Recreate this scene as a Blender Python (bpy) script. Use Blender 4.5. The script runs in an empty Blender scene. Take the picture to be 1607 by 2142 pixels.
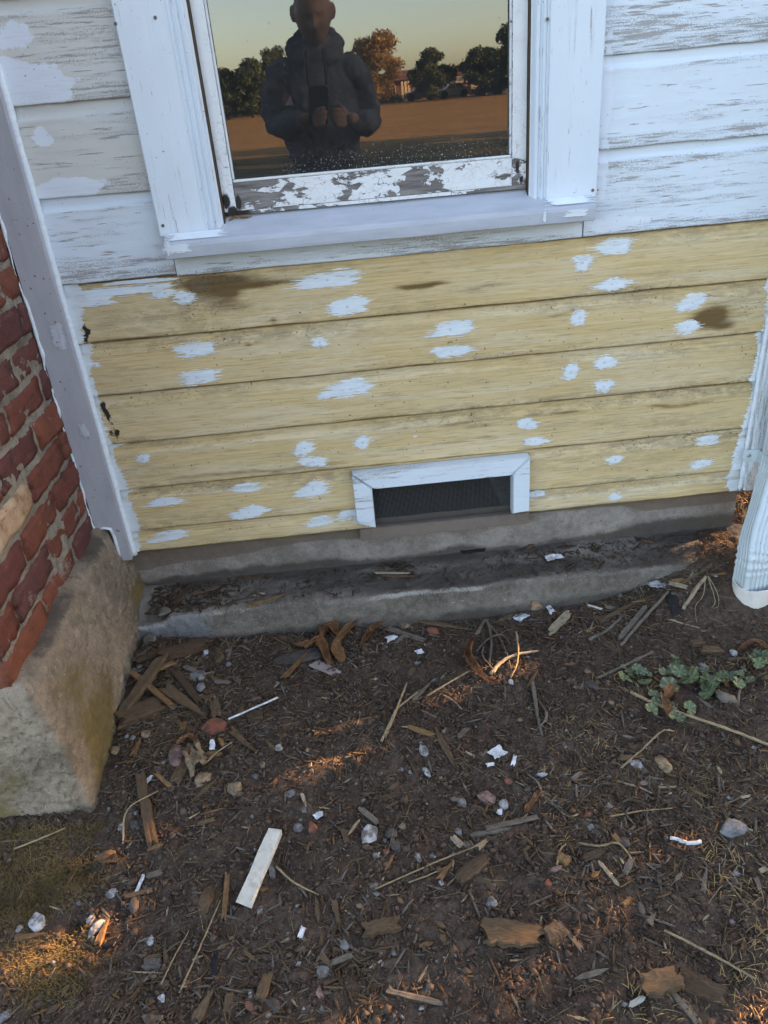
import bpy, bmesh, math, random
import numpy as np
from mathutils import Vector, Matrix

rad = math.radians
SC = bpy.context.scene
COL = SC.collection

# ------------------------------------------------------------------ camera
PW, PH, FPX = 1607.0, 2142.0, 1594.5273          # photo size and focal length in its pixels
CAM = np.array([0.61193, -1.73570, 1.22882])
CF = np.array([0.02320899, 0.87382163, -0.4856924])
CR = np.array([0.99463164, -0.06918742, -0.076948])
CU = np.array([0.10084263, 0.48129914, 0.87073641])
cam_data = bpy.data.cameras.new('camera')
cam_data.sensor_fit = 'VERTICAL'
cam_data.sensor_height = 24.0
cam_data.lens = FPX / PH * 24.0
cam_data.clip_start = 0.01
cam_data.clip_end = 2000.0
camera = bpy.data.objects.new('camera', cam_data)
COL.objects.link(camera)
camera.matrix_world = Matrix(((CR[0], CU[0], -CF[0], CAM[0]), (CR[1], CU[1], -CF[1], CAM[1]),
                              (CR[2], CU[2], -CF[2], CAM[2]), (0, 0, 0, 1)))
SC.camera = camera

# ------------------------------------------------------------------ sky, sun, exposure
SUN_EL, SUN_PHI = rad(13.0), rad(21.0)             # low sun behind the house, to the right
SUN = np.array([math.cos(SUN_EL) * math.cos(SUN_PHI), math.cos(SUN_EL) * math.sin(SUN_PHI), math.sin(SUN_EL)])
world = bpy.data.worlds.new('World')
SC.world = world
world.use_nodes = True
wn = world.node_tree.nodes
wn.clear()
w_out = wn.new('ShaderNodeOutputWorld')
w_bg = wn.new('ShaderNodeBackground')
w_sky = wn.new('ShaderNodeTexSky')
w_sky.sky_type = 'NISHITA'
w_sky.sun_disc = False
w_sky.sun_elevation = SUN_EL
w_sky.sun_rotation = rad(90.0) - SUN_PHI
w_sky.altitude = 50.0
w_sky.air_density = 0.72
w_sky.dust_density = 1.5
w_sky.ozone_density = 1.0
w_bg.inputs['Strength'].default_value = 0.15
world.node_tree.links.new(w_sky.outputs[0], w_bg.inputs[0])
world.node_tree.links.new(w_bg.outputs[0], w_out.inputs[0])
sun_data = bpy.data.lights.new('sun', 'SUN')
sun_data.energy = 5.0
sun_data.angle = rad(0.5)
sun_data.color = (1.0, 0.62, 0.34)
sun = bpy.data.objects.new('sun', sun_data)
COL.objects.link(sun)
sun.location = (6, 3, 5)
sun.rotation_euler = Vector(SUN).to_track_quat('Z', 'Y').to_euler()
SC.view_settings.view_transform = 'Standard'
SC.view_settings.look = 'None'
SC.view_settings.gamma = 1.0
SC.view_settings.use_curve_mapping = False
SC.view_settings.exposure = 2.95
SC.view_settings.use_white_balance = True        # the camera's own balance for open shade
SC.view_settings.white_balance_temperature = 8300
SC.view_settings.white_balance_tint = 14
SC.cycles.use_denoising = True
SC.cycles.denoiser = 'OPENIMAGEDENOISE'
SC.cycles.denoising_input_passes = 'RGB_ALBEDO_NORMAL'
SC.cycles.denoising_prefilter = 'ACCURATE'
SC.cycles.adaptive_threshold = 0.008
SC.cycles.max_bounces = 8
SC.cycles.transparent_max_bounces = 8
SC.cycles.sample_clamp_indirect = 8.0

# ------------------------------------------------------------------ helpers: noise, picture-to-place, meshes
def _h(ix, iy, iz, seed):
    n = (ix.astype(np.int64) * 374761393 + iy.astype(np.int64) * 668265263 + iz.astype(np.int64) * 1274126177 + seed * 974711) & 0xFFFFFFFF
    n = ((n ^ (n >> 13)) * 1103515245) & 0xFFFFFFFF
    n = ((n ^ (n >> 16)) * 2246822519) & 0xFFFFFFFF
    return ((n ^ (n >> 15)) & 0xFFFF) / 65535.0 * 2 - 1

def noise3(x, y, z=0.0, seed=0):
    x, y, z = np.broadcast_arrays(np.asarray(x, float), np.asarray(y, float), np.asarray(z, float))
    ix, iy, iz = np.floor(x), np.floor(y), np.floor(z)
    fx, fy, fz = x - ix, y - iy, z - iz
    fx, fy, fz = [t * t * t * (t * (t * 6 - 15) + 10) for t in (fx, fy, fz)]
    r = 0
    for a in (0, 1):
        for b in (0, 1):
            for c in (0, 1):
                w = (fx if a else 1 - fx) * (fy if b else 1 - fy) * (fz if c else 1 - fz)
                r = r + w * _h(ix + a, iy + b, iz + c, seed)
    return r

def fbm(x, y, z=0.0, octv=4, seed=0):
    r, amp, k = 0, 1.0, 1.0
    for o in range(octv):
        r = r + amp * noise3(np.asarray(x) * k, np.asarray(y) * k, np.asarray(z) * k, seed + o * 17)
        amp *= 0.5
        k *= 2.03
    return r

def sstep(a, b, x):
    t = np.clip((np.asarray(x, float) - a) / (b - a), 0, 1)
    return t * t * (3 - 2 * t)

def ray(px, py):
    return CF + CR * (px - PW / 2) / FPX - CU * (py - PH / 2) / FPX

def at(px, py, axis, val):                         # where a picture point lies on a given plane of the place
    d = ray(px, py)
    i = 'xyz'.index(axis)
    return CAM + d * ((val - CAM[i]) / d[i])

LEDGE_Z, LEDGE_Y = 0.088, -0.122

def soil_z(x, y):                                  # height of the bare ground
    x, y = np.asarray(x, float), np.asarray(y, float)
    near = np.exp(-(np.maximum(np.abs(x - 0.8) - 1.6, 0) / 1.5) ** 2 - (np.maximum(np.abs(y + 0.5) - 1.6, 0) / 1.5) ** 2)
    z = 0.010 * fbm(x * 2.7, y * 2.7, 0, 3, 1) + 0.0045 * fbm(x * 16, y * 16, 0, 3, 5)
    z = z * near
    z = z + 0.095 * sstep(1.12, 1.56, x) * sstep(-0.36, -0.10, y) * (1 - sstep(2.2, 3.2, x))
    z = z + 0.022 * np.exp(-((x - 0.10) / 0.16) ** 2 - ((y + 0.26) / 0.16) ** 2)
    z = z + 0.030 * np.exp(-((x - 0.04) / 0.09) ** 2 - ((y + 0.17) / 0.07) ** 2)
    z = z + 0.018 * np.exp(-((x + 0.12) / 0.16) ** 2 - ((y + 0.86) / 0.16) ** 2)
    z = z - 0.03 * np.exp(-((x - 0.035) / 0.016) ** 2 - ((y + 0.885) / 0.013) ** 2)
    return z

def top_z(x, y):                                   # ground, or the concrete ledge where it lies higher
    g = soil_z(x, y)
    x, y = np.asarray(x, float), np.asarray(y, float)
    on = (y > LEDGE_Y + 0.005) & (x > -0.02) & (x < 1.62)
    return np.where(on, np.maximum(g, LEDGE_Z + 0.002), g)

def G(px, py):                                     # picture point to a point on the ground / ledge
    z = 0.0
    for _ in range(6):
        P = at(px, py, 'z', z)
        z = float(top_z(P[0], P[1]))
    if P[1] > LEDGE_Y and abs(z - LEDGE_Z) < 0.03:
        P = at(px, py, 'z', z)
    return np.array([P[0], P[1], z])

def tag(o, label=None, cat=None, group=None, kind=None):
    if label: o['label'] = label
    if cat: o['category'] = cat
    if group: o['group'] = group
    if kind: o['kind'] = kind
    return o

def empty(name, loc=(0, 0, 0), parent=None):
    o = bpy.data.objects.new(name, None)
    o.empty_display_size = 0.05
    COL.objects.link(o)
    o.location = loc
    if parent: o.parent = parent
    return o

def link_mesh(name, me, mat=None, parent=None, loc=(0, 0, 0)):
    o = bpy.data.objects.new(name, me)
    if mat is not None and not me.materials: me.materials.append(mat)
    COL.objects.link(o)
    o.location = loc
    if parent:
        o.parent = parent
    return o

def make_mesh(name, verts, faces, smooth=False):
    me = bpy.data.meshes.new(name)
    verts = np.asarray(verts, dtype=np.float32).reshape(-1, 3)
    if isinstance(faces, np.ndarray):
        k = faces.shape[1]
        n = faces.shape[0]
        me.vertices.add(len(verts))
        me.vertices.foreach_set('co', verts.ravel())
        me.loops.add(n * k)
        me.loops.foreach_set('vertex_index', faces.astype(np.int32).ravel())
        me.polygons.add(n)
        me.polygons.foreach_set('loop_start', np.arange(0, n * k, k, dtype=np.int32))
        me.update(calc_edges=True)
        me.validate()
    else:
        me.from_pydata([tuple(map(float, v)) for v in verts], [], faces)
        me.update()
    if smooth:
        me.polygons.foreach_set('use_smooth', np.ones(len(me.polygons), dtype=bool))
    return me

def mesh_obj(name, verts, faces, mat, parent=None, smooth=False, local=True):
    """One mesh object; world-space verts, origin moved to the base of the piece."""
    v = np.asarray(verts, dtype=float).reshape(-1, 3)
    loc = np.zeros(3)
    if local:
        lo, hi = v.min(0), v.max(0)
        loc = np.array([(lo[0] + hi[0]) / 2, (lo[1] + hi[1]) / 2, lo[2]])
    me = make_mesh(name, v - loc, faces, smooth)
    par_off = np.zeros(3)
    if parent is not None:
        q = parent
        while q is not None:
            par_off += np.array(q.location)
            q = q.parent
    return link_mesh(name, me, mat, parent, tuple(loc - par_off))

def grid_faces(nu, nv, off=0):                     # verts laid out [u][v]
    i, j = np.meshgrid(np.arange(nu - 1), np.arange(nv - 1), indexing='ij')
    a = i * nv + j
    return np.stack([a, a + nv, a + nv + 1, a + 1], -1).reshape(-1, 4) + off

def set_attr(me, name, arr):
    a = me.attributes.new(name, 'FLOAT_COLOR', 'POINT')
    a.data.foreach_set('color', np.asarray(arr, dtype=np.float32).ravel())

BOXF = [(0, 1, 3, 2), (4, 6, 7, 5), (0, 4, 5, 1), (2, 3, 7, 6), (0, 2, 6, 4), (1, 5, 7, 3)]

def box(x0, x1, y0, y1, z0, z1):
    v = [(x, y, z) for x in (x0, x1) for y in (y0, y1) for z in (z0, z1)]
    return np.array(v, float), [tuple(f) for f in BOXF]

def bev_box(x0, x1, y0, y1, z0, z1, b=0.002):
    bm = bmesh.new()
    v, f = box(x0, x1, y0, y1, z0, z1)
    vs = [bm.verts.new(p) for p in v]
    for q in f: bm.faces.new([vs[i] for i in q])
    bmesh.ops.recalc_face_normals(bm, faces=bm.faces)
    bmesh.ops.bevel(bm, geom=bm.edges[:], offset=b, segments=2, affect='EDGES')
    out = np.array([p.co[:] for p in bm.verts])
    bm.verts.index_update()
    fs = [tuple(q.index for q in p.verts) for p in bm.faces]
    bm.free()
    return out, fs

def merge(parts):
    V, F, n = [], [], 0
    for v, f in parts:
        V.append(np.asarray(v, float).reshape(-1, 3))
        F += [tuple(int(i) + n for i in q) for q in f]
        n += len(V[-1])
    return np.concatenate(V), F

def catmull(pts, n=8):
    P = [np.asarray(p, float) for p in pts]
    if len(P) < 3: 
        return [P[0] + (P[-1] - P[0]) * t for t in np.linspace(0, 1, n + 1)]
    P = [2 * P[0] - P[1]] + P + [2 * P[-1] - P[-2]]
    out = []
    for i in range(1, len(P) - 2):
        for t in np.linspace(0, 1, n, endpoint=False):
            a, b, c, d = P[i - 1], P[i], P[i + 1], P[i + 2]
            out.append(0.5 * (2 * b + (c - a) * t + (2 * a - 5 * b + 4 * c - d) * t * t + (3 * b - a - 3 * c + d) * t ** 3))
    out.append(P[-2])
    return out

def tube(path, radii, sides=6, cap=True):
    path = [np.asarray(p, float) for p in path]
    n = len(path)
    if np.isscalar(radii): radii = [radii] * n
    V, F = [], []
    up = np.array([0, 0, 1.0])
    for i, p in enumerate(path):
        t = path[min(i + 1, n - 1)] - path[max(i - 1, 0)]
        t /= np.linalg.norm(t) + 1e-9
        s = np.cross(t, up if abs(t[2]) < 0.92 else np.array([0, 1.0, 0]))
        s /= np.linalg.norm(s)
        w = np.cross(s, t)
        for k in range(sides):
            a = 2 * math.pi * k / sides
            V.append(p + (s * math.cos(a) + w * math.sin(a)) * radii[i])
    for i in range(n - 1):
        for k in range(sides):
            k2 = (k + 1) % sides
            F.append((i * sides + k, i * sides + k2, (i + 1) * sides + k2, (i + 1) * sides + k))
    if cap:
        F.append(tuple(range(sides))[::-1])
        F.append(tuple((n - 1) * sides + k for k in range(sides)))
    return np.array(V), F

# ------------------------------------------------------------------ materials
class NT:
    def __init__(self, name):
        self.m = bpy.data.materials.new(name)
        self.m.use_nodes = True
        self.t = self.m.node_tree
        self.t.nodes.clear()
        self.out = self.t.nodes.new('ShaderNodeOutputMaterial')
        self.p = self.t.nodes.new('ShaderNodeBsdfPrincipled')
        self.t.links.new(self.p.outputs[0], self.out.inputs[0])
        self._tc = None
    def n(self, typ, **kw):
        nd = self.t.nodes.new('ShaderNode' + typ)
        for k, v in kw.items(): setattr(nd, k, v)
        return nd
    def s(self, sock, v):
        if isinstance(v, bpy.types.NodeSocket): self.t.links.new(v, sock)
        elif v is not None:
            if isinstance(v, (tuple, list)) and len(v) == 3 and sock.type == 'RGBA': v = (*v, 1)
            sock.default_value = v
    def co(self, kind='Object', scale=(1, 1, 1), rnd=True):
        if self._tc is None: self._tc = self.n('TexCoord')
        v = self._tc.outputs[kind]
        if rnd:
            oi = self.n('ObjectInfo')
            mu = self.n('VectorMath', operation='MULTIPLY_ADD')
            cb = self.n('CombineXYZ')
            for i, k in enumerate((37.0, 61.0, 83.0)):
                self.s(cb.inputs[i], self.math('MULTIPLY', oi.outputs['Random'], k))
            self.s(mu.inputs[0], v); self.s(mu.inputs[1], (1.0, 1.0, 1.0)); self.s(mu.inputs[2], cb.outputs[0])
            v = mu.outputs[0]
        if scale != (1, 1, 1):
            m = self.n('VectorMath', operation='MULTIPLY')
            self.s(m.inputs[0], v); self.s(m.inputs[1], scale)
            v = m.outputs[0]
        return v
    def noise(self, vec, scale=5.0, detail=4.0, rough=0.55, dist=0.0):
        nd = self.n('TexNoise')
        self.s(nd.inputs['Vector'], vec); nd.inputs['Scale'].default_value = scale
        nd.inputs['Detail'].default_value = detail; nd.inputs['Roughness'].default_value = rough
        nd.inputs['Distortion'].default_value = dist
        return nd.outputs['Fac']
    def vor(self, vec, scale, feature='F1', out='Distance'):
        nd = self.n('TexVoronoi', feature=feature)
        self.s(nd.inputs['Vector'], vec); nd.inputs['Scale'].default_value = scale
        return nd.outputs[out]
    def math(self, op, a, b=None, c=None, clamp=False):
        nd = self.n('Math', operation=op, use_clamp=clamp)
        self.s(nd.inputs[0], a)
        if b is not None: self.s(nd.inputs[1], b)
        if c is not None: self.s(nd.inputs[2], c)
        return nd.outputs[0]
    def ramp(self, f, a, b, lo=0.0, hi=1.0):
        nd = self.n('MapRange', interpolation_type='SMOOTHSTEP')
        self.s(nd.inputs[0], f); self.s(nd.inputs[1], a); self.s(nd.inputs[2], b)
        self.s(nd.inputs[3], lo); self.s(nd.inputs[4], hi)
        return nd.outputs[0]
    def mix(self, f, a, b, mode='MIX'):
        nd = self.n('Mix', data_type='RGBA', blend_type=mode)
        self.s(nd.inputs[0], f); self.s(nd.inputs[6], a); self.s(nd.inputs[7], b)
        return nd.outputs[2]
    def attr(self, name='st'):
        a = self.n('Attribute', attribute_name=name)
        sp = self.n('SeparateColor')
        self.s(sp.inputs[0], a.outputs['Color'])
        return sp.outputs[0], sp.outputs[1], sp.outputs[2]
    def rnd(self):                                 # differs from thing to thing and from loose piece to loose piece
        return self.math('FRACT', self.math('ADD', self.n('ObjectInfo').outputs['Random'], self.n('NewGeometry').outputs['Random Per Island']))
    def cramp(self, f, stops):
        nd = self.n('ValToRGB')
        el = nd.color_ramp.elements
        while len(el) < len(stops): el.new(0.5)
        for e, (pos, c) in zip(el, stops):
            e.position = pos; e.color = (*c, 1)
        self.s(nd.inputs[0], f)
        return nd.outputs[0]
    def bump(self, h, strength=0.5, dist=0.01, normal=None):
        nd = self.n('Bump')
        nd.inputs['Strength'].default_value = strength; nd.inputs['Distance'].default_value = dist
        self.s(nd.inputs['Height'], h)
        if normal is not None: self.s(nd.inputs['Normal'], normal)
        return nd.outputs[0]
    def done(self, color, rough=0.7, normal=None, spec=0.3, **kw):
        self.s(self.p.inputs['Base Color'], color)
        self.s(self.p.inputs['Roughness'], rough)
        self.p.inputs['Specular IOR Level'].default_value = spec
        if normal is not None: self.s(self.p.inputs['Normal'], normal)
        for k, v in kw.items(): self.s(self.p.inputs[k.replace('_', ' ')], v)
        return self.m

def m_siding_yellow():
    b = NT('bare_yellow_siding')
    R_, G_, B_ = b.attr()
    c = b.co()
    big = b.noise(b.co(scale=(0.9, 1, 9)), 3.0, 4, 0.6, 0.6)
    grain = b.noise(b.co(scale=(1.2, 1, 70)), 4.0, 5, 0.65, 0.35)
    fine = b.noise(b.co(scale=(7, 1, 120)), 2.4, 3, 0.6, 0.2)
    col = b.cramp(grain, [(0.30, (0.535, 0.372, 0.160)), (0.5, (0.630, 0.462, 0.240)), (0.70, (0.70, 0.548, 0.325))])
    col = b.mix(b.ramp(big, 0.4, 0.7), col, b.mix(0.55, col, (0.70, 0.62, 0.47)))
    col = b.mix(b.math('MULTIPLY', b.rnd(), 0.35), col, b.mix(0.6, col, (0.56, 0.40, 0.18)))
    col = b.mix(b.ramp(fine, 0.52, 0.68, 0, 0.6), col, (0.36, 0.27, 0.15))
    # reddish-brown streaks along the board, knots and the painted lap shadow line
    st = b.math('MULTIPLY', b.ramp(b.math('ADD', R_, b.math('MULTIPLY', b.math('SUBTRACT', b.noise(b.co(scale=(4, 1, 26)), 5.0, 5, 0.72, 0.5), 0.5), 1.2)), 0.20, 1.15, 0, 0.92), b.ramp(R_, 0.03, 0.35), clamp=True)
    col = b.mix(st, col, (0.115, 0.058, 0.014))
    # grey grime, then specks of mould
    gr = b.math('MULTIPLY', G_, b.ramp(b.noise(b.co(scale=(1, 1, 3)), 26.0, 5, 0.7), 0.35, 0.62), clamp=True)
    col = b.mix(b.math('MULTIPLY', gr, 0.7), col, (0.20, 0.155, 0.105))
    sp = b.math('MULTIPLY', b.ramp(b.noise(b.co(scale=(0.6, 1, 1.3)), 230.0, 3, 0.6), 0.58, 0.66), b.math('MULTIPLY', b.ramp(G_, 0.15, 0.8), b.ramp(b.noise(c, 7.0, 3, 0.6), 0.40, 0.62)), clamp=True)
    col = b.mix(sp, col, (0.035, 0.028, 0.02))
    bl = b.ramp(b.math('ADD', B_, b.math('MULTIPLY', b.noise(c, 130, 3), 0.5)), 0.62, 0.85)
    col = b.mix(bl, col, (0.022, 0.021, 0.02))
    rare = b.ramp(b.noise(c, 120.0, 1, 0.5), 0.73, 0.77)
    col = b.mix(b.math('MULTIPLY', rare, 0.7), col, (0.06, 0.04, 0.02))
    nb = b.bump(b.math('ADD', b.math('MULTIPLY', fine, 0.6), grain), 0.35, 0.0016)
    return b.done(col, 0.62, nb, 0.25)

def m_white(name, vert=False, cream=(0.60, 0.585, 0.54), white=(0.645, 0.725, 0.795), wood=(0.27, 0.25, 0.24)):
    """Old white paint over wood: attr R = cream undercoat, G = how far it has cracked and worn, B = new white patch."""
    b = NT(name)
    R_, G_, B_ = b.attr()
    sx, sz = ((1, 0.06) if vert else (0.06, 1))
    gr = b.noise(b.co(scale=(sx, 0.4, sz)), 230.0, 4, 0.62, 0.2)
    gr2 = b.noise(b.co(scale=(sx * 1.5, 0.4, sz * 1.5)), 38.0, 4, 0.7, 0.5)
    blot = b.noise(b.co(), 17.0, 4, 0.62)
    sand = b.noise(b.co(), 420.0, 2, 0.6)
    tone = b.noise(b.co(), 4.5, 3, 0.6)
    col = b.mix(b.math('MULTIPLY', R_, b.ramp(tone, 0.25, 0.6, 0.75, 1.0)), white, cream)
    col = b.mix(b.ramp(tone, 0.35, 0.7, 0.0, 0.16), col, (0.52, 0.53, 0.54))
    fre = b.ramp(b.math('ADD', b.noise(b.co(), 70.0, 3, 0.6), b.math('MULTIPLY', B_, 0.9)), 0.72, 0.98)
    col = b.mix(fre, col, (0.69, 0.745, 0.82))
    # cracks open where the wear is high
    thr = b.math('SUBTRACT', 0.685, b.math('MULTIPLY', G_, 0.115))
    ck = b.ramp(b.math('SUBTRACT', b.math('ADD', b.math('MULTIPLY', gr, 0.8), b.math('MULTIPLY', gr2, 0.2)), thr), 0.0, 0.02)
    worn = b.ramp(b.math('ADD', b.math('MULTIPLY', gr2, 0.75), b.math('MULTIPLY', G_, 0.26)), 0.56, 0.72)
    w2 = b.math('MULTIPLY', worn, b.ramp(b.math('ADD', b.math('MULTIPLY', sand, 0.5), b.math('MULTIPLY', gr, 0.5)), 0.46, 0.56, 0, 0.9))
    msk = b.math('MULTIPLY', b.math('MAXIMUM', ck, w2), b.math('SUBTRACT', 1.0, b.math('MULTIPLY', fre, 0.85)), clamp=True)
    col = b.mix(msk, col, b.mix(gr2, wood, (0.42, 0.41, 0.41)))
    spk = b.ramp(b.noise(b.co(), 190.0, 1, 0.5), 0.77, 0.79)
    col = b.mix(b.math('MULTIPLY', spk, 0.75), col, (0.05, 0.045, 0.04))
    h = b.math('SUBTRACT', b.math('MULTIPLY', gr, 0.5), b.math('MULTIPLY', msk, 0.9))
    h = b.math('ADD', h, b.math('MULTIPLY', sand, 0.12))
    return b.done(col, 0.55, b.bump(h, 0.55, 0.0016), 0.35)

def m_peel():
    b = NT('peeling_sash_paint')
    c = b.co()
    grain = b.noise(b.co(scale=(0.07, 0.5, 1)), 160.0, 4, 0.7, 0.2)
    R_, G_, B_ = b.attr()
    blk = b.vor(b.co(scale=(0.55, 1, 1.4)), 75.0, 'F1', 'Color')
    sep = b.n('SeparateColor'); b.s(sep.inputs[0], blk)
    edge = b.noise(b.co(scale=(0.6, 1, 1.2)), 34.0, 5, 0.7, 0.3)
    f = b.math('ADD', b.math('MULTIPLY', edge, 0.75), b.math('ADD', b.math('MULTIPLY', sep.outputs[0], 0.20), b.math('MULTIPLY', G_, 0.5)))
    msk = b.ramp(f, 0.735, 0.755)
    crk = b.ramp(b.vor(b.co(scale=(0.6, 1, 1)), 95.0, 'DISTANCE_TO_EDGE'), 0.0, 0.05, 1.0, 0.0)
    wood = b.cramp(grain, [(0.3, (0.085, 0.075, 0.07)), (0.55, (0.20, 0.18, 0.17)), (0.75, (0.33, 0.31, 0.30))])
    pnt = b.mix(b.math('MULTIPLY', b.math('MULTIPLY', crk, b.ramp(edge, 0.42, 0.6)), b.math('MINIMUM', b.math('MULTIPLY', G_, 2.5), 1.0)), (0.70, 0.715, 0.73), (0.16, 0.14, 0.12))
    dirt = b.ramp(b.noise(c, 60, 4, 0.7), 0.5, 0.8, 0, 0.35)
    pnt = b.mix(dirt, pnt, (0.42, 0.42, 0.40))
    col = b.mix(msk, pnt, wood)
    dk = b.ramp(b.math('ADD', B_, b.math('MULTIPLY', b.noise(c, 90, 4, 0.7), 0.6)), 0.75, 1.0)
    col = b.mix(dk, col, (0.028, 0.022, 0.018))
    h = b.math('SUBTRACT', b.math('MULTIPLY', grain, 0.35), msk)
    return b.done(col, 0.6, b.bump(h, 0.7, 0.0018), 0.3)

def m_plain(name, color, rough=0.6, var=0.12, nscale=25.0, bump=0.15, bdist=0.001, spec=0.3, specks=None, stretch=(1, 1, 1), soiled=0.0, **kw):
    b = NT(name)
    c = b.co(scale=stretch)
    n1 = b.noise(c, nscale, 5, 0.6)
    n2 = b.noise(c, nscale * 9, 3, 0.6)
    dk = tuple(x * (1 - 2.2 * var) for x in color)
    lt = tuple(min(1, x * (1 + 1.6 * var)) for x in color)
    col = b.cramp(n1, [(0.28, dk), (0.5, color), (0.72, lt)])
    col = b.mix(b.math('MULTIPLY', b.rnd(), 0.6 if var > 0.13 else 0.25), col, b.mix(0.6, col, dk))
    if soiled:
        col = b.mix(b.ramp(b.noise(b.co(), 55.0, 4, 0.7), 0.42, 0.62, 0, soiled), col, (0.085, 0.064, 0.05))
    if specks:
        col = b.mix(b.ramp(b.noise(b.co(), specks[0], 1, 0.5), specks[2], specks[2] + 0.03), col, specks[1])
    return b.done(col, rough, b.bump(b.math('ADD', n1, b.math('MULTIPLY', n2, 0.6)), bump, bdist), spec, **kw)

def m_brick():
    b = NT('red_brick')
    c = b.co()
    r = b.rnd()
    base = b.cramp(r, [(0.0, (0.145, 0.046, 0.036)), (0.25, (0.195, 0.060, 0.038)), (0.45, (0.120, 0.050, 0.046)), (0.65, (0.165, 0.050, 0.040)), (0.85, (0.225, 0.074, 0.040)), (1.0, (0.120, 0.043, 0.040))])
    n1 = b.noise(c, 22, 5, 0.65, 0.4)
    col = b.mix(b.ramp(n1, 0.35, 0.7, 0, 0.65), base, b.mix(0.6, base, (0.075, 0.03, 0.027)))
    col = b.mix(b.ramp(b.noise(c, 48, 4, 0.7), 0.58, 0.72, 0, 0.45), col, (0.36, 0.17, 0.12))
    blk = b.math('MULTIPLY', b.ramp(b.noise(c, 13, 3, 0.6), 0.60, 0.68), b.ramp(b.noise(c, 90, 3), 0.3, 0.6))
    col = b.mix(b.math('MULTIPLY', blk, 0.75), col, (0.035, 0.028, 0.028))
    lime = b.math('MULTIPLY', b.ramp(b.noise(c, 10, 3, 0.6), 0.60, 0.70), b.ramp(b.noise(c, 240, 3), 0.45, 0.6))
    col = b.mix(b.math('MULTIPLY', lime, 0.55), col, (0.42, 0.38, 0.36))
    crk = b.ramp(b.vor(b.co(scale=(1, 0.5, 1.0)), 26.0, 'DISTANCE_TO_EDGE'), 0.0, 0.018, 1, 0)
    col = b.mix(b.math('MULTIPLY', b.math('MULTIPLY', crk, b.ramp(n1, 0.5, 0.65)), 0.7), col, (0.03, 0.015, 0.012))
    h = b.math('ADD', b.math('MULTIPLY', n1, 1.2), b.noise(c, 170, 4, 0.7))
    h = b.math('SUBTRACT', h, b.math('MULTIPLY', crk, 0.3))
    return b.done(col, 0.72, b.bump(h, 0.7, 0.003), 0.25)

def m_tan_brick():
    b = NT('tan_brick')
    c = b.co()
    n1 = b.noise(c, 30, 5, 0.7)
    col = b.cramp(n1, [(0.3, (0.23, 0.135, 0.075)), (0.5, (0.44, 0.30, 0.19)), (0.7, (0.52, 0.38, 0.26))])
    pit = b.ramp(b.noise(b.co(scale=(1, 0.4, 1)), 85, 3, 0.6), 0.62, 0.68)
    col = b.mix(pit, col, (0.13, 0.07, 0.045))
    return b.done(col, 0.75, b.bump(b.math('SUBTRACT', n1, pit), 0.6, 0.003), 0.2)

def m_concrete(name, light, dark, green=0.0, brown=None, grit=1.0):
    b = NT(name)
    c = b.co(rnd=False)
    R_, G_, B_ = b.attr()
    n1 = b.noise(c, 9, 5, 0.65, 0.3)
    n2 = b.noise(c, 55, 4, 0.7)
    n3 = b.noise(c, 260, 3, 0.7)
    col = b.mix(b.ramp(b.math('ADD', b.math('MULTIPLY', n1, 0.6), b.math('MULTIPLY', n2, 0.4)), 0.36, 0.64), dark, light)
    gr = b.ramp(n3, 0.60, 0.72)
    col = b.mix(b.math('MULTIPLY', gr, 0.75 * grit), col, (0.52, 0.50, 0.46))
    dk = b.ramp(b.noise(c, 210, 3, 0.6), 0.62, 0.72)
    col = b.mix(b.math('MULTIPLY', dk, 0.8), col, (0.045, 0.04, 0.035))
    if brown:                                      # attr R: brown overpaint / algae
        m = b.ramp(b.math('ADD', R_, b.math('MULTIPLY', b.math('SUBTRACT', n2, 0.5), 0.7)), 0.38, 0.62)
        col = b.mix(b.math('MULTIPLY', m, 0.85), col, b.mix(n2, tuple(x * 0.75 for x in brown), brown))
    g = b.ramp(b.math('ADD', G_, b.math('MULTIPLY', b.math('SUBTRACT', n2, 0.5), 0.9)), 0.3, 0.75)   # attr G: black soil film
    col = b.mix(b.math('MULTIPLY', g, 0.85), col, (0.070, 0.059, 0.050))
    e = b.ramp(b.math('ADD', B_, b.math('MULTIPLY', b.math('SUBTRACT', n3, 0.5), 1.2)), 0.55, 0.9)   # attr B: worn pale arris
    col = b.mix(b.math('MULTIPLY', e, 0.6), col, (0.44, 0.42, 0.39))
    h = b.math('ADD', b.math('MULTIPLY', n2, 0.7), b.math('MULTIPLY', n3, 0.5))
    return b.done(col, 0.85, b.bump(h, 1.0, 0.006), 0.2)

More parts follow.
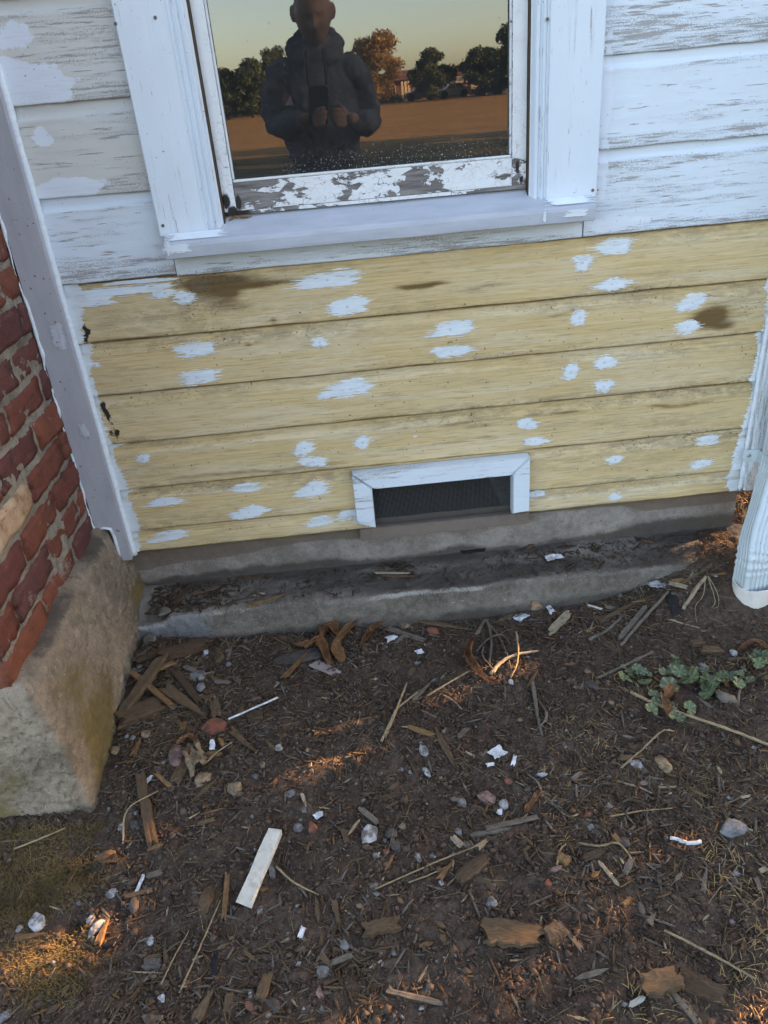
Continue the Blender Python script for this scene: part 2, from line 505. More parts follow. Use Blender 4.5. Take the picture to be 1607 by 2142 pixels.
def m_soil():
    b = NT('soil_and_field')
    c = b.co(rnd=False)
    n1 = b.noise(c, 6, 5, 0.65)
    n2 = b.noise(c, 70, 5, 0.72)
    n3 = b.noise(c, 420, 3, 0.7)
    soil = b.cramp(b.math('ADD', b.math('MULTIPLY', n2, 0.6), b.math('MULTIPLY', n1, 0.4)), [(0.34, (0.030, 0.020, 0.016)), (0.5, (0.076, 0.053, 0.040)), (0.66, (0.140, 0.100, 0.076))])
    soil = b.mix(b.ramp(n3, 0.56, 0.70, 0, 0.6), soil, (0.165, 0.125, 0.098))
    f1 = b.noise(c, 0.35, 5, 0.65)
    f2 = b.noise(b.co(rnd=False, scale=(1, 0.35, 1)), 2.2, 5, 0.75)
    field = b.cramp(b.math('ADD', b.math('MULTIPLY', f2, 0.55), b.math('MULTIPLY', f1, 0.45)), [(0.32, (0.13, 0.070, 0.024)), (0.5, (0.23, 0.135, 0.048)), (0.68, (0.31, 0.195, 0.075))])
    R_, G_, B_ = b.attr()
    msk = b.ramp(b.math('ADD', R_, b.math('MULTIPLY', b.math('SUBTRACT', n1, 0.5), 0.5)), 0.4, 0.6)
    field = b.mix(G_, field, b.mix(f2, (0.030, 0.034, 0.018), (0.075, 0.070, 0.036)))  # G darkens the field where its shade strip is painted
    col = b.mix(msk, soil, field)
    h = b.math('ADD', b.math('MULTIPLY', n2, 1.0), b.math('MULTIPLY', n3, 0.6))
    return b.done(col, 0.95, b.bump(h, 0.9, 0.006), 0.1)

def m_wood(name, c0, c1, c2, soil=0.55):
    """Loose weathered wood; grain along the piece (generated coordinates' long axis = local X)."""
    b = NT(name)
    g = b.noise(b.co('UV', (1.5, 26, 1)), 3.0, 5, 0.7, 0.4)
    blot = b.noise(b.co(), 45, 4, 0.65)
    col = b.cramp(g, [(0.30, c0), (0.5, c1), (0.70, c2)])
    col = b.mix(b.ramp(blot, 0.45, 0.72, 0, 0.6), col, c0)
    col = b.mix(b.math('MULTIPLY', b.rnd(), 0.7), col, b.mix(0.6, col, c0))
    col = b.mix(b.ramp(b.noise(b.co(), 60.0, 4, 0.7), 0.48, 0.68, 0, soil), col, (0.085, 0.064, 0.05))
    return b.done(col, 0.8, b.bump(g, 0.9, 0.002), 0.15)

def m_leafdry():
    b = NT('dry_leaf')
    c = b.co()
    n = b.noise(c, 40, 4, 0.65)
    col = b.cramp(n, [(0.34, (0.060, 0.026, 0.014)), (0.5, (0.16, 0.066, 0.030)), (0.66, (0.28, 0.13, 0.062))])
    col = b.mix(b.math('MULTIPLY', b.rnd(), 0.4), col, (0.27, 0.15, 0.06))
    v = b.vor(c, 120.0, 'DISTANCE_TO_EDGE')
    m = b.done(col, 0.6, b.bump(b.math('ADD', n, b.ramp(v, 0.0, 0.12, -0.5, 0.0)), 1.0, 0.003), 0.25)
    return m

def m_green():
    b = NT('mallow_leaf')
    R_, G_, B_ = b.attr()
    n = b.noise(b.co(), 70, 3, 0.6)
    col = b.cramp(n, [(0.3, (0.038, 0.058, 0.034)), (0.55, (0.074, 0.100, 0.058)), (0.75, (0.115, 0.142, 0.086))])
    col = b.mix(b.math('MULTIPLY', b.rnd(), 0.55), col, (0.115, 0.155, 0.05))
    col = b.mix(b.math('MULTIPLY', R_, 0.6), col, (0.24, 0.28, 0.19))
    return b.done(col, 0.6, b.bump(R_, 0.5, 0.002), 0.3)

def m_foliage(name, c0, c1):
    b = NT(name)
    n = b.noise(b.co('Object', rnd=False), 0.9, 3, 0.6)
    w = b.n('TexWhiteNoise')
    b.s(w.inputs['Vector'], b.n('NewGeometry').outputs['Position'])
    col = b.mix(b.ramp(n, 0.35, 0.65), c0, c1)
    return b.done(col, 0.7, None, 0.15)

def m_glass():
    b = NT('window_glass')
    c = b.co(rnd=False)
    tr = b.n('BsdfTransparent'); tr.inputs[0].default_value = (0.75, 0.78, 0.78, 1)
    gl = b.n('BsdfGlossy'); gl.inputs['Roughness'].default_value = 0.004; gl.inputs[0].default_value = (0.95, 0.97, 0.96, 1)
    wob = b.noise(c, 1.6, 1, 0.4)
    b.s(gl.inputs['Normal'], b.bump(wob, 0.02, 0.01))
    fr = b.n('Fresnel'); fr.inputs[0].default_value = 2.1
    mx = b.n('MixShader')
    b.s(mx.inputs[0], fr.outputs[0]); b.s(mx.inputs[1], tr.outputs[0]); b.s(mx.inputs[2], gl.outputs[0])
    df = b.n('BsdfDiffuse')
    speck = b.ramp(b.noise(c, 150, 2, 0.5), 0.70, 0.73)
    R_, G_, B_ = b.attr()
    haze = b.math('MULTIPLY', b.ramp(b.noise(c, 9, 5, 0.7), 0.2, 0.75, 0.4, 1.0), 0.05)
    drip = b.math('MULTIPLY', G_, b.ramp(b.noise(c, 260, 2, 0.6), 0.58, 0.68))
    f = b.math('MAXIMUM', b.math('MAXIMUM', haze, b.math('MULTIPLY', speck, 0.5)), b.math('MULTIPLY', drip, 0.7), clamp=True)
    b.s(df.inputs[0], b.mix(speck, (0.45, 0.46, 0.46), (0.13, 0.12, 0.11)))
    m2 = b.n('MixShader')
    b.s(m2.inputs[0], f); b.s(m2.inputs[1], mx.outputs[0]); b.s(m2.inputs[2], df.outputs[0])
    b.t.links.new(m2.outputs[0], b.out.inputs[0])
    b.t.nodes.remove(b.p)
    return b.m

MAT = dict(
    yellow=m_siding_yellow(), whiteh=m_white('weathered_white_paint'), whitev=m_white('weathered_white_trim', True),
    peel=m_peel(), brick=m_brick(), tanbrick=m_tan_brick(), glass=m_glass(),
    newpaint=m_plain('fresh_white_primer', (0.72, 0.785, 0.835), 0.5, 0.05, 60, 0.5, 0.0015, stretch=(0.4, 1, 2.2)),
    thinpaint=m_plain('thin_white_primer', (0.60, 0.62, 0.68), 0.5, 0.10, 60, 0.4, 0.0015, stretch=(2, 1, 0.3)),
    grey=m_plain('grey_trim_paint', (0.42, 0.415, 0.45), 0.5, 0.06, 30, 0.25, 0.001, specks=(150, (0.06, 0.055, 0.05), 0.745), stretch=(1, 1, 0.3)),
    sill=m_plain('pale_grey_sill_paint', (0.43, 0.46, 0.515), 0.45, 0.07, 26, 0.25, 0.001, specks=(190, (0.05, 0.045, 0.04), 0.77), stretch=(0.3, 1, 1)),
    mortar=m_concrete('mortar', (0.31, 0.275, 0.225), (0.17, 0.145, 0.115), brown=(0.16, 0.12, 0.055)),
    found=m_concrete('foundation_concrete', (0.35, 0.31, 0.275), (0.20, 0.17, 0.145), brown=(0.205, 0.15, 0.115), grit=0.5),
    ledge=m_concrete('ledge_concrete', (0.225, 0.195, 0.165), (0.115, 0.097, 0.08), brown=(0.27, 0.275, 0.28)),
    base=m_concrete('chimney_base_concrete', (0.315, 0.250, 0.185), (0.155, 0.122, 0.088), brown=(0.17, 0.125, 0.045)),
    soil=m_soil(),
    clod=m_plain('soil_crumb', (0.105, 0.073, 0.055), 0.95, 0.28, 60, 0.6, 0.003, 0.1),
    dark=m_plain('dark_interior', (0.012, 0.012, 0.013), 0.9, 0.1),
    sheath=m_plain('sheathing_wood', (0.16, 0.12, 0.08), 0.8, 0.1),
    brownpaint=m_plain('brown_grey_paint', (0.185, 0.145, 0.12), 0.6, 0.08, 30, 0.2, 0.001, specks=(160, (0.05, 0.04, 0.035), 0.73)),
    wire=m_plain('grey_wire', (0.10, 0.10, 0.10), 0.5, 0.05),
    alu=m_plain('white_aluminium', (0.50, 0.58, 0.61), 0.35, 0.05, 14, 0.12, 0.001, 0.5, specks=(95, (0.09, 0.075, 0.06), 0.755)),
    pvc=m_plain('white_pvc', (0.70, 0.665, 0.62), 0.4, 0.08, 26, 0.15, 0.001, 0.5),
    pvcdark=m_plain('tan_pvc', (0.34, 0.28, 0.20), 0.5, 0.10, 26, 0.15, 0.001, 0.4),
    steel=m_plain('steel_screw', (0.38, 0.39, 0.40), 0.35, 0.05, Metallic=0.8),
    w_brown=m_wood('brown_wood', (0.060, 0.038, 0.022), (0.150, 0.097, 0.057), (0.255, 0.178, 0.112)),
    w_dark=m_wood('dark_rotten_wood', (0.036, 0.023, 0.015), (0.090, 0.057, 0.036), (0.155, 0.104, 0.067)),
    w_orange=m_wood('orange_wood', (0.115, 0.058, 0.024), (0.25, 0.140, 0.065), (0.36, 0.222, 0.115)),
    w_grey=m_wood('grey_weathered_wood', (0.085, 0.068, 0.054), (0.19, 0.158, 0.128), (0.31, 0.270, 0.23)),
    w_pale=m_wood('pale_wood', (0.23, 0.175, 0.115), (0.42, 0.34, 0.235), (0.56, 0.475, 0.35)),
    w_white=m_wood('white_painted_wood', (0.42, 0.39, 0.33), (0.70, 0.68, 0.61), (0.76, 0.75, 0.69), 0.15),
    straw=m_wood('straw', (0.21, 0.15, 0.085), (0.38, 0.29, 0.175), (0.50, 0.41, 0.27)),
    s_white=m_plain('white_stone', (0.40, 0.40, 0.415), 0.8, 0.20, 60, 0.8, 0.004, 0.2, soiled=0.8),
    s_grey=m_plain('grey_stone', (0.20, 0.205, 0.21), 0.8, 0.18, 50, 0.7, 0.003, 0.2, soiled=0.8),
    s_dark=m_plain('dark_stone', (0.062, 0.060, 0.058), 0.7, 0.2, 50, 0.5, 0.003, 0.25, soiled=0.8),
    s_tan=m_plain('tan_stone', (0.29, 0.20, 0.12), 0.8, 0.18, 50, 0.5, 0.003, 0.2, soiled=0.8),
    s_red=m_plain('brick_fragment', (0.27, 0.092, 0.058), 0.85, 0.15, 60, 0.6, 0.003, 0.15, soiled=0.8),
    s_pink=m_plain('pinkish_stone', (0.27, 0.16, 0.14), 0.85, 0.15, 60, 0.6, 0.003, 0.15, soiled=0.8),
    paper=m_plain('white_scrap', (0.62, 0.64, 0.68), 0.6, 0.10, 60, 0.2, 0.001, soiled=0.4),
    black=m_plain('black_scrap', (0.010, 0.010, 0.011), 0.7, 0.1, 90, 0.4, 0.002),
    bark=m_plain('brown_bark', (0.125, 0.078, 0.047), 0.85, 0.25, 40, 0.9, 0.004, 0.15),
    plastic=m_plain('clear_plastic', (0.42, 0.34, 0.33), 0.25, 0.12, 40, 0.1, 0.001, 0.5, Transmission_Weight=0.35),
    leaf=m_leafdry(), green=m_green(),
    stem=m_plain('green_stem', (0.09, 0.11, 0.05), 0.6, 0.15),
    moss=m_plain('dry_moss', (0.17, 0.122, 0.052), 0.9, 0.3, 8, 0.2, 0.001, 0.1),
    drygrass=m_plain('dry_grass', (0.34, 0.235, 0.11), 0.8, 0.25, 9, 0.2, 0.001, 0.15),
)

def set_uv(me, uv):
    lay = me.uv_layers.new(name='UVMap')
    idx = np.empty(len(me.loops), dtype=np.int32)
    me.loops.foreach_get('vertex_index', idx)
    lay.data.foreach_set('uv', np.asarray(uv, dtype=np.float32)[idx].ravel())

# ------------------------------------------------------------------ ground: one sheet, fine where it is near
def axis_coords(a, b, step, far, growth=1.22):
    mid = list(np.arange(a, b + 1e-6, step))
    out, s = [], step
    lo = []
    v = a
    while v > -far:
        s *= growth; v -= s; lo.append(v)
    hi = []
    v, s = b, step
    while v < far:
        s *= growth; v += s; hi.append(v)
    return np.array(lo[::-1] + mid + hi)

gx = axis_coords(-0.35, 1.95, 0.006, 700)
gy = axis_coords(-1.32, 0.30, 0.006, 700)
GX, GY = np.meshgrid(gx, gy, indexing='ij')
GZ = soil_z(GX, GY)
fine = np.exp(-(np.maximum(np.abs(GX - 0.8) - 1.2, 0) / .3) ** 2 - (np.maximum(np.abs(GY + 0.5) - 0.9, 0) / .3) ** 2)
GZ = GZ + fine * (0.0026 * fbm(GX * 75, GY * 75, 0, 3, 31) + 0.0012 * noise3(GX * 260, GY * 260, 0, 41))
inside = (GY > 0.03) & (GX < 1.60)                 # under the house the soil lies below the floor
GZ = np.where(inside, np.minimum(GZ, 0.02), GZ)
me = make_mesh('ground', np.stack([GX, GY, GZ], -1).reshape(-1, 3), grid_faces(len(gx), len(gy)), True)
fieldm = np.maximum(sstep(-2.6, -4.2, GY), sstep(1.60, 1.95, GX) * sstep(-0.3, 0.1, GY))
fieldm = np.maximum(fieldm, np.maximum(sstep(-3, -5, GX), sstep(2.6, 3.6, GX)))
zz = np.zeros_like(GX)
near_shade = sstep(-19.5, -16.5, GY + 1.2 * fbm(GX * 0.4, GY * 0.4, 0, 3, 17)) * sstep(0.5, -1.5, GY)  # shade over the near field, painted as a darker ground tone
set_attr(me, 'st', np.stack([fieldm, near_shade, zz, zz + 1], -1))
tag(link_mesh('ground', me, MAT['soil']), 'dark bare soil by the house running into a dry golden field', kind='structure')

# ------------------------------------------------------------------ the house
house = empty('house', (0.8, 0.5, 0))
tag(house, 'old clapboard house wall with window, half repainted white and half bare yellow boards', 'house')
HX0, HX1 = -0.012, 1.603

def part(name, vf, mat, parent=house, smooth=False):
    return mesh_obj(name, vf[0], vf[1], mat, parent, smooth)

# course bottoms (z) measured from the photograph
ZB = [0.220, 0.283, 0.4015, 0.526, 0.6495, 0.7755, 0.9065]
ZU = [0.9065, 1.079, 1.250, 1.424, 1.598, 1.772, 1.946, 2.120, 2.294, 2.468, 2.642]

def lip(zr, h, neck):                              # y of a drop-siding board's face at height zr above its bottom
    zr = np.asarray(zr, float)
    y = np.where(zr < h - neck, 0.0012 * zr / h, 0.0)
    t = sstep(h - neck, h - neck + 0.007, zr)
    return y * (1 - t) + t * 0.0085

def board(name, x0, x1, z0, h, neck, mat, attr_fn, seed, step=0.005, top=0.012, hole=None):
    xs = np.linspace(x0, x1, max(3, int((x1 - x0) / step)))
    zr = list(np.linspace(0.0022, h - neck, max(4, int((h - neck) / step)))) + [h - neck + k for k in (0.002, 0.0045, 0.007)] + list(np.linspace(h - neck + 0.011, h + top, 4))
    zr = np.array(zr)
    ys = lip(zr, h, neck)
    prof_y = np.concatenate([[0.0120, 0.0008], ys])
    prof_z = np.concatenate([[0.006, 0.0], zr])
    X, PZ = np.meshgrid(xs, prof_z, indexing='ij')
    PY = np.broadcast_to(prof_y, X.shape).copy()
    wav = 0.0011 * fbm(X * 2.3, PZ * 4 + seed, 0, 2, seed)
    PY = PY + wav + 0.0004 * fbm(X * 30, PZ * 90, seed, 2, seed)
    PZ2 = PZ.copy()
    edge = 0.0012 * fbm(X * 9, seed, 0, 3, seed + 3)
    PZ2 = PZ2 + edge * np.clip(1 - PZ / 0.02, 0, 1)
    gf = grid_faces(len(xs), len(prof_z))[:, ::-1].copy()
    if hole:
        fx = X.reshape(-1)[gf].mean(1); fz = (PZ2.reshape(-1) + z0)[gf].mean(1)
        gf = gf[~((fx > hole[0]) & (fx < hole[1]) & (fz > hole[2]) & (fz < hole[3]))]
    me = make_mesh(name, np.stack([X - (x0 + x1) / 2, PY, PZ2], -1).reshape(-1, 3), gf, True)
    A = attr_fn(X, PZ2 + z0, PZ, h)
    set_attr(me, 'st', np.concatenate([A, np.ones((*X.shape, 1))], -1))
    o = link_mesh(name, me, mat, house, ((x0 + x1) / 2 - 0.8, -0.5, z0))
    return o

# stains seen on the bare boards: picture x, y, half-length and half-height in m, strength, channel
STAINS = [
    (470, 588, .10, .012, 1.0, 0), (560, 592, .10, .008, 1.0, 0), (440, 615, .05, .022, .75, 0), (480, 640, .06, .014, .55, 0), (400, 600, .05, .03, .5, 1),
    (640, 640, .10, .008, .4, 0), (860, 597, .05, .008, 1.0, 0), (910, 591, .04, .006, .9, 0), (980, 607, .06, .012, .55, 0), (1040, 598, .05, .006, .5, 0), (830, 640, .05, .01, .35, 0),
    (1490, 655, .045, .024, 1.2, 0), (1475, 670, .05, .02, .9, 0), (1520, 682, .03, .012, .8, 0), (1545, 592, .02, .01, .9, 1), (1480, 617, .02, .005, .8, 0),
    (1170, 665, .035, .005, .7, 0), (520, 721, .012, .005, .9, 0), (350, 765, .16, .008, .28, 0), (600, 770, .2, .01, .25, 0), (1000, 660, .1, .006, .3, 0),
    (1440, 845, .07, .008, .8, 0), (1370, 850, .05, .007, .6, 0), (1190, 862, .06, .005, .9, 0), (1130, 866, .03, .006, .9, 1), (960, 885, .06, .006, .8, 0), (1010, 890, .05, .006, .7, 0), (860, 893, .03, .005, .6, 0),
    (560, 985, .14, .009, .65, 0), (680, 970, .08, .008, .55, 0), (430, 1000, .09, .008, .4, 0), (850, 940, .10, .008, .4, 0), (1000, 915, .10, .007, .4, 0),
    (560, 1060, .10, .02, .25, 0), (380, 1040, .12, .02, .2, 0), (1250, 990, .15, .015, .25, 0), (1330, 630, .05, .015, .3, 0),
    (430, 640, .13, .035, .45, 1), (300, 665, .14, .028, .40, 1), (650, 640, .14, .03, .30, 1), (900, 620, .16, .03, .28, 1), (1560, 640, .05, .04, .4, 1), (250, 790, .1, .03, .25, 1), (700, 1000, .12, .02, .3, 1), (1400, 880, .15, .02, .3, 1), (420, 1085, .2, .02, .35, 1), (620, 660, .2, .006, .4, 0), (1350, 560, .15, .006, .35, 0), (480, 610, .03, .02, .9, 0), (415, 600, .03, .015, .9, 0),
    (572, 667, .008, .008, .6, 0), (990, 852, .008, .004, .9, 1), (1300, 1010, .1, .008, .3, 1), (480, 1110, .05, .01, .5, 1), (330, 1110, .03, .008, .7, 1), (450, 1020, .06, .008, .5, 1),
]
ST_XZ = []
for (sx, sy, a, c, s, ch) in STAINS:
    P = at(sx, sy, 'y', 0.0)
    ST_XZ.append((P[0], P[2], a, c, s, ch))
BLACK = [(178, 690, .010, .030), (228, 870, .011, .032), (240, 905, .010, .02), (215, 848, .008, .012), (150, 640, .008, .02)]
BL_XZ = [(*at(a, b_, 'y', 0.0)[[0, 2]], c, d) for a, b_, c, d in BLACK]

def yellow_attr(seed):
    def fn(X, Z, ZR, h):
        R_ = np.zeros_like(X); G_ = np.zeros_like(X); B_ = np.zeros_like(X)
        wz = 0.006 * fbm(X * 7, Z * 3, 0, 3, 71)
        for (cx, cz, a, c, s, ch) in ST_XZ:
            d = ((X - cx) / a) ** 2 + ((Z + wz - cz) / c) ** 2
            v = s * np.exp(-d)
            if ch == 0: R_ = R_ + v
            else: G_ = G_ + v
        n = fbm(X * 2.5, Z * 20, 0, 3, seed)
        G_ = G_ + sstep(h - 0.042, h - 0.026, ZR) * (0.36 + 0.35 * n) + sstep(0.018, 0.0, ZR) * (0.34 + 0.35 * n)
        R_ = R_ + sstep(h - 0.009, h - 0.004, ZR) * 1.6 + sstep(0.0035, 0.0005, ZR) * 0.5   # lap's shadow line painted on the neck, and grime on the lip edge
        G_ = G_ + np.clip(0.08 + 0.26 * fbm(X * 2.2, Z * 14, 0, 4, seed + 9), 0, 0.5)
        R_ = R_ + np.clip(0.22 * fbm(X * 1.3, Z * 45, 0, 3, seed + 4), 0, 0.35)
        for (cx, cz, a, c) in BL_XZ:
            B_ = np.maximum(B_, 0.85 * np.exp(-((X - cx + 0.008 * fbm(X * 60, Z * 45, 0, 3, 12)) / a) ** 2 - ((Z - cz) / c) ** 2) + 0.35 * fbm(X * 90, Z * 90, 0, 3, 13) * np.exp(-((X - cx) / a / 1.6) ** 2 - ((Z - cz) / c / 1.4) ** 2))
        return np.stack([R_, G_, B_], -1)
    return fn

def white_attr(seed, cream, wear, patches=(), greyband=0.0):
    pz = [(*at(a, b_, 'y', 0.0)[[0, 2]], w / 800.0 / 2, hh / 800.0 / 2) for (a, b_, w, hh) in patches]
    def fn(X, Z, ZR, h):
        n = fbm(X * 3, Z * 12, 0, 4, seed)
        R_ = np.clip(cream + 0.25 * n, 0, 1) * (0 if cream == 0 else 1)
        t = ZR / h
        G_ = wear + 0.30 * fbm(X * 2, Z * 9, 0, 3, seed + 2) + 0.50 * sstep(0.22, 0.02, t) + 0.35 * np.exp(-((t - 0.84) / 0.08) ** 2) * (0.5 + fbm(X * 3, 1.0, 0, 2, seed + 5))
        G_ = G_ * (1 - sstep(h - 0.026, h - 0.018, ZR))
        G_ = G_ + greyband * sstep(0.055, 0.02, ZR) * (1 + 0.4 * n)
        B_ = np.zeros_like(X)
        for (cx, cz, a, c) in pz:
            d = ((X - cx) / a) ** 2 + ((Z - cz) / c) ** 2 + 0.5 * fbm(X * 20, Z * 70, 0, 3, seed + 8)
            B_ = np.maximum(B_, np.clip(1.35 - d, 0, 1) * 0.75)
        return np.stack([R_, np.clip(G_, 0, 1.3), B_], -1)
    return fn

yb = []
for k in range(6):
    h = ZB[k + 1] - ZB[k]
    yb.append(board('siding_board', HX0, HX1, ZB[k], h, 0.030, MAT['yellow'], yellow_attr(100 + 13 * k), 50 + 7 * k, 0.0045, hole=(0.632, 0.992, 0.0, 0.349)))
yb[0]['label'] = 'narrow bottom course of bare yellow board'
ub = []
LP = [(27, 77, 66, 44), (67, 181, 130, 62), (87, 285, 36, 26), (128, 398, 150, 34), (30, 150, 70, 40)]
RP = [(1290, 468, 110, 26), (1270, 200, 20, 160), (1262, 350, 18, 140)]
for k in range(10):
    h = ZU[k + 1] - ZU[k]
    cream = (0.0, 0.85, 0.95, 0.9)[min(k, 3)]
    wl = (0.85, 1.0, 0.95, 0.6)[min(k, 3)]
    wr = (0.55, 0.58, 0.80, 0.5)[min(k, 3)]
    x1 = 0.252 if k == 0 else 0.262
    ub.append(board('siding_board', HX0, x1, ZU[k], h, 0.026, MAT['whiteh'], white_attr(300 + k * 9, cream, wl, LP), 400 + k, 0.0045))
    x0 = 1.150 if k == 0 else 1.140
    ub.append(board('siding_board', x0, HX1, ZU[k], h, 0.026, MAT['whiteh'], white_attr(500 + k * 9, 0.0, wr, RP, 0.75 if k == 2 else 0.1), 600 + k, 0.0045))
    ub[-2]['label'] = ('white board with fine cracks', 'cream board with dark paint cracks')[0 if k == 0 else 1]
    ub[-1]['label'] = 'white board with grey weathered streaks'
strip = board('siding_board', 0.2535, 1.1485, ZU[0] - 0.003, 0.058, 0.004, MAT['whiteh'], white_attr(777, 0.0, 0.55, [(640, 550, 300, 16), (1180, 478, 90, 22)], 0.15), 799, 0.0045, 0.0)
strip['label'] = 'narrow white strip under the window sill'

# sheathing behind the boards and the rest of the house body
WOP = (0.372, 1.030, 1.00, 2.18)                   # window opening
part('wall_sheathing', merge([box(-0.9, WOP[0], 0.0240, 0.05, 0.20, 2.75), box(WOP[1], 1.66, 0.0240, 0.05, 0.20, 2.75),
     box(WOP[0], 0.63, 0.0240, 0.05, 0.20, WOP[2]), box(0.995, WOP[1], 0.0240, 0.05, 0.20, WOP[2]), box(0.63, 0.995, 0.0240, 0.05, 0.350, WOP[2]), box(WOP[0], WOP[1], 0.0240, 0.05, WOP[3], 2.75)]), MAT['sheath'])
part('side_wall', merge([box(1.625, 1.66, 0.092, 7.5, 0.20, 2.75), box(1.58, 1.617, 0.305, 7.4, 0.0, 0.199)]), MAT['sheath'])
part('back_wall', merge([box(-4.0, 1.66, 7.46, 7.5, 0.20, 2.75), box(-4.0, -3.96, 0.052, 7.45, 0.2, 2.75), box(-4.0, -0.91, 0.016, 0.05, 0.2, 2.75)]), MAT['sheath'])
rv = np.array([(-4.3, -0.04, 2.76), (2.0, -0.04, 2.76), (2.0, 7.6, 2.76), (-4.3, 7.6, 2.76), (-4.3, 3.75, 6.4), (2.0, 3.75, 6.4)])
part('roof', (rv, [(0, 1, 5, 4), (2, 3, 4, 5), (1, 2, 5), (3, 0, 4), (0, 3, 2, 1)]), m_plain('roof_shingle', (0.06, 0.06, 0.065), 0.9, 0.2))
# dark room behind the glass, dark void behind the vent
part('room', merge([box(-0.85, 1.62, 3.0, 3.03, 0.3, 2.7), box(-0.85, -0.82, 0.06, 2.99, 0.3, 2.7), box(1.585, 1.62, 0.06, 2.99, 0.3, 2.7), box(-0.8, 1.58, 0.06, 2.99, 0.40, 0.43), box(-0.8, 1.58, 0.06, 2.99, 2.68, 2.7)]), MAT['dark'])
part('crawl_space', merge([box(0.56, 1.06, 0.40, 0.42, 0.19, 0.39), box(0.56, 0.58, 0.06, 0.395, 0.19, 0.39), box(1.04, 1.06, 0.06, 0.395, 0.19, 0.39), box(0.585, 1.035, 0.06, 0.395, 0.17, 0.185)]), MAT['dark'])

# ------------------------------------------------------------------ brushed dabs of fresh paint on the boards
def y_face(z):
    for k in range(6):
        if ZB[k] <= z < ZB[k + 1]: return float(lip(z - ZB[k], ZB[k + 1] - ZB[k], 0.030)), k
    return 0.0, 0

def dab(cx, cz, a, c, seed, parent, yfun, slant=0.0, name='paint_dab', rag=1.0, mat='newpaint', strokes=3):
    """A brushed dab: a few overlapping horizontal strokes, each made of thin bristle rows with ragged ends."""
    rng = random.Random(seed)
    V, F = [], []
    def stroke(cx, cz, a, c, slant, depth):
        rows = max(5, int(2 * c / 0.0012))
        dz = 2 * c / rows
        l = r = 0.0
        sq = rng.uniform(0.35, 0.8)
        lb = [rng.uniform(-0.35, 0.35) for _ in range(5)]
        rb = [rng.uniform(-0.35, 0.35) for _ in range(5)]
        def bez(b, t):
            u = (t + 1) * 2
            i = min(3, int(u)); f = u - i
            return b[i] * (1 - f) + b[i + 1] * f
        for i in range(rows):
            t = -1 + 2 * (i + 0.5) / rows
            w = a * (1 - abs(t) ** 2.6) ** sq
            l = l * 0.3 + rng.gauss(0, 0.15) * a * rag
            r = r * 0.3 + rng.gauss(0, 0.15) * a * rag
            z = cz + t * c
            x0 = cx - w * (1 + bez(lb, t)) + l + slant * t * a
            x1 = cx + w * (1 + bez(rb, t)) + r + slant * t * a
            if rng.random() < 0.14: x0 -= rng.uniform(0.1, 0.5) * a * rag
            if rng.random() < 0.14: x1 += rng.uniform(0.1, 0.5) * a * rag
            if x1 - x0 < 0.003: continue
            if abs(t) > 0.7 and rng.random() < 0.4: continue
            segs = [(x0, x1)]
            if rng.random() < (0.65 if abs(t) > 0.5 else 0.25):
                g0 = rng.uniform(x0, x1); g1 = g0 + rng.uniform(0.02, 0.25) * a
                segs = [(x0, g0), (min(g1, x1), x1)]
            for (p, q) in segs:
                if q - p < 0.0015: continue
                za, zb = z - dz * 0.5, z + dz * 0.5
                n = len(V)
                m0 = min(0.006, (q - p) * 0.35)
                y = yfun(z) - 0.0012 - depth
                ym = y - 0.0006 - 0.0008 * rng.random()
                V.extend([(p, y, z), (p + m0, ym, za), (p + m0, ym, zb), (q - m0, ym, za), (q - m0, ym, zb), (q, y, z)])
                F.extend([(n, n + 1, n + 2), (n + 1, n + 3, n + 4, n + 2), (n + 3, n + 5, n + 4)])
    stroke(cx, cz, a * 0.92, c * 0.9, slant, 0.0)
    for k in range(strokes - 1):
        stroke(cx + rng.uniform(-0.45, 0.45) * a, cz + rng.uniform(-0.5, 0.5) * c, a * rng.uniform(0.4, 0.75), c * rng.uniform(0.3, 0.6), slant + rng.uniform(-0.5, 0.5), 0.0004 * (k + 1))
    if not V: return None
    return mesh_obj(name, V, F, MAT[mat], parent, True)

DABS = [(685, 585, 126, 46, .5), (727, 641, 84, 46, .2), (387, 623, 48, 32, 0), (1286, 515, 88, 38, .1), (1218, 549, 42, 46, -.1), (1279, 594, 78, 32, .1), (345, 613, 60, 24, .3),
        (402, 733, 90, 42, .1), (411, 789, 78, 40, .3), (669, 715, 34, 32, 0), (199, 762, 34, 14, -.2), (942, 689, 86, 40, -.1), (944, 735, 78, 30, 0), (1212, 665, 32, 44, 0), (1448, 633, 60, 42, .2), (1438, 684, 50, 34, .1),
        (734, 813, 92, 42, .2), (680, 827, 28, 24, .2), (1194, 778, 38, 40, .1), (1264, 758, 50, 36, .1), (1262, 808, 42, 36, 0),
        (299, 959, 36, 22, 0), (638, 937, 42, 40, .2), (656, 966, 56, 30, -.3), (759, 925, 40, 32, .1), (1104, 886, 42, 30, -.1), (1120, 922, 54, 20, .1),
        (346, 1050, 68, 24, .1), (521, 1020, 58, 20, 0), (655, 1023, 66, 42, .4), (521, 1071, 74, 36, .4), (1287, 961, 38, 22, .3), (1485, 922, 56, 24, 0), (1470, 970, 46, 24, .3),
        (351, 1122, 80, 22, .3), (671, 1091, 60, 22, .2), (728, 1078, 44, 26, .3), (1121, 1036, 44, 18, .1), (1287, 1039, 28, 20, 0), (868, 912, 14, 6, 0), (745, 1084, 18, 26, 0)]
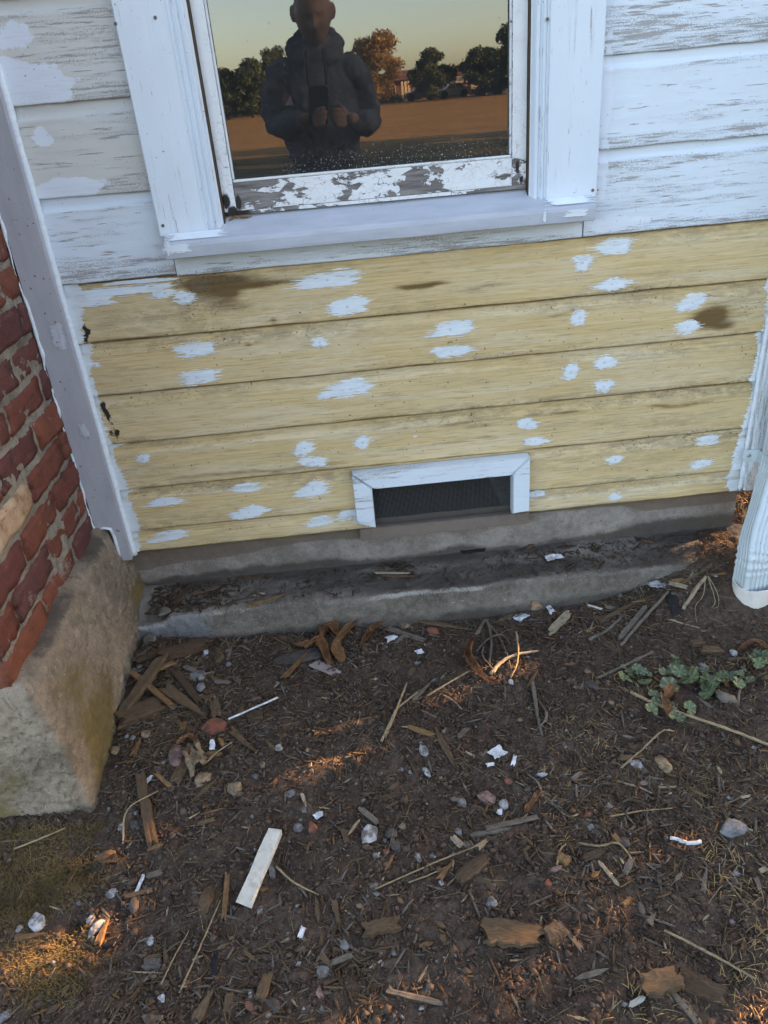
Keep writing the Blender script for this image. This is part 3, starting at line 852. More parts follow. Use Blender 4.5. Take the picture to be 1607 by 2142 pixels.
for i, (px, py, w, h, sl) in enumerate(DABS):
    P = at(px, py, 'y', 0.0)
    Q = at(px + w / 2, py - w * 0.05, 'y', 0.0)
    T = at(px, py - h / 2, 'y', 0.0)
    k = y_face(P[2])[1]
    dab(P[0], P[2], abs(Q[0] - P[0]), abs(T[2] - P[2]), 900 + i, yb[k], lambda z: y_face(z)[0], sl)
    if w > 30:                                     # the set nail under the dab shows through
        yy = y_face(P[2])[0] - 0.0030
        ring = [(P[0] + 0.0033 * math.cos(t), yy, P[2] + 0.0033 * math.sin(t)) for t in np.linspace(0, 2 * math.pi, 11)[:-1]]
        mesh_obj('nail_head', ring + [(P[0], yy - 0.0008, P[2])], [(q, (q + 1) % 10, 10) for q in range(10)], MAT['thinpaint'], yb[k])

# ragged white bands where the ends of the yellow boards were cut in, and the long smear at upper left
for k in range(6):
    z0, z1 = ZB[k], ZB[k + 1]
    for side in (0, 1):
        rng = random.Random(40 + k * 2 + side)
        V, F = [], []
        rows = int((z1 - z0 - 0.002) / 0.0013)
        wl = 0.0
        wide = ((0.014, 0.024, 0.022, 0.016, 0.024, 0.030), (0.030, 0.026, 0.016, 0.022, 0.012, 0.004))[side][k]
        for i in range(rows):
            z = z0 + 0.001 + (i + 0.5) * 0.0013
            t = i / rows
            wl = wl * 0.5 + rng.gauss(0, 0.0022)
            if rng.random() < 0.05: wl += rng.uniform(0, 0.010)
            w = wide * (0.85 + 0.35 * math.sin(3.1 * t + k)) + wl + (0.045 * max(0, 1 - (1 - t) * 9) if side == 0 and k in (0, 1, 2) else 0)
            xa, xb = ((-0.010, 0.002 + w) if side == 0 else (HX1 - w, HX1 + 0.002))
            y = y_face(z)[0] - 0.0015
            n = len(V)
            V += [(xa, y, z - 0.0007), (xa, y, z + 0.0007), (xb, y, z - 0.0005), (xb, y, z + 0.0005)]
            F.append((n, n + 2, n + 3, n + 1))
        mesh_obj('paint_band', V, F, MAT['newpaint'], yb[k])
Pa, Pb = at(150, 622, 'y', 0), at(352, 603, 'y', 0)
dab((Pa[0] + Pb[0]) / 2, 0.882, (Pb[0] - Pa[0]) / 2 * 1.05, 0.0125, 4001, yb[5], lambda z: y_face(z)[0], 0.05, 'paint_band', 0.25)
dab(0.062, 0.868, 0.05, 0.015, 4002, yb[5], lambda z: y_face(z)[0], 0.1, 'paint_band', 0.3)
dab(0.16, 0.8985, 0.115, 0.0045, 4003, yb[5], lambda z: y_face(z)[0], 0.0, 'paint_band', 0.1)

# ------------------------------------------------------------------ grey trim board against the chimney, with caulk
tv = np.array([(-0.072, 0.312), (-0.032, 0.312), (-0.028, 0.285), (-0.030, 0.213), (-0.004, 0.213), (-0.006, 2.74), (-0.072, 2.74)])
V = [(x, -0.026, z) for x, z in tv] + [(x, 0.013, z) for x, z in tv]
n = len(tv)
F = [tuple(range(n)), tuple(range(2 * n - 1, n - 1, -1))] + [(i, i + n, (i + 1) % n + n, (i + 1) % n) for i in range(n)]
trim = part('corner_trim', (np.array(V), F), MAT['grey'])
trim['label'] = 'grey painted trim board beside the chimney'
def bead(x, y, z0, z1, r, seed, parent, amp=0.3):
    zs = np.arange(z0, z1, 0.012)
    nn = fbm(zs * 18, seed, 0, 3, seed)
    n2 = fbm(zs * 60, seed + 5, 0, 2, seed + 3)
    path = [(x + 0.0025 * nn[i] * amp * 3, y + 0.0008 * n2[i], z) for i, z in enumerate(zs)]
    return tube(path, [max(0.0008, r * (1 + amp * nn[i] + amp * n2[i])) for i in range(len(zs))], 6)
part('caulk_bead', bead(-0.0735, -0.027, 0.31, 2.7, 0.0032, 3, None, 0.40), MAT['newpaint'], trim, True)
part('caulk_bead', bead(-0.0015, -0.004, 0.215, 2.7, 0.0075, 9, None, 0.07), MAT['newpaint'], trim, True)
part('caulk_bead', tube([(-0.066, -0.0275, 0.312), (-0.050, -0.0285, 0.315), (-0.034, -0.0285, 0.311), (-0.031, -0.028, 0.290), (-0.031, -0.028, 0.25), (-0.031, -0.027, 0.213)], [0.002, 0.0035, 0.004, 0.0045, 0.004, 0.002], 6), MAT['newpaint'], trim, True)
for (px, py, w, h, sd) in ((122, 705, 34, 62, 1), (176, 898, 22, 40, 2)):
    P = at(px, py, 'y', -0.026); T = at(px, py - h / 2, 'y', -0.026); Q = at(px + w / 2, py, 'y', -0.026)
    dab(P[0], P[2], Q[0] - P[0], T[2] - P[2], 7000 + sd, trim, lambda z: -0.0262, 0.0, 'paint_dab', 0.6, 'thinpaint')

# ------------------------------------------------------------------ right corner board
def rough_box(x0, x1, y0, y1, z0, z1, n, amp, seed, axis=2):
    zs = np.linspace(z0, z1, n)
    prof = [(x0, y1), (x0, y0 + 0.003), (x0 + 0.003, y0)] + [(x, y0) for x in np.linspace(x0 + 0.006, x1 - 0.006, 10)] + [(x1 - 0.003, y0), (x1, y0 + 0.003), (x1, y1)]
    V, m = [], len(prof)
    for z in zs:
        for (x, y) in prof:
            d = amp * float(fbm(x * 60, z * 7, y * 20, 3, seed))
            V.append((x, y + (d if y < y1 else 0), z))
    F = [tuple(int(i) for i in q) for q in grid_faces(n, m)]
    F += [tuple(range(m)), tuple((n - 1) * m + k for k in range(m))[::-1]]
    return np.array(V), F
def white_part(name, vf, mat, parent, cream, wear, seed, black=()):
    v, f = vf
    o = mesh_obj(name, v, f, mat, parent, False)
    X, Z = v[:, 0], v[:, 2]
    nn = fbm(X * 9, Z * 3, v[:, 1] * 9, 3, seed)
    B_ = np.zeros(len(v))
    for (cx, cz, a, c) in black:
        B_ = np.maximum(B_, np.exp(-((X - cx) / a) ** 2 - ((Z - cz) / c) ** 2))
    set_attr(o.data, 'st', np.stack([np.full(len(v), cream), np.clip(wear + 0.35 * nn, 0, 1.4), B_, np.ones(len(v))], -1))
    return o
cb = white_part('corner_board', rough_box(1.6045, 1.668, -0.024, 0.0135, 0.232, 2.74, 260, 0.0015, 5), MAT['whitev'], house, 0.1, 0.98, 6)
cb['label'] = 'grey weathered corner board with peeling white paint'
white_part('corner_board', (lambda v: (v[0], v[1]))(box(1.6615, 1.684, -0.0, 0.09, 0.236, 2.74)), MAT['whitev'], house, 0.1, 0.95, 8)
bx_ = tube([(1.6025, -0.006, z) for z in np.arange(0.225, 2.7, 0.012)], [0.0055 + 0.0012 * math.sin(i * 1.7) for i in range(len(np.arange(0.225, 2.7, 0.012)))], 6)
part('caulk_bead', bx_, MAT['newpaint'], cb, True)

# ------------------------------------------------------------------ the window
win = empty('window', (0.70 - 0.8, 0 - 0.5, 1.0), house)
win['label'] = 'window with peeling white sash and dark glass reflecting a field'
def wpart(name, vf, mat, smooth=False): return mesh_obj(name, vf[0], vf[1], mat, win, smooth)
def extrude_prof(prof, z0, z1, n, seed, amp=0.0004, skew=None):
    zs = np.linspace(z0, z1, n)
    V, m = [], len(prof)
    for z in zs:
        for (x, y) in prof:
            d = amp * float(fbm(x * 50, z * 8, 0, 2, seed))
            V.append((x, y + d, z))
    F = [tuple(int(i) for i in q) for q in grid_faces(n, m)]
    F += [tuple(range(m)), tuple((n - 1) * m + k for k in range(m))[::-1]]
    return np.array(V), F
mold = [(0, -0.030), (0.004, -0.031), (0.006, -0.025), (0.009, -0.0225), (0.011, -0.026), (0.016, -0.0275), (0.0185, -0.0225), (0.0205, -0.020), (0.023, -0.0235), (0.029, -0.025), (0.032, -0.021), (0.034, -0.016), (0.036, -0.0125), (0.038, -0.012), (0.038, 0.012)]
def casing(sgn, xo, xi, seed):
    pr = [(xo, 0.012), (xo, -0.028), (xo + sgn * 0.002, -0.030)] + [(xo + sgn * t, -0.030) for t in np.linspace(0.008, 0.088, 9)] + [(xi + sgn * a, y) for a, y in mold]
    if sgn < 0: pr = pr[::-1]
    vf = extrude_prof(pr, 0.992, 2.18, 200, seed)
    v = vf[0].copy()
    low = v[:, 2] < 1.002                          # foot of the casing follows the sloping sill
    v[low, 2] = 0.992 + np.clip((v[low, 1] + 0.03) * 0.55, 0, 0.02)
    return v, vf[1]
c1 = white_part('casing', casing(1, 0.240, 0.336, 1), MAT['whitev'], win, 0.0, 0.42, 11)
c2 = white_part('casing', casing(-1, 1.166, 1.062, 2), MAT['whitev'], win, 0.0, 0.72, 12)
white_part('casing_head', box(0.236, 1.170, -0.032, 0.012, 2.183, 2.29), MAT['whitev'], win, 0.0, 0.3, 13)
for (px, py) in ((242, 50), (325, 37), (341, 472), (1240, 398), (1145, 40)):
    P = at(px, py, 'y', -0.0305)
    a = np.linspace(0, 2 * math.pi, 11)[:-1]
    V = [(P[0] + 0.0034 * math.cos(t), -0.0312, P[2] + 0.0034 * math.sin(t)) for t in a] + [(P[0], -0.0318, P[2])]
    wpart('nail_head', (np.array(V), [(i, (i + 1) % 10, 10) for i in range(10)]), MAT['s_grey'])
# stops (dark joint between stop and sash)
wpart('stop', box(0.3745, 0.3775, -0.012, 0.03, 1.0, 2.18), MAT['w_dark'])
wpart('stop', box(1.0225, 1.0245, -0.012, 0.03, 1.0, 2.18), MAT['w_dark'])
# sill
def sill_mesh():
    xs = np.linspace(0.252, 1.154, 120)
    prof = [(0.02, 0.94), (-0.062, 0.9495), (-0.0655, 0.951), (-0.0665, 0.957), (-0.067, 0.965), (-0.067, 0.973), (-0.0655, 0.979), (-0.061, 0.9825), (-0.05, 0.9865), (-0.035, 0.9925), (-0.02, 0.999), (-0.005, 1.0055), (0.012, 1.0145), (0.02, 1.018)]
    V, m = [], len(prof)
    for x in xs:
        for (y, z) in prof:
            V.append((x, y + 0.0007 * float(fbm(x * 14, z * 30, 0, 3, 8)), z + 0.0006 * float(fbm(x * 9, y * 30, 0, 3, 9))))
    F = [tuple(int(i) for i in q)[::-1] for q in grid_faces(len(xs), m)]
    F += [tuple(range(m)), tuple((len(xs) - 1) * m + k for k in range(m))[::-1]]
    return np.array(V), F
sl = wpart('sill', sill_mesh(), MAT['sill'])
def sill_dab(px, py, w, h, seed, top=False, mat='newpaint'):
    y = -0.0675
    P = at(px, py, 'y', y); Q = at(px + w / 2, py, 'y', y); T = at(px, py - h / 2, 'y', y)
    dab(P[0], P[2], Q[0] - P[0], T[2] - P[2], seed, win, lambda z: y + 0.0004, 0.1, 'paint_dab', 0.5, mat)
sill_dab(375, 520, 62, 26, 71); sill_dab(1203, 445, 46, 22, 72); sill_dab(1140, 452, 10, 34, 73); sill_dab(352, 520, 18, 40, 74)
# sloping top: smears of white under the casing feet
def flat_smear(x0, x1, y0, y1, seed):
    rng = random.Random(seed); V, F = [], []
    for i in range(16):
        y = y0 + (y1 - y0) * (i + 0.5) / 16
        a, b_ = x0 + rng.uniform(-0.012, 0.012), x1 + rng.uniform(-0.012, 0.012)
        z = float(np.interp(y, [-0.061, -0.05, -0.035, -0.02, -0.005, 0.012], [0.9825, 0.9865, 0.9925, 0.999, 1.0055, 1.0145])) + 0.0018
        d = (y1 - y0) / 32 * 1.02
        n = len(V); V += [(a, y - d, z - d * 0.42), (b_, y - d, z - d * 0.42), (b_, y + d, z + d * 0.42), (a, y + d, z + d * 0.42)]; F.append((n, n + 1, n + 2, n + 3))
    wpart('paint_smear', (np.array(V), F), MAT['newpaint'])
flat_smear(0.262, 0.375, -0.058, -0.032, 1); flat_smear(1.06, 1.148, -0.058, -0.032, 2)
# sash: stiles, bottom rail, glazing bead, top rail
SY = 0.004
def strip_grid(x0, x1, z0, z1, y, step=0.004, seed=0, depth=0.03):
    xs = np.linspace(x0, x1, max(2, int((x1 - x0) / step) + 1)); zs = np.linspace(z0, z1, max(2, int((z1 - z0) / step) + 1))
    X, Z = np.meshgrid(xs, zs, indexing='ij')
    Y = y + 0.0006 * fbm(X * 30, Z * 30, 0, 3, seed)
    v = np.stack([X, Y, Z], -1).reshape(-1, 3)
    f = [tuple(int(i) for i in q) for q in grid_faces(len(xs), len(zs))]
    bv, bf = box(x0, x1, y + 0.0025, y + depth, z0, z1)
    rim = []
    return merge([(v, f), (bv, bf)])
white_part('sash_stile', strip_grid(0.3785, 0.4035, 1.022, 2.16, SY, 0.004, 21), MAT['peel'], win, 0, 0.13, 21, [(0.384, 1.045, .012, .022), (0.395, 1.025, .014, .012)])
white_part('sash_stile', strip_grid(0.9925, 1.0215, 1.022, 2.16, SY, 0.004, 22), MAT['peel'], win, 0, 0.13, 22, [(1.003, 1.06, .005, .02), (1.012, 1.035, .006, .012)])
rail = white_part('sash_rail', strip_grid(0.4045, 0.9915, 1.024, 1.078, SY + 0.0015, 0.004, 23), MAT['peel'], win, 0, 0.52, 23, [(0.41, 1.04, .008, .02)])
rail['label'] = 'bottom rail with paint flaking off grey wood'
white_part('sash_rail', strip_grid(0.4045, 0.9915, 2.10, 2.16, SY + 0.0015, 0.01, 24), MAT['peel'], win, 0, 0.2, 24)
white_part('drip_edge', strip_grid(0.379, 1.021, 1.0165, 1.0235, SY - 0.002, 0.004, 25, 0.02), MAT['peel'], win, 0, 0.55, 25, [(0.40, 1.02, .05, .01), (0.9, 1.02, .15, .004)])
white_part('glazing_bead', merge([bev_box(0.4045, 0.9915, 0.007, 0.017, 1.0785, 1.0835, 0.0015), bev_box(0.404, 0.4085, 0.007, 0.017, 1.084, 2.10, 0.0015), bev_box(0.9875, 0.992, 0.007, 0.017, 1.084, 2.10, 0.0015)]), MAT['peel'], win, 0, 0.12, 26)
xs = np.linspace(0.404, 0.992, 60); zs = np.linspace(1.078, 2.10, 90)
X, Z = np.meshgrid(xs, zs, indexing='ij')
gp = wpart('pane', (np.stack([X, np.full_like(X, 0.0185), Z], -1).reshape(-1, 3), [tuple(int(i) for i in q) for q in grid_faces(60, 90)]), MAT['glass'])
set_attr(gp.data, 'st', np.stack([X * 0, sstep(1.16, 1.085, Z) * sstep(0.40, 0.60, X), X * 0, X * 0 + 1], -1))
# dead leaf bits in the corner of the sill
wpart('leaf_scrap', tube(catmull([(0.385, -0.004, 1.0085), (0.40, -0.002, 1.013), (0.42, -0.003, 1.0115), (0.435, -0.001, 1.012)], 5), [0.0015, 0.003, 0.0025, 0.003, 0.002, 0.003, 0.0025, 0.002, 0.003, 0.003, 0.002, 0.0025, 0.002, 0.0015, 0.001, 0.001], 5), MAT['leaf'])

# ------------------------------------------------------------------ crawl-space vent
vent = empty('vent', (0.81 - 0.8, -0.5, 0.23), house)
vent['label'] = 'screened crawl-space vent in a white mitred frame'
def vpart(name, vf, mat, smooth=False): return mesh_obj(name, vf[0], vf[1], mat, vent, smooth)
def mitre(pts, y0, y1):                            # quad prism with a chamfered front
    c = np.mean(pts, 0)
    fr = [tuple(np.array(p) + (c - np.array(p)) / np.linalg.norm(c - np.array(p)) * 0.005) for p in pts]
    V = [(x, y1, z) for x, z in pts] + [(x, y0 + 0.008, z) for x, z in pts] + [(x, y0, z) for x, z in fr]
    F = [(8, 9, 10, 11)] + [(4 + i, 4 + (i + 1) % 4, 8 + (i + 1) % 4, 8 + i) for i in range(4)] + [(i, (i + 1) % 4, 4 + (i + 1) % 4, 4 + i) for i in range(4)]
    return np.array(V), F
o0 = (0.586, 1.034, 0.392); i0 = (0.634, 0.990, 0.348)
for q in ([(o0[0], o0[2]), (o0[1], o0[2]), (i0[1], i0[2]), (i0[0], i0[2])][::-1],
          [(o0[0] - 0.001, 0.248), (o0[0] - 0.001, o0[2] - 0.001), (i0[0] - 0.001, i0[2] - 0.001), (i0[0] - 0.001, 0.232)][::-1],
          [(i0[1] + 0.001, 0.232), (i0[1] + 0.001, i0[2] - 0.001), (o0[1] + 0.001, o0[2] - 0.001), (o0[1] + 0.001, 0.236)][::-1]):
    o_ = white_part('frame_piece', mitre(q, -0.028, 0.004), MAT['whiteh'], vent, 0.0, 0.75, 31)
vpart('sill_board', bev_box(0.590, 1.040, -0.006, 0.012, 0.187, 0.2215, 0.0015), MAT['brownpaint'])
wires = []
for x in np.arange(0.630, 0.995, 0.0034): wires.append(box(x - 0.0003, x + 0.0003, 0.0060, 0.0066, 0.223, 0.352))
for z in np.arange(0.224, 0.352, 0.0034): wires.append(box(0.630, 0.994, 0.0066, 0.0072, z - 0.0003, z + 0.0003))
vpart('screen', merge(wires), MAT['wire'])

# ------------------------------------------------------------------ foundation wall and the concrete ledge in front of it
def slab(name, P, mat, parent, attr, seed, amp, nu, nv, freq=14):
    """A displaced quad patch, corners P00, P10, P11, P01 (u along the first edge)."""
    P = np.array(P, float)
    u, v = np.meshgrid(np.linspace(0, 1, nu), np.linspace(0, 1, nv), indexing='ij')
    S = (P[0] * ((1 - u) * (1 - v))[..., None] + P[1] * (u * (1 - v))[..., None] + P[2] * (u * v)[..., None] + P[3] * ((1 - u) * v)[..., None])
    nrm = np.cross(P[1] - P[0], P[3] - P[0]); nrm /= np.linalg.norm(nrm)
    d = amp * fbm(S[..., 0] * freq, S[..., 1] * freq, S[..., 2] * freq, 4, seed)
    S = S + nrm * d[..., None]
    return S, u, v
S, u, v = slab('f', [(-0.06, 0.026, 0.06), (1.617, 0.026, 0.06), (1.617, 0.026, 0.232), (-0.06, 0.026, 0.232)], None, None, None, 51, 0.0022, 380, 44)
S[..., 1] += 0.004 * sstep(0.13, 0.09, S[..., 2])
V = S.reshape(-1, 3)
F = [tuple(int(i) for i in q) for q in grid_faces(380, 44)]
fo = mesh_obj('foundation', *merge([(V, F), box(-0.06, 0.636, 0.034, 0.30, 0.0, 0.219), box(0.988, 1.617, 0.034, 0.30, 0.0, 0.219), box(0.637, 0.987, 0.034, 0.30, 0.0, 0.180)]), MAT['found'], house, False)
FX, FZ = V[:, 0], V[:, 2]
R_ = sstep(0.165, 0.195, FZ + 0.012 * fbm(FX * 5, FZ * 10, 0, 3, 61) + 0.02 * sstep(0.5, 0.1, FX) - 0.012 * sstep(0.5, 1.0, FX) + 0.012 * sstep(1.1, 1.4, FX))
G_ = np.clip(sstep(0.135, 0.085, FZ + 0.014 * fbm(FX * 8, FZ * 8, 0, 3, 62)) * 0.9 + sstep(1.10, 1.45, FX) * sstep(0.17, 0.12, FZ) * 0.8, 0, 1.1)
nb = len(fo.data.vertices) - len(V)
A = np.zeros((len(fo.data.vertices), 4)); A[:len(V), 0] = R_; A[:len(V), 1] = G_; A[:, 3] = 1
set_attr(fo.data, 'st', A)
# ledge: swept profile with a worn rounded arris, broken at the left end
xs = np.linspace(-0.035, 1.66, 430)
prof = [(0.030, LEDGE_Z + 0.006)] + [(y, LEDGE_Z + 0.004 - 0.004 * (0.03 - y) / 0.14) for y in np.linspace(0.015, -0.108, 22)] + [(-0.114, LEDGE_Z - 0.001), (-0.119, LEDGE_Z - 0.004), (LEDGE_Y, LEDGE_Z - 0.010)] + [(LEDGE_Y - 0.006 * t, LEDGE_Z - 0.010 - 0.11 * t) for t in np.linspace(0.06, 1, 18)]
m = len(prof)
PY = np.array([p[0] for p in prof]); PZ = np.array([p[1] for p in prof])
X = np.repeat(xs[:, None], m, 1)
Y = PY[None] + 0.0045 * fbm(X * 7, PZ[None] * 9, 0, 4, 81) + 0.0024 * fbm(X * 60, PY[None] * 60, PZ[None] * 60, 3, 82)
Z = PZ[None] + 0.0040 * fbm(X * 6, PY[None] * 9, 0, 4, 83) + 0.0024 * fbm(X * 60, PY[None] * 60, PZ[None] * 60, 3, 84)
brk = sstep(0.095, 0.05, X + 0.02 * fbm(X * 0 + PY[None] * 30, 0, 0, 2, 4)) * sstep(-0.03, -0.09, Y)   # broken left end
Z = Z - 0.020 * brk
V = np.stack([X, Y, Z], -1).reshape(-1, 3)
le = mesh_obj('ledge', V, grid_faces(430, m)[:, ::-1].copy(), MAT['ledge'], house, True)
le['label'] = 'low rough concrete ledge along the foot of the wall'
top = (np.arange(m) < 24)[None] * np.ones_like(X)
G_ = top * np.clip(0.16 + 0.5 * fbm(X * 4, Y * 14, 0, 3, 85) + 0.25 * sstep(0.3, 0.9, X) + 0.4 * sstep(-0.03, 0.02, Y), 0, 1) + (1 - top) * (np.clip(0.12 + 0.35 * fbm(X * 3, Z * 15, 0, 3, 86), 0, 1) + 0.6 * sstep(0.035, 0.0, Z) + 0.5 * sstep(1.15, 1.5, X))
B_ = np.exp(-((np.arange(m)[None] - 24.5) / 1.6) ** 2) * np.clip(0.35 + 0.6 * fbm(X * 8, 0, 0, 3, 87), 0, 1) + 0.35 * np.exp(-((PY[None] - 0.004) / 0.006) ** 2) * sstep(0.0, 0.3, fbm(X * 5, 0, 0, 3, 88))
R_ = (1 - top) * sstep(0.26, 0.12, X) * 0.75
set_attr(le.data, 'st', np.stack([R_, np.clip(G_, 0, 1.1), np.clip(B_, 0, 1), np.ones_like(X)], -1))

# ------------------------------------------------------------------ chimney: single bricks in mortar on a concrete base
chim = empty('chimney', (-0.5, -0.30, 0))
tag(chim, 'red brick chimney on a rough concrete base at the left edge', 'chimney')
CX, CY0, BZ0, BH = -0.075, -0.600, 0.292, 0.0755
NC = 24
def brick_mesh(seed, L=0.2, D=0.1, H=0.0615):
    rng = np.random.RandomState(seed)
    bm = bmesh.new()
    bmesh.ops.create_cube(bm, size=1.0)
    bmesh.ops.scale(bm, vec=(D, L, H), verts=bm.verts)
    bmesh.ops.bevel(bm, geom=bm.edges[:], offset=0.0030, segments=2, affect='EDGES')
    bmesh.ops.subdivide_edges(bm, edges=[e for e in bm.edges if e.calc_length() > 0.04], cuts=5, use_grid_fill=True)
    for v in bm.verts:
        p = np.array(v.co)
        d = 0.0060 * float(fbm(p[0] * 48, p[1] * 48, p[2] * 48, 3, seed)) 
        v.co += v.co.normalized() * d
        v.co.x += 0.0030 * float(noise3(p[0] * 9, p[1] * 14, p[2] * 20, seed + 5))
    me = bpy.data.meshes.new('brick')
    bm.to_mesh(me); bm.free()
    me.polygons.foreach_set('use_smooth', np.ones(len(me.polygons), dtype=bool))
    return me
bms = [brick_mesh(s) for s in range(8)]
for b_ in bms: b_.materials.append(MAT['brick'])
tanme = brick_mesh(77); tanme.materials.append(MAT['tanbrick'])
rng = random.Random(5)
def brick(me, x, y, z, sx, sy, sz, rot=0.0):
    o = bpy.data.objects.new('brick', me)
    COL.objects.link(o); o.parent = chim
    o.location = (x + 0.5, y + 0.30, z)
    o.scale = (sx, sy, sz)
    o.rotation_euler = (rng.gauss(0, 0.006), rng.gauss(0, 0.008), rot + rng.gauss(0, 0.008))
    return o
TAN = at(40, 1085, 'x', CX)
for c in range(NC):
    z = BZ0 + c * BH + 0.034
    y = CY0 + (0.0 if c % 2 == 0 else 0.0)
    first = 0.205 if c % 2 == 0 else 0.100
    k = 0
    while y < 0.03:
        L = (first if k == 0 else 0.200) + rng.uniform(-0.006, 0.006)
        if y + L > 0.05: L = 0.055 - y
        if L > 0.02:
            yc = y + L / 2
            me = rng.choice(bms)
            if abs(z - TAN[2]) < 0.034 and abs(yc - TAN[1]) < 0.10:
                me = tanme
            o = brick(me, CX - 0.050 + rng.uniform(-0.002, 0.002), yc, z + rng.uniform(-0.0015, 0.0015), 1.0, L / 0.2, rng.uniform(0.96, 1.03))
            if me is tanme: o['label'] = 'pale tan brick'
        y += L + 0.0115
        k += 1
    x = CX - (0.112 if c % 2 == 0 else 0.2)          # front face, hidden from here but part of the chimney
    x = CX - (0.113 if c % 2 == 0 else 0.113)
    while x > -0.92:
        L = 0.200 + rng.uniform(-0.004, 0.004)
        if k and x == CX - 0.113 and c % 2: L = 0.10
        brick(rng.choice(bms), x - L / 2, CY0 + 0.050, z, L / 0.2, 0.5 if False else 1.0, 1.0, math.pi / 2).scale = (1.0, L / 0.2, 1.0)
        x -= L + 0.0115
S, u, v = slab('m', [(CX - 0.0075, CY0 + 0.008, 0.27), (CX - 0.0075, 0.03, 0.27), (CX - 0.0075, 0.03, 2.10), (CX - 0.0075, CY0 + 0.008, 2.10)], None, None, None, 91, 0.0048, 150, 450, 30)
S[..., 0] += 0.0025
V = S.reshape(-1, 3)
F = [tuple(int(i) for i in q) for q in grid_faces(150, 450)]
mo = mesh_obj('mortar', *merge([(V, F), box(-0.915, CX - 0.013, CY0 + 0.0085, 0.0, 0.262, 2.098)]), MAT['mortar'], chim, False)
A = np.zeros((len(mo.data.vertices), 4)); A[:, 3] = 1
A[:len(V), 0] = np.clip(0.35 * fbm(V[:, 1] * 9, V[:, 2] * 9, 0, 3, 92) + 0.5 * sstep(0.36, 0.28, V[:, 2]), 0, 1)
A[:len(V), 1] = np.clip(0.05 + 0.5 * fbm(V[:, 1] * 13, V[:, 2] * 13, 0, 3, 93), 0, 1) * 0.5
set_attr(mo.data, 'st', A)
# base block: right face leans out towards the ground, rough front, sloping shoulder under the bricks
def base_block():
    rings = []
    prof = [(0.312, -0.062, CY0 + 0.004), (0.306, -0.050, CY0 - 0.010), (0.293, -0.042, CY0 - 0.016), (0.270, -0.038, CY0 - 0.018)]
    for t in np.linspace(0.03, 1, 100):
        z = 0.27 - t * 0.31
        prof.append((z, -0.038 + 0.040 * t ** 0.8 + 0.006 * math.sin(t * 3.1), CY0 - 0.018 - 0.020 * t))
    n1, n2 = 190, 200
    V = []
    for (z, xr, yf) in prof:
        ring = []
        for y in np.linspace(0.035, yf + 0.012, n1): ring.append((xr, y, z))
        for a in np.linspace(0, math.pi / 2, 9)[1:-1]:
            ring.append((xr - 0.012 + 0.012 * math.cos(a), yf + 0.012 - 0.012 * math.sin(a), z))
        for x in (xr - 0.012 - (0.94 + xr) * np.linspace(0, 1, n2) ** 2): ring.append((x, yf, z))
        rings.append(ring)
    R_ = np.array(rings)
    N = np.zeros_like(R_)
    d = 0.0022 * fbm(R_[..., 0] * 8, R_[..., 1] * 8, R_[..., 2] * 8, 3, 95) + 0.0026 * fbm(R_[..., 0] * 45, R_[..., 1] * 45, R_[..., 2] * 45, 3, 96) - 0.0035 * sstep(0.25, 0.6, fbm(R_[..., 0] * 95, R_[..., 1] * 95, R_[..., 2] * 95, 2, 197))
    m = R_.shape[1]
    wx = np.concatenate([np.ones(n1), np.linspace(1, 0, 7), np.zeros(n2)])
    wy = np.concatenate([np.zeros(n1), np.linspace(0, -1, 7), -np.ones(n2)])
    R_[..., 0] += d * wx; R_[..., 1] += d * wy
    R_[..., 2] += 0.004 * fbm(R_[..., 0] * 9, R_[..., 1] * 9, 0, 3, 97) * (R_[..., 2] > 0.2)
    F = grid_faces(R_.shape[0], m)
    # shoulder surface from the top ring back under the bricks
    topi = R_[0].copy(); inn = topi.copy()
    inn[:, 0] = np.minimum(topi[:, 0], CX - 0.004); inn[:, 1] = np.maximum(topi[:, 1], CY0 + 0.004); inn[:, 2] += 0.003
    V = np.concatenate([R_.reshape(-1, 3), inn])
    o = R_.shape[0] * m
    F2 = np.array([(i, o + i, o + i + 1, i + 1) for i in range(m - 1)])
    return V, np.concatenate([F[:, ::-1], F2])
V, F = base_block()
ba = mesh_obj('base', V, F, MAT['base'], chim, True)
ba['label'] = 'rough concrete base block stained ochre'
R_ = np.clip(0.16 + 0.45 * fbm(V[:, 0] * 4, V[:, 1] * 4, V[:, 2] * 5, 3, 98) + 0.35 * sstep(-0.25, -0.5, V[:, 1]) * sstep(0.2, 0.05, V[:, 2]), 0, 1)
G_ = np.clip(0.05 + 0.4 * fbm(V[:, 0] * 9, V[:, 1] * 9, V[:, 2] * 9, 3, 99) + 0.5 * sstep(0.285, 0.31, V[:, 2]) + 0.5 * sstep(0.03, 0.0, V[:, 2]), 0, 1)
set_attr(ba.data, 'st', np.stack([R_, G_, 0.3 * np.ones(len(V)), np.ones(len(V))], -1))

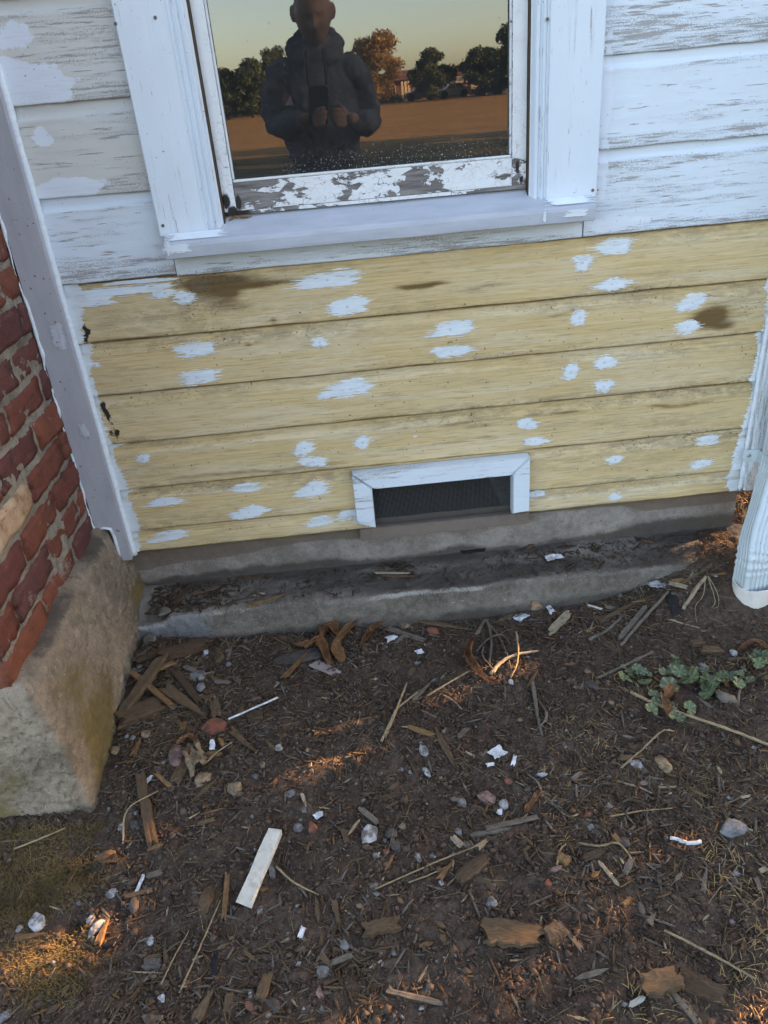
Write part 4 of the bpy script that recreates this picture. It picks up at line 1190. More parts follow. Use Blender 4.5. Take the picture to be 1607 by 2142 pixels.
# ------------------------------------------------------------------ downspout, strap, drain pipe
ds = empty('downspout', (1.64, -0.07, 0.06))
tag(ds, 'pale ribbed metal downspout bending down at the right corner', 'downspout')
def ds_profile(w=0.078, d=0.058, n_rib=5, rib=0.0055):
    pts = []
    def side(p0, p1, ribs):
        p0, p1 = np.array(p0), np.array(p1)
        t = (p1 - p0) / np.linalg.norm(p1 - p0); nn = np.array([t[1], -t[0]])
        N = ribs * 6 + 2
        for i in range(N):
            s = i / (N - 1)
            off = 0.0
            if 0.06 < s < 0.94:
                ph = (s - 0.06) / 0.88 * ribs
                off = -rib * (max(0.0, math.cos(2 * math.pi * (ph - 0.5))) ** 2)
            pts.append(p0 + (p1 - p0) * s + nn * off)
    hw, hd, r = w / 2, d / 2, 0.006
    side((-hw + r, -hd), (hw - r, -hd), n_rib)
    side((hw, -hd + r), (hw, hd - r), 4)
    side((hw - r, hd), (-hw + r, hd), n_rib)
    side((-hw, hd - r), (-hw, -hd + r), 4)
    return np.array(pts)
prof = ds_profile()
path_pts = [(1.664, -0.064, 2.7), (1.664, -0.064, 1.5), (1.664, -0.064, 0.60), (1.663, -0.065, 0.40), (1.660, -0.070, 0.335), (1.643, -0.093, 0.285), (1.609, -0.138, 0.225), (1.578, -0.176, 0.175), (1.566, -0.196, 0.135), (1.562, -0.203, 0.095), (1.561, -0.205, 0.045)]
def sweep(pts, prof, n, wrinkle=None):
    path = catmull(pts, n)
    V, m = [], len(prof)
    L = 0
    for i, p in enumerate(path):
        t = path[min(i + 1, len(path) - 1)] - path[max(i - 1, 0)]
        t /= np.linalg.norm(t)
        ax = np.array([1.0, 0.15, 0]); ax = ax - t * (ax @ t); ax /= np.linalg.norm(ax)
        ay = np.cross(t, ax) * -1
        if ay[1] > 0: pass
        s = 1.0
        w = wrinkle(p) if wrinkle else 0.0
        for q in prof:
            k = 1.0 + (w if True else 0)
            V.append(p + ax * q[0] * (1 + w * 0.4) + np.cross(ax, t) * -q[1] * (1 + w))
    return np.array(V), [tuple(int(i) for i in f) for f in ring_faces(len(path), m)]
def ring_faces(n, m):
    F = []
    for i in range(n - 1):
        for k in range(m):
            k2 = (k + 1) % m
            F.append((i * m + k, i * m + k2, (i + 1) * m + k2, (i + 1) * m + k))
    return F
def wr(p):
    z = p[2]
    return 0.06 * math.sin(z * 330) * math.exp(-((z - 0.30) / 0.035) ** 2) + 0.07 * math.sin(z * 380) * math.exp(-((z - 0.135) / 0.03) ** 2)
o = mesh_obj('pipe', *sweep(path_pts, prof, 20, wr), MAT['alu'], ds, True)
# strap: flat band on the corner board and round the pipe
sp = [(1.588, -0.0265), (1.609, -0.0268), (1.622, -0.030), (1.622, -0.094), (1.626, -0.0965), (1.702, -0.0965), (1.706, -0.092), (1.706, -0.01)]
V, F = [], []
for (x, y) in sp:
    for z in (0.318, 0.352): V.append((x, y, z))
    for z in (0.352, 0.318): V.append((x + (0.0012 if x > 1.65 else -0.0012), y - 0.0012, z))
for i in range(len(sp) - 1):
    for k in range(4):
        F.append((i * 4 + k, i * 4 + (k + 1) % 4, (i + 1) * 4 + (k + 1) % 4, (i + 1) * 4 + k))
st = mesh_obj('strap', V, F, MAT['alu'], ds, False)
a = np.linspace(0, 2 * math.pi, 13)[:-1]
def disc(cx, y, cz, r, dome=0.0015):
    V = [(cx + r * math.cos(t), y, cz + r * math.sin(t)) for t in a] + [(cx + 0.6 * r * math.cos(t), y - dome, cz + 0.6 * r * math.sin(t)) for t in a] + [(cx, y - dome, cz)]
    F = [(i, (i + 1) % 12, 12 + (i + 1) % 12, 12 + i) for i in range(12)] + [(12 + i, 12 + (i + 1) % 12, 24) for i in range(12)]
    return np.array(V), F
mesh_obj('screw', *disc(1.600, -0.0285, 0.336, 0.0048, 0.002), MAT['steel'], st)

dp = empty('drain_pipe', (1.563, -0.208, 0.0))
tag(dp, 'short white plastic drain pipe in the soil under the downspout', 'pipe')
def ringtube(cx, cy, z0, z1, r, t, n=40, notch=0.0, seed=0):
    V, F = [], []
    rr = [(r, z0), (r, z1), (r - t, z1), (r - t, z0)]
    for k in range(n):
        an = 2 * math.pi * k / n
        for j, (q, z) in enumerate(rr):
            dz = 0.004 * float(noise3(math.cos(an) * 3, math.sin(an) * 3, 0, seed)) if z == z1 else 0
            V.append((cx + q * math.cos(an), cy + q * math.sin(an), z + dz))
    for k in range(n):
        for j in range(4):
            F.append((k * 4 + j, ((k + 1) % n) * 4 + j, ((k + 1) % n) * 4 + (j + 1) % 4, k * 4 + (j + 1) % 4))
    return np.array(V), F
mesh_obj('collar', *ringtube(1.563, -0.208, 0.006, 0.075, 0.0485, 0.004, 44, 0, 3), MAT['pvc'], dp, False)
mesh_obj('pipe', *ringtube(1.563, -0.208, -0.05, 0.016, 0.0525, 0.0035, 44, 0, 5), MAT['pvcdark'], dp, False)

# ------------------------------------------------------------------ loose things on the ground
PX = 1.0
def mpp(px, py):                                   # metres per picture pixel at that ground point
    P = G(px, py)
    return float(np.dot(P - CAM, CF)) / FPX

def splinter_mesh(L, w, t, rng, ends='jag', n=7, curve=0.0, wob=0.25, nj=None):
    """A torn piece of wood along local X: fibres run the length, each ending at its own place."""
    nj = nj or (16 if w > 0.011 else 10 if w > 0.006 else 6)
    if nj >= 10: n = max(n, 9)
    sec, fib = [], []
    ph = rng.uniform(0, 6.28)
    for j in range(nj):
        an = 2 * math.pi * (j + 0.35 * rng.uniform(-1, 1)) / nj
        ca, sa = math.cos(an), math.sin(an)
        k = 1.0 / max(abs(ca) ** 1.0, abs(sa) ** 1.0, 0.55)
        r = 0.5 * min(k, 1.36) * (1 + (0.09 if nj >= 16 else 0.18) * rng.uniform(-1, 1))
        sec.append((ca * r, sa * r))
        fib.append(rng.uniform(-1, 1) + 0.9 * math.sin(an * 2 + ph))
    V, UV = [], []
    for i in range(n):
        s = i / (n - 1)
        x = (s - 0.5) * L
        if ends == 'point': k = max(0.06, 1 - abs(2 * s - 1) ** 2.2)
        elif ends == 'taper': k = max(0.10, 1 - 0.85 * s ** 1.6)
        else: k = 1.0 - 0.10 * abs(2 * s - 1) ** 3
        k *= 1 + wob * rng.uniform(-0.4, 0.4)
        cy = curve * L * math.sin(math.pi * s) + 0.05 * w * rng.uniform(-1, 1)
        for j, (a_, b_) in enumerate(sec):
            jag = 0.0
            if i in (0, n - 1) and ends in ('jag', 'taper'): jag = fib[j] * min(0.08 * L, w * 0.45) * (1 if i else -1)
            jit = 1 + 0.05 * rng.uniform(-1, 1)
            V.append((x + jag, cy + a_ * w * k * jit, b_ * t * (0.55 + 0.45 * k) * jit))
            UV.append((s * L * 12, j * 1.0 / nj * 2.0 + a_))
    F = ring_faces(n, nj)
    for i0, rev in ((0, True), (n - 1, False)):
        c = np.mean(np.array(V[i0 * nj:(i0 + 1) * nj]), 0)
        V.append(tuple(c + np.array([(-1 if rev else 1) * -0.02 * L, 0, 0]))); UV.append((0.0, 0.5))
        ci = len(V) - 1
        F += [((i0 * nj + (j + 1) % nj, i0 * nj + j, ci) if rev else (i0 * nj + j, i0 * nj + (j + 1) % nj, ci)) for j in range(nj)]
    return np.array(V), F, UV

def lay(name, V, F, UV, mat, P0, P1, lift=0.0, roll=0.0, smooth=False, loc_z=None):
    """Lay a piece built along local X from P0 to P1 on the ground."""
    P0, P1 = np.array(P0, float), np.array(P1, float)
    d = P1 - P0
    d /= np.linalg.norm(d)
    s = np.cross((0, 0, 1), d); s /= np.linalg.norm(s)
    u = np.cross(d, s)
    s2 = s * math.cos(roll) + u * math.sin(roll); u2 = -s * math.sin(roll) + u * math.cos(roll)
    c = (P0 + P1) / 2
    Wd = c + V[:, :1] * d + V[:, 1:2] * s2 + V[:, 2:3] * u2
    gz = top_z(Wd[:, 0], Wd[:, 1])
    # rest the piece: raise so that it is barely sunk
    dz = np.percentile(gz - Wd[:, 2], 80)
    Wd[:, 2] += max(dz, -0.03) + lift
    o = mesh_obj(name, Wd, F, mat, None, smooth)
    if UV is not None: set_uv(o.data, UV)
    return o

def chip(name, a, b_, wpx, mat, label, cat='wood chip', ends='jag', thick=None, lift=0.0, seed=0, roll=0.0, curve=0.0, za=0.0, zb=0.0, group=None):
    rng = random.Random(hash((round(a[0]), round(a[1]), round(b_[0]), seed)) & 0xFFFF)
    P0, P1 = G(*a), G(*b_)
    P0[2] += za; P1[2] += zb
    L = float(np.linalg.norm(P1 - P0))
    w = wpx * mpp((a[0] + b_[0]) / 2, (a[1] + b_[1]) / 2)
    t = thick if thick else min(0.4 * w, 0.010) + 0.0015
    V, F, UV = splinter_mesh(L, w, t, rng, ends, curve=curve)
    o = lay(name, V, F, UV, MAT[mat], P0, P1, lift + t * 0.30, roll)
    tag(o, label, cat, group)
    return o

_ico = None
def ico(sub):
    bm = bmesh.new()
    bmesh.ops.create_icosphere(bm, subdivisions=sub, radius=1.0)
    V = np.array([v.co[:] for v in bm.verts]); bm.verts.index_update()
    F = [tuple(v.index for v in f.verts) for f in bm.faces]
    bm.free()
    return V, F
ICO2, ICO3 = ico(2), ico(3)

def stone_mesh(rx, ry, rz, seed, ang=0.5, sub=3):
    V, F = (ICO3 if sub == 3 else ICO2)
    rng = np.random.RandomState(seed)
    N = rng.normal(size=(18, 3)); N /= np.linalg.norm(N, axis=1)[:, None]
    N[0] = (0, 0, 1)
    d = rng.uniform(0.50, 0.88, 18)
    r = 1 + 0.24 * fbm(V[:, 0] * 1.7 + seed, V[:, 1] * 1.7, V[:, 2] * 1.7, 3, seed % 997)
    W_ = V * r[:, None]
    if ang > 0:
        for nrm, dd in zip(N, d):
            h = W_ @ nrm
            ex = np.maximum(h - dd, 0)
            W_ = W_ - ex[:, None] * nrm * ang
    return W_ * np.array([rx, ry, rz]), F

def stone(name, c, wpx, hpx, mat, label, cat='stone', rot=0.0, flat=0.55, ang=0.8, sink=0.25, seed=1, lift=0.0, group=None):
    sink += 0.10
    P = G(*c)
    k = mpp(*c)
    rx = wpx * k / 2
    ry = hpx * k / 2 / 0.72                        # picture height is foreshortened on the ground
    rz = flat * min(rx, ry)
    V, F = stone_mesh(rx, ry, rz, seed + int(c[0]) * 3 + int(c[1]), ang)
    ca, sa = math.cos(rot), math.sin(rot)
    V = np.stack([V[:, 0] * ca - V[:, 1] * sa, V[:, 0] * sa + V[:, 1] * ca, V[:, 2]], -1)
    V = V + np.array([P[0], P[1], P[2] + rz * (1 - 2 * sink) * 0.8 + lift])
    o = mesh_obj(name, V, F, MAT[mat], None, ang < 0.4)
    return tag(o, label, cat, group)

def twig(name, pts, wpx, mat, label, cat='twig', lifts=None, end=0.6, sides=6, group=None, knob=0.12):
    P = [G(*p[:2]) for p in pts]
    if lifts:
        for q, l in zip(P, lifts): q[2] += l
    r = wpx * mpp(*pts[0][:2]) / 2
    path = catmull(P, 7)
    rng = random.Random(int(pts[0][0] * 7 + pts[0][1]))
    rad_ = []
    for i, p in enumerate(path):
        s = i / (len(path) - 1)
        rad_.append(r * (1 - (1 - end) * s) * (1 + knob * rng.uniform(-1, 1)))
        g = float(top_z(p[0], p[1]))
        p[2] = max(p[2], g) + r * 0.55
        p[0] += rng.gauss(0, r * 0.12); p[1] += rng.gauss(0, r * 0.12)
    V, F = tube(path, rad_, sides)
    o = mesh_obj(name, V, F, MAT[mat], None, True)
    n = len(path)
    uv = [(i / n * 6, k / sides) for i in range(n) for k in range(sides)]
    set_uv(o.data, uv)
    return tag(o, label, cat, group)

def dry_leaf(name, pts, wpx, label, curl=1.2, mat='leaf', lifts=None, seed=0, cat='leaf', tip=0.9, fold=0.5):
    """A shrivelled leaf: a strip along a bent midrib whose halves curl upwards."""
    P = [G(*p[:2]) for p in pts]
    if lifts:
        for q, l in zip(P, lifts): q[2] += l
    path = catmull(P, 8)
    w = wpx * mpp(*pts[0][:2]) / 2
    n, m = len(path), 9
    V = []
    for i, p in enumerate(path):
        s = i / (n - 1)
        t = path[min(i + 1, n - 1)] - path[max(i - 1, 0)]; t /= np.linalg.norm(t)
        sd = np.cross((0, 0, 1), t); sd /= np.linalg.norm(sd)
        up = np.cross(t, sd)
        ww = w * (math.sin(math.pi * min(1, s * tip + 0.06)) ** 0.7 + 0.05)
        tw = 0.6 * math.sin(3 * s + seed)
        g = float(top_z(p[0], p[1]))
        for j in range(m):
            a_ = (j / (m - 1) * 2 - 1)
            ang = a_ * curl * (0.8 + 0.4 * math.sin(5 * s + seed)) + tw * 0.3
            rr = ww / max(curl, 0.2)
            y = math.sin(ang) * rr
            z = (1 - math.cos(ang)) * rr * 1.0 + abs(a_) * 0 + 0.06 * ww * math.sin(9 * s + 4 * a_ + seed) - fold * ww * 0.12 * (1 - abs(a_))
            q = p + sd * y + up * z
            q[2] = max(q[2], g - 0.001) + 0.0025
            V.append(q)
    V = np.array(V)
    F = [tuple(int(i) for i in q) for q in grid_faces(n, m)]
    o = mesh_obj(name, V, F, MAT[mat], None, True)
    md = o.modifiers.new('thickness', 'SOLIDIFY'); md.thickness = 0.0007; md.offset = 0
    return tag(o, label, cat)

def scrap(name, c, wpx, hpx, mat, label, cat='scrap', rot=0.0, crump=0.5, seed=0, group=None, lift=0.001, n=7):
    """A small torn, crumpled sheet."""
    P = G(*c); k = mpp(*c)
    rng = np.random.RandomState(seed + int(c[0] + 3 * c[1]))
    a_ = wpx * k / 2; b_ = hpx * k / 2 / 0.75
    u, v = np.meshgrid(np.linspace(-1, 1, n), np.linspace(-1, 1, n), indexing='ij')
    jx = 0.28 * fbm(u * 1.3 + seed, v * 1.3, 0, 2, seed); jy = 0.28 * fbm(u * 1.3, v * 1.3 + seed, 4, 2, seed)
    z = crump * min(a_, b_) * (0.6 + fbm(u * 1.2, v * 1.2, 2, 3, seed + 3))
    x = (u + jx) * a_; y = (v + jy) * b_
    ca, sa = math.cos(rot), math.sin(rot)
    V = np.stack([P[0] + x * ca - y * sa, P[1] + x * sa + y * ca, P[2] + 0.002 + np.maximum(z, 0) + lift], -1).reshape(-1, 3)
    o = mesh_obj(name, V, [tuple(int(i) for i in q) for q in grid_faces(n, n)], MAT[mat], None, crump > 0.3)
    md = o.modifiers.new('thickness', 'SOLIDIFY'); md.thickness = 0.0012; md.offset = 1
    return tag(o, label, cat, group)

def block(name, c, Lpx, wpx, hm, rot, mat, label, cat='wood block', seed=0, lift=0.0, taper=0.0, jag=0.12):
    """A broken block of wood lying on the soil, made like the splinters but squarer and thicker."""
    P = G(*c); k = mpp(*c)
    L, w = Lpx * k, wpx * k / 0.85
    rng = random.Random(seed + int(c[0]))
    V, F, UV = splinter_mesh(L, w, hm, rng, 'jag' if taper < 0.2 else 'jag', 10, 0.0, 0.04 + jag * 0.25, 20)
    V = V.copy()
    if taper: V[:, 1] *= 1 - taper * (V[:, 0] / L + 0.5)
    tilt = rng.uniform(-0.12, 0.12)
    V[:, 2] += tilt * V[:, 1] + rng.uniform(-0.08, 0.08) * V[:, 0]
    ca, sa = math.cos(rot), math.sin(rot)
    W_ = np.stack([V[:, 0] * ca - V[:, 1] * sa + P[0], V[:, 0] * sa + V[:, 1] * ca + P[1], V[:, 2] + P[2] + hm * 0.30 + lift], -1)
    o = mesh_obj(name, W_, F, MAT[mat])
    set_uv(o.data, UV)
    return tag(o, label, cat)

def gdir(a, b_):
    P, Q = G(*a), G(*b_)
    return math.atan2(Q[1] - P[1], Q[0] - P[0])

# --- wood pile in the corner between chimney base and ledge
chip('wood_piece', (256, 1503), (348, 1398), 24, 'w_brown', 'long rotten brown plank propped against the chimney base, topmost of the pile', 'wood', 'jag', 0.012, lift=0.012, za=0.0, zb=0.022)
block('wood_piece', (300, 1490), 92, 36, 0.020, gdir((258, 1508), (345, 1468)), 'w_brown', 'broad flat brown board end under the propped plank', 'wood', 3)
chip('wood_piece', (308, 1442), (364, 1488), 11, 'w_orange', 'narrow orange-brown stick crossing under the propped plank', 'wood', 'jag', 0.008, lift=0.012)
chip('wood_piece', (346, 1447), (432, 1505), 27, 'w_brown', 'wide cracked brown slab pointing down right from the wood pile', 'wood', 'taper', 0.010, lift=0.006)
chip('wood_piece', (366, 1409), (418, 1476), 17, 'w_dark', 'dark brown batten beside the cracked slab', 'wood', 'jag', 0.009, lift=0.004)
chip('wood_piece', (280, 1420), (316, 1446), 13, 'w_orange', 'short brown stub sticking out by the chimney base', 'wood', 'jag', 0.010, lift=0.010)
chip('wood_piece', (345, 1386), (430, 1362), 26, 'w_dark', 'crumbling rotten lump of dark wood below the ledge', 'wood', 'jag', 0.022, lift=0.004)
chip('wood_piece', (292, 1388), (350, 1366), 18, 'w_dark', 'flaky dark rotten wood in the ledge corner', 'wood', 'jag', 0.014)
chip('wood_piece', (451, 1384), (456, 1326), 17, 'w_brown', 'upright brown stake leaning on the ledge front', 'wood', 'jag', 0.012, za=0.0, zb=0.018)
chip('wood_chip', (448, 1470), (456, 1502), 18, 'w_brown', 'stubby brown chip with a yellow spot above the red brick shard', 'wood chip', 'jag', 0.010)
chip('wood_chip', (335, 1408), (366, 1396), 14, 'w_orange', 'reddish chip at the top end of the propped plank', 'wood chip', 'jag', 0.007, lift=0.01)
block('wood_chip', (535, 1502), 30, 24, 0.014, 0.2, 'w_dark', 'square dark wood chip beside the white stick', 'wood chip', 5)
chip('wood_chip', (500, 1500), (511, 1478), 17, 'w_brown', 'curled brown chip under the end of the white stick', 'wood chip', 'taper', 0.006)
chip('wood_chip', (484, 1530), (533, 1573), 15, 'w_brown', 'dark wedge of wood right of the red brick shard', 'wood chip', 'taper', 0.009)
# --- on the ledge
chip('wood_chip', (521, 1269), (598, 1245), 10, 'w_orange', 'bright orange chip lying on the edge of the ledge', 'wood chip', 'taper', 0.005)
chip('wood_chip', (404, 1246), (458, 1232), 9, 'w_brown', 'brown chip on the ledge above the broken corner', 'wood chip', 'jag', 0.006)
chip('wood_chip', (366, 1266), (402, 1226), 16, 'w_dark', 'dark strip of bark on the left end of the ledge', 'wood chip', 'jag', 0.006)
chip('wood_chip', (486, 1263), (532, 1254), 6, 'w_grey', 'thin grey chip behind the bright orange chip', 'wood chip', 'point', 0.004)
chip('wood_chip', (498, 1212), (556, 1207), 9, 'w_brown', 'flat chip against the foundation above the orange chip', 'wood chip', 'jag', 0.005)
chip('wood_chip', (528, 1248), (556, 1243), 10, 'w_pale', 'small pale chip at the back of the orange chip', 'wood chip', 'point', 0.004)
chip('wood_chip', (786, 1202), (856, 1203), 5, 'w_pale', 'thin pale stick on the ledge below the vent', 'wood chip', 'jag', 0.004, lift=0.004)
chip('wood_chip', (800, 1206), (868, 1208), 7, 'w_brown', 'brown splinter under the thin pale stick on the ledge', 'wood chip', 'jag', 0.005)
chip('wood_chip', (1102, 1145), (1140, 1133), 15, 'w_brown', 'tan chip against the foundation right of the vent', 'wood chip', 'taper', 0.010)
chip('wood_chip', (966, 1160), (1016, 1153), 12, 'black', 'charred black chip against the foundation below the vent', 'wood chip', 'jag', 0.010)
chip('wood_chip', (1338, 1131), (1368, 1137), 8, 'w_brown', 'reddish chip on the dark right part of the ledge', 'wood chip', 'point', 0.004)
scrap('paper_scrap', (1158, 1169), 34, 13, 'paper', 'torn white scrap on the ledge right of the vent', 'scrap', 0.3, 0.3, 2)
stone('ledge_fragment', (302, 1266), 40, 24, 'ledge', 'pale broken lump of concrete at the left end of the ledge', 'concrete', 0.1, 0.7, 0.8, 0.2, 4)
stone('ledge_fragment', (345, 1282), 34, 22, 'ledge', 'grey broken lump of concrete beside the pale one', 'concrete', 0.4, 0.6, 0.8, 0.2, 9)
stone('ledge_fragment', (306, 1308), 34, 44, 'ledge', 'smooth grey concrete chunk cracked off the ledge corner', 'concrete', 0.2, 0.7, 0.6, 0.3, 14)
# --- below the ledge, middle
stone('flat_stone', (625, 1378), 112, 40, 's_dark', 'large flat dark grey stone below the ledge', 'stone', 0.05, 0.22, 0.9, 0.2, 3)
chip('wood_chip', (598, 1421), (646, 1370), 12, 'w_orange', 'tan stick resting on the large flat dark stone', 'wood chip', 'taper', 0.006, lift=0.006)
dry_leaf('dry_leaf', [(690, 1392), (668, 1350), (630, 1303)], 34, 'curled brown leaf lobe hanging over the large flat dark stone', 1.5, lifts=(0.0, 0.018, 0.008), seed=1)
dry_leaf('dry_leaf', [(716, 1388), (706, 1355), (745, 1310)], 46, 'big wrinkled brown leaf lobe beside the flat dark stone', 1.3, lifts=(0.002, 0.016, 0.016), seed=2)
dry_leaf('dry_leaf', [(665, 1355), (690, 1318), (706, 1334)], 40, 'crumpled brown leaf rolled against the ledge', 1.6, lifts=(0.004, 0.02, 0.006), seed=3)
dry_leaf('dry_leaf', [(660, 1330), (676, 1316), (668, 1292)], 18, 'dark red pointed leaf tip at the ledge front', 1.0, lifts=(0.002, 0.012, 0.03), seed=4)
dry_leaf('dry_leaf', [(610, 1349), (640, 1357), (664, 1350)], 20, 'small curled leaf on the left of the leaf clump', 1.2, lifts=(0.002, 0.008, 0.004), seed=5)
dry_leaf('dry_leaf', [(754, 1354), (782, 1326), (816, 1300)], 22, 'narrow rust-red leaf leaning on the ledge', 1.7, lifts=(0.002, 0.010, 0.010), seed=6)
dry_leaf('dry_leaf', [(992, 1356), (980, 1388), (1008, 1418), (1046, 1436)], 30, 'curled orange leaf standing among the twigs', 1.9, lifts=(0.034, 0.018, 0.006, 0.006), seed=7)
P = G(678, 1400)
pl = scrap('plastic_scrap', (680, 1400), 62, 17, 'plastic', 'clear plastic tag with a reddish strip below the leaf clump', 'plastic', gdir((650, 1386), (709, 1415)), 0.05, 5)
chip('wood_chip', (884, 1301), (990, 1320), 14, 'w_brown', 'flat brown lath below the ledge right of the leaves', 'wood chip', 'taper', 0.006)
chip('wood_chip', (814, 1317), (886, 1341), 12, 'w_grey', 'grey-brown lath below the narrow rust-red leaf', 'wood chip', 'jag', 0.005)
chip('wood_chip', (852, 1352), (888, 1344), 9, 'w_brown', 'small tan chip under the grey-brown lath', 'wood chip', 'point', 0.004)
stone('brick_fragment', (906, 1322), 30, 26, 's_red', 'triangular red brick chip under the flat brown lath', 'brick fragment', 0.5, 0.5, 1.0, 0.2, 21)
stone('stone', (848, 1308), 30, 20, 's_tan', 'rounded brown stone against the ledge left of the lath', 'stone', 0.3, 0.6, 0.5, 0.25, 8)
stone('stone', (1119, 1268), 30, 26, 's_tan', 'flat tan stone below the ledge near the yellow block', 'stone', 0.2, 0.5, 0.9, 0.2, 5)
chip('wood_block', (1156, 1261), (1189, 1290), 15, 'w_pale', 'short yellowish wood block below the ledge', 'wood block', 'jag', 0.012)
scrap('paper_scrap', (1150, 1276), 12, 22, 'paper', 'white scrap beside the yellowish wood block', 'scrap', 0.2, 0.3, 8)
scrap('paper_scrap', (1091, 1294), 28, 14, 'paper', 'thin crumpled white scrap left of the flat tan stone', 'scrap', 0.4, 0.4, 9)
chip('wood_chip', (1040, 1302), (1078, 1285), 10, 'w_brown', 'brown chip between the lath and the tan stone', 'wood chip', 'point', 0.005)
scrap('paper_scrap', (818, 1338), 20, 12, 'paper', 'tiny white flake above the grey-brown lath', 'scrap', 0.4, 0.5, 10)
scrap('paper_scrap', (878, 1366), 16, 9, 'paper', 'white flake below the small tan chip', 'scrap', 0.2, 0.2, 11)
scrap('paper_scrap', (432, 1367), 10, 12, 'paper', 'white flake beside the upright brown stake', 'scrap', 0.2, 0.3, 12)
# --- twigs
twig('twig', [(996, 1272), (1017, 1307), (1028, 1345), (1024, 1390)], 8, 'w_grey', 'bent brown twig reaching up to the ledge', lifts=(0.02, 0.012, 0.006, 0.0))
twig('twig', [(1017, 1307), (1044, 1340), (1060, 1372), (1070, 1402)], 3.5, 'w_grey', 'thin side twig branching from the bent brown twig', lifts=(0.014, 0.012, 0.008, 0.0))
twig('twig', [(1026, 1412), (1050, 1390), (1080, 1378), (1125, 1366)], 9, 'w_pale', 'thick pale twig lying right of the curled orange leaf', lifts=(0.0, 0.006, 0.010, 0.004))
twig('twig', [(1080, 1342), (1084, 1370), (1081, 1396), (1068, 1421)], 4.5, 'straw', 'upright thin twig crossing the thick pale twig', lifts=(0.03, 0.02, 0.008, 0.0))
twig('twig', [(1012, 1362), (1010, 1384), (1026, 1400), (1036, 1412)], 4, 'w_grey', 'looped thin twig inside the twig tangle', lifts=(0.012, 0.016, 0.01, 0))
twig('twig', [(996, 1364), (1024, 1345), (1052, 1340), (1068, 1352)], 4.5, 'w_grey', 'arched grey twig behind the curled orange leaf', lifts=(0.0, 0.014, 0.016, 0.004))
twig('twig', [(1113, 1432), (1120, 1470), (1124, 1500), (1134, 1541)], 9, 'w_grey', 'grey forked twig pointing down below the twig tangle', lifts=(0.008, 0.006, 0.004, 0))
twig('twig', [(1143, 1496), (1141, 1512), (1128, 1524)], 7, 'w_grey', 'short hooked prong beside the grey forked twig', lifts=(0.008, 0.006, 0.002))
twig('twig', [(1124, 1466), (1148, 1500), (1166, 1534)], 5, 'w_brown', 'thin brown stem right of the grey forked twig', lifts=(0.006, 0.004, 0))
chip('wood_chip', (1102, 1440), (1126, 1408), 6, 'w_orange', 'slim reddish splinter above the grey forked twig', 'wood chip', 'point', 0.004, zb=0.01)
for i, (a_, b_, w, lab) in enumerate((((798, 1552), (852, 1436), 6, 'straw stem bundle, longest, slanting left of centre'), ((806, 1545), (846, 1450), 4, 'thin straw beside the longest slanting straw stem'), ((832, 1482), (878, 1452), 5, 'straw joining the slanting bundle from the right'), ((893, 1457), (984, 1410), 5, 'pale straw pointing at the curled orange leaf'), ((928, 1455), (966, 1490), 4, 'short sunlit straw below the curled orange leaf'))):
    twig('straw', [a_, ((a_[0] + b_[0]) / 2 + 3, (a_[1] + b_[1]) / 2), b_], w, 'straw', lab, 'straw', lifts=(0.0, 0.008, 0.010), end=0.7)
chip('wood_chip', (866, 1468), (903, 1431), 11, 'w_grey', 'grey silvery chip lying on the straw stems', 'wood chip', 'taper', 0.004, lift=0.006)
chip('wood_chip', (910, 1525), (953, 1609), 15, 'w_brown', 'long brown splinter tapering down to the right of the white pebbles', 'wood chip', 'point', 0.007)
chip('wood_chip', (857, 1524), (907, 1541), 9, 'w_orange', 'reddish splinter left of the long brown splinter', 'wood chip', 'jag', 0.006)
# --- right, below the ledge
twig('stick', [(1298, 1352), (1345, 1302), (1397, 1246)], 8, 'w_grey', 'straight grey stick slanting up to the black strip', 'stick', lifts=(0.0, 0.008, 0.012), end=0.9)
chip('wood_chip', (1297, 1338), (1350, 1273), 11, 'w_grey', 'split grey lath beside the straight grey stick', 'wood chip', 'jag', 0.006)
chip('wood_chip', (1256, 1302), (1373, 1244), 9, 'w_brown', 'long tan strip of bark slanting below the ledge', 'wood chip', 'taper', 0.005, curve=0.04)
twig('stick', [(1232, 1340), (1268, 1322), (1299, 1294)], 8, 'w_grey', 'short curved grey stick left of the split grey lath', 'stick', end=0.7)
twig('twig', [(1281, 1333), (1292, 1352), (1299, 1377)], 5, 'w_brown', 'small brown twig below the straight grey stick')
twig('stick', [(1246, 1422), (1318, 1388), (1366, 1364)], 7, 'w_grey', 'long pale grey stick ending in the mallow leaves', 'stick', end=0.8)
chip('cloth_strip', (1397, 1212), (1403, 1248), 22, 'black', 'black strip of fabric lying below the ledge, upper half', 'fabric', 'jag', 0.004, lift=0.003)
chip('cloth_strip', (1403, 1244), (1414, 1286), 20, 'black', 'black strip of fabric lying below the ledge, lower half', 'fabric', 'jag', 0.004, lift=0.001)
scrap('foil_scrap', (1377, 1229), 32, 18, 's_white', 'crumpled silvery scrap left of the black strip', 'scrap', 0.2, 0.6, 4)
chip('wood_chip', (1400, 1226), (1436, 1232), 10, 'w_pale', 'pale chip crossing the black strip', 'wood chip', 'jag', 0.006, lift=0.006)
twig('root', [(1430, 1270), (1452, 1240), (1477, 1208)], 8, 'w_pale', 'straight root stalk fanning out near the downspout', 'root', lifts=(0, 0.006, 0.012), end=0.9)
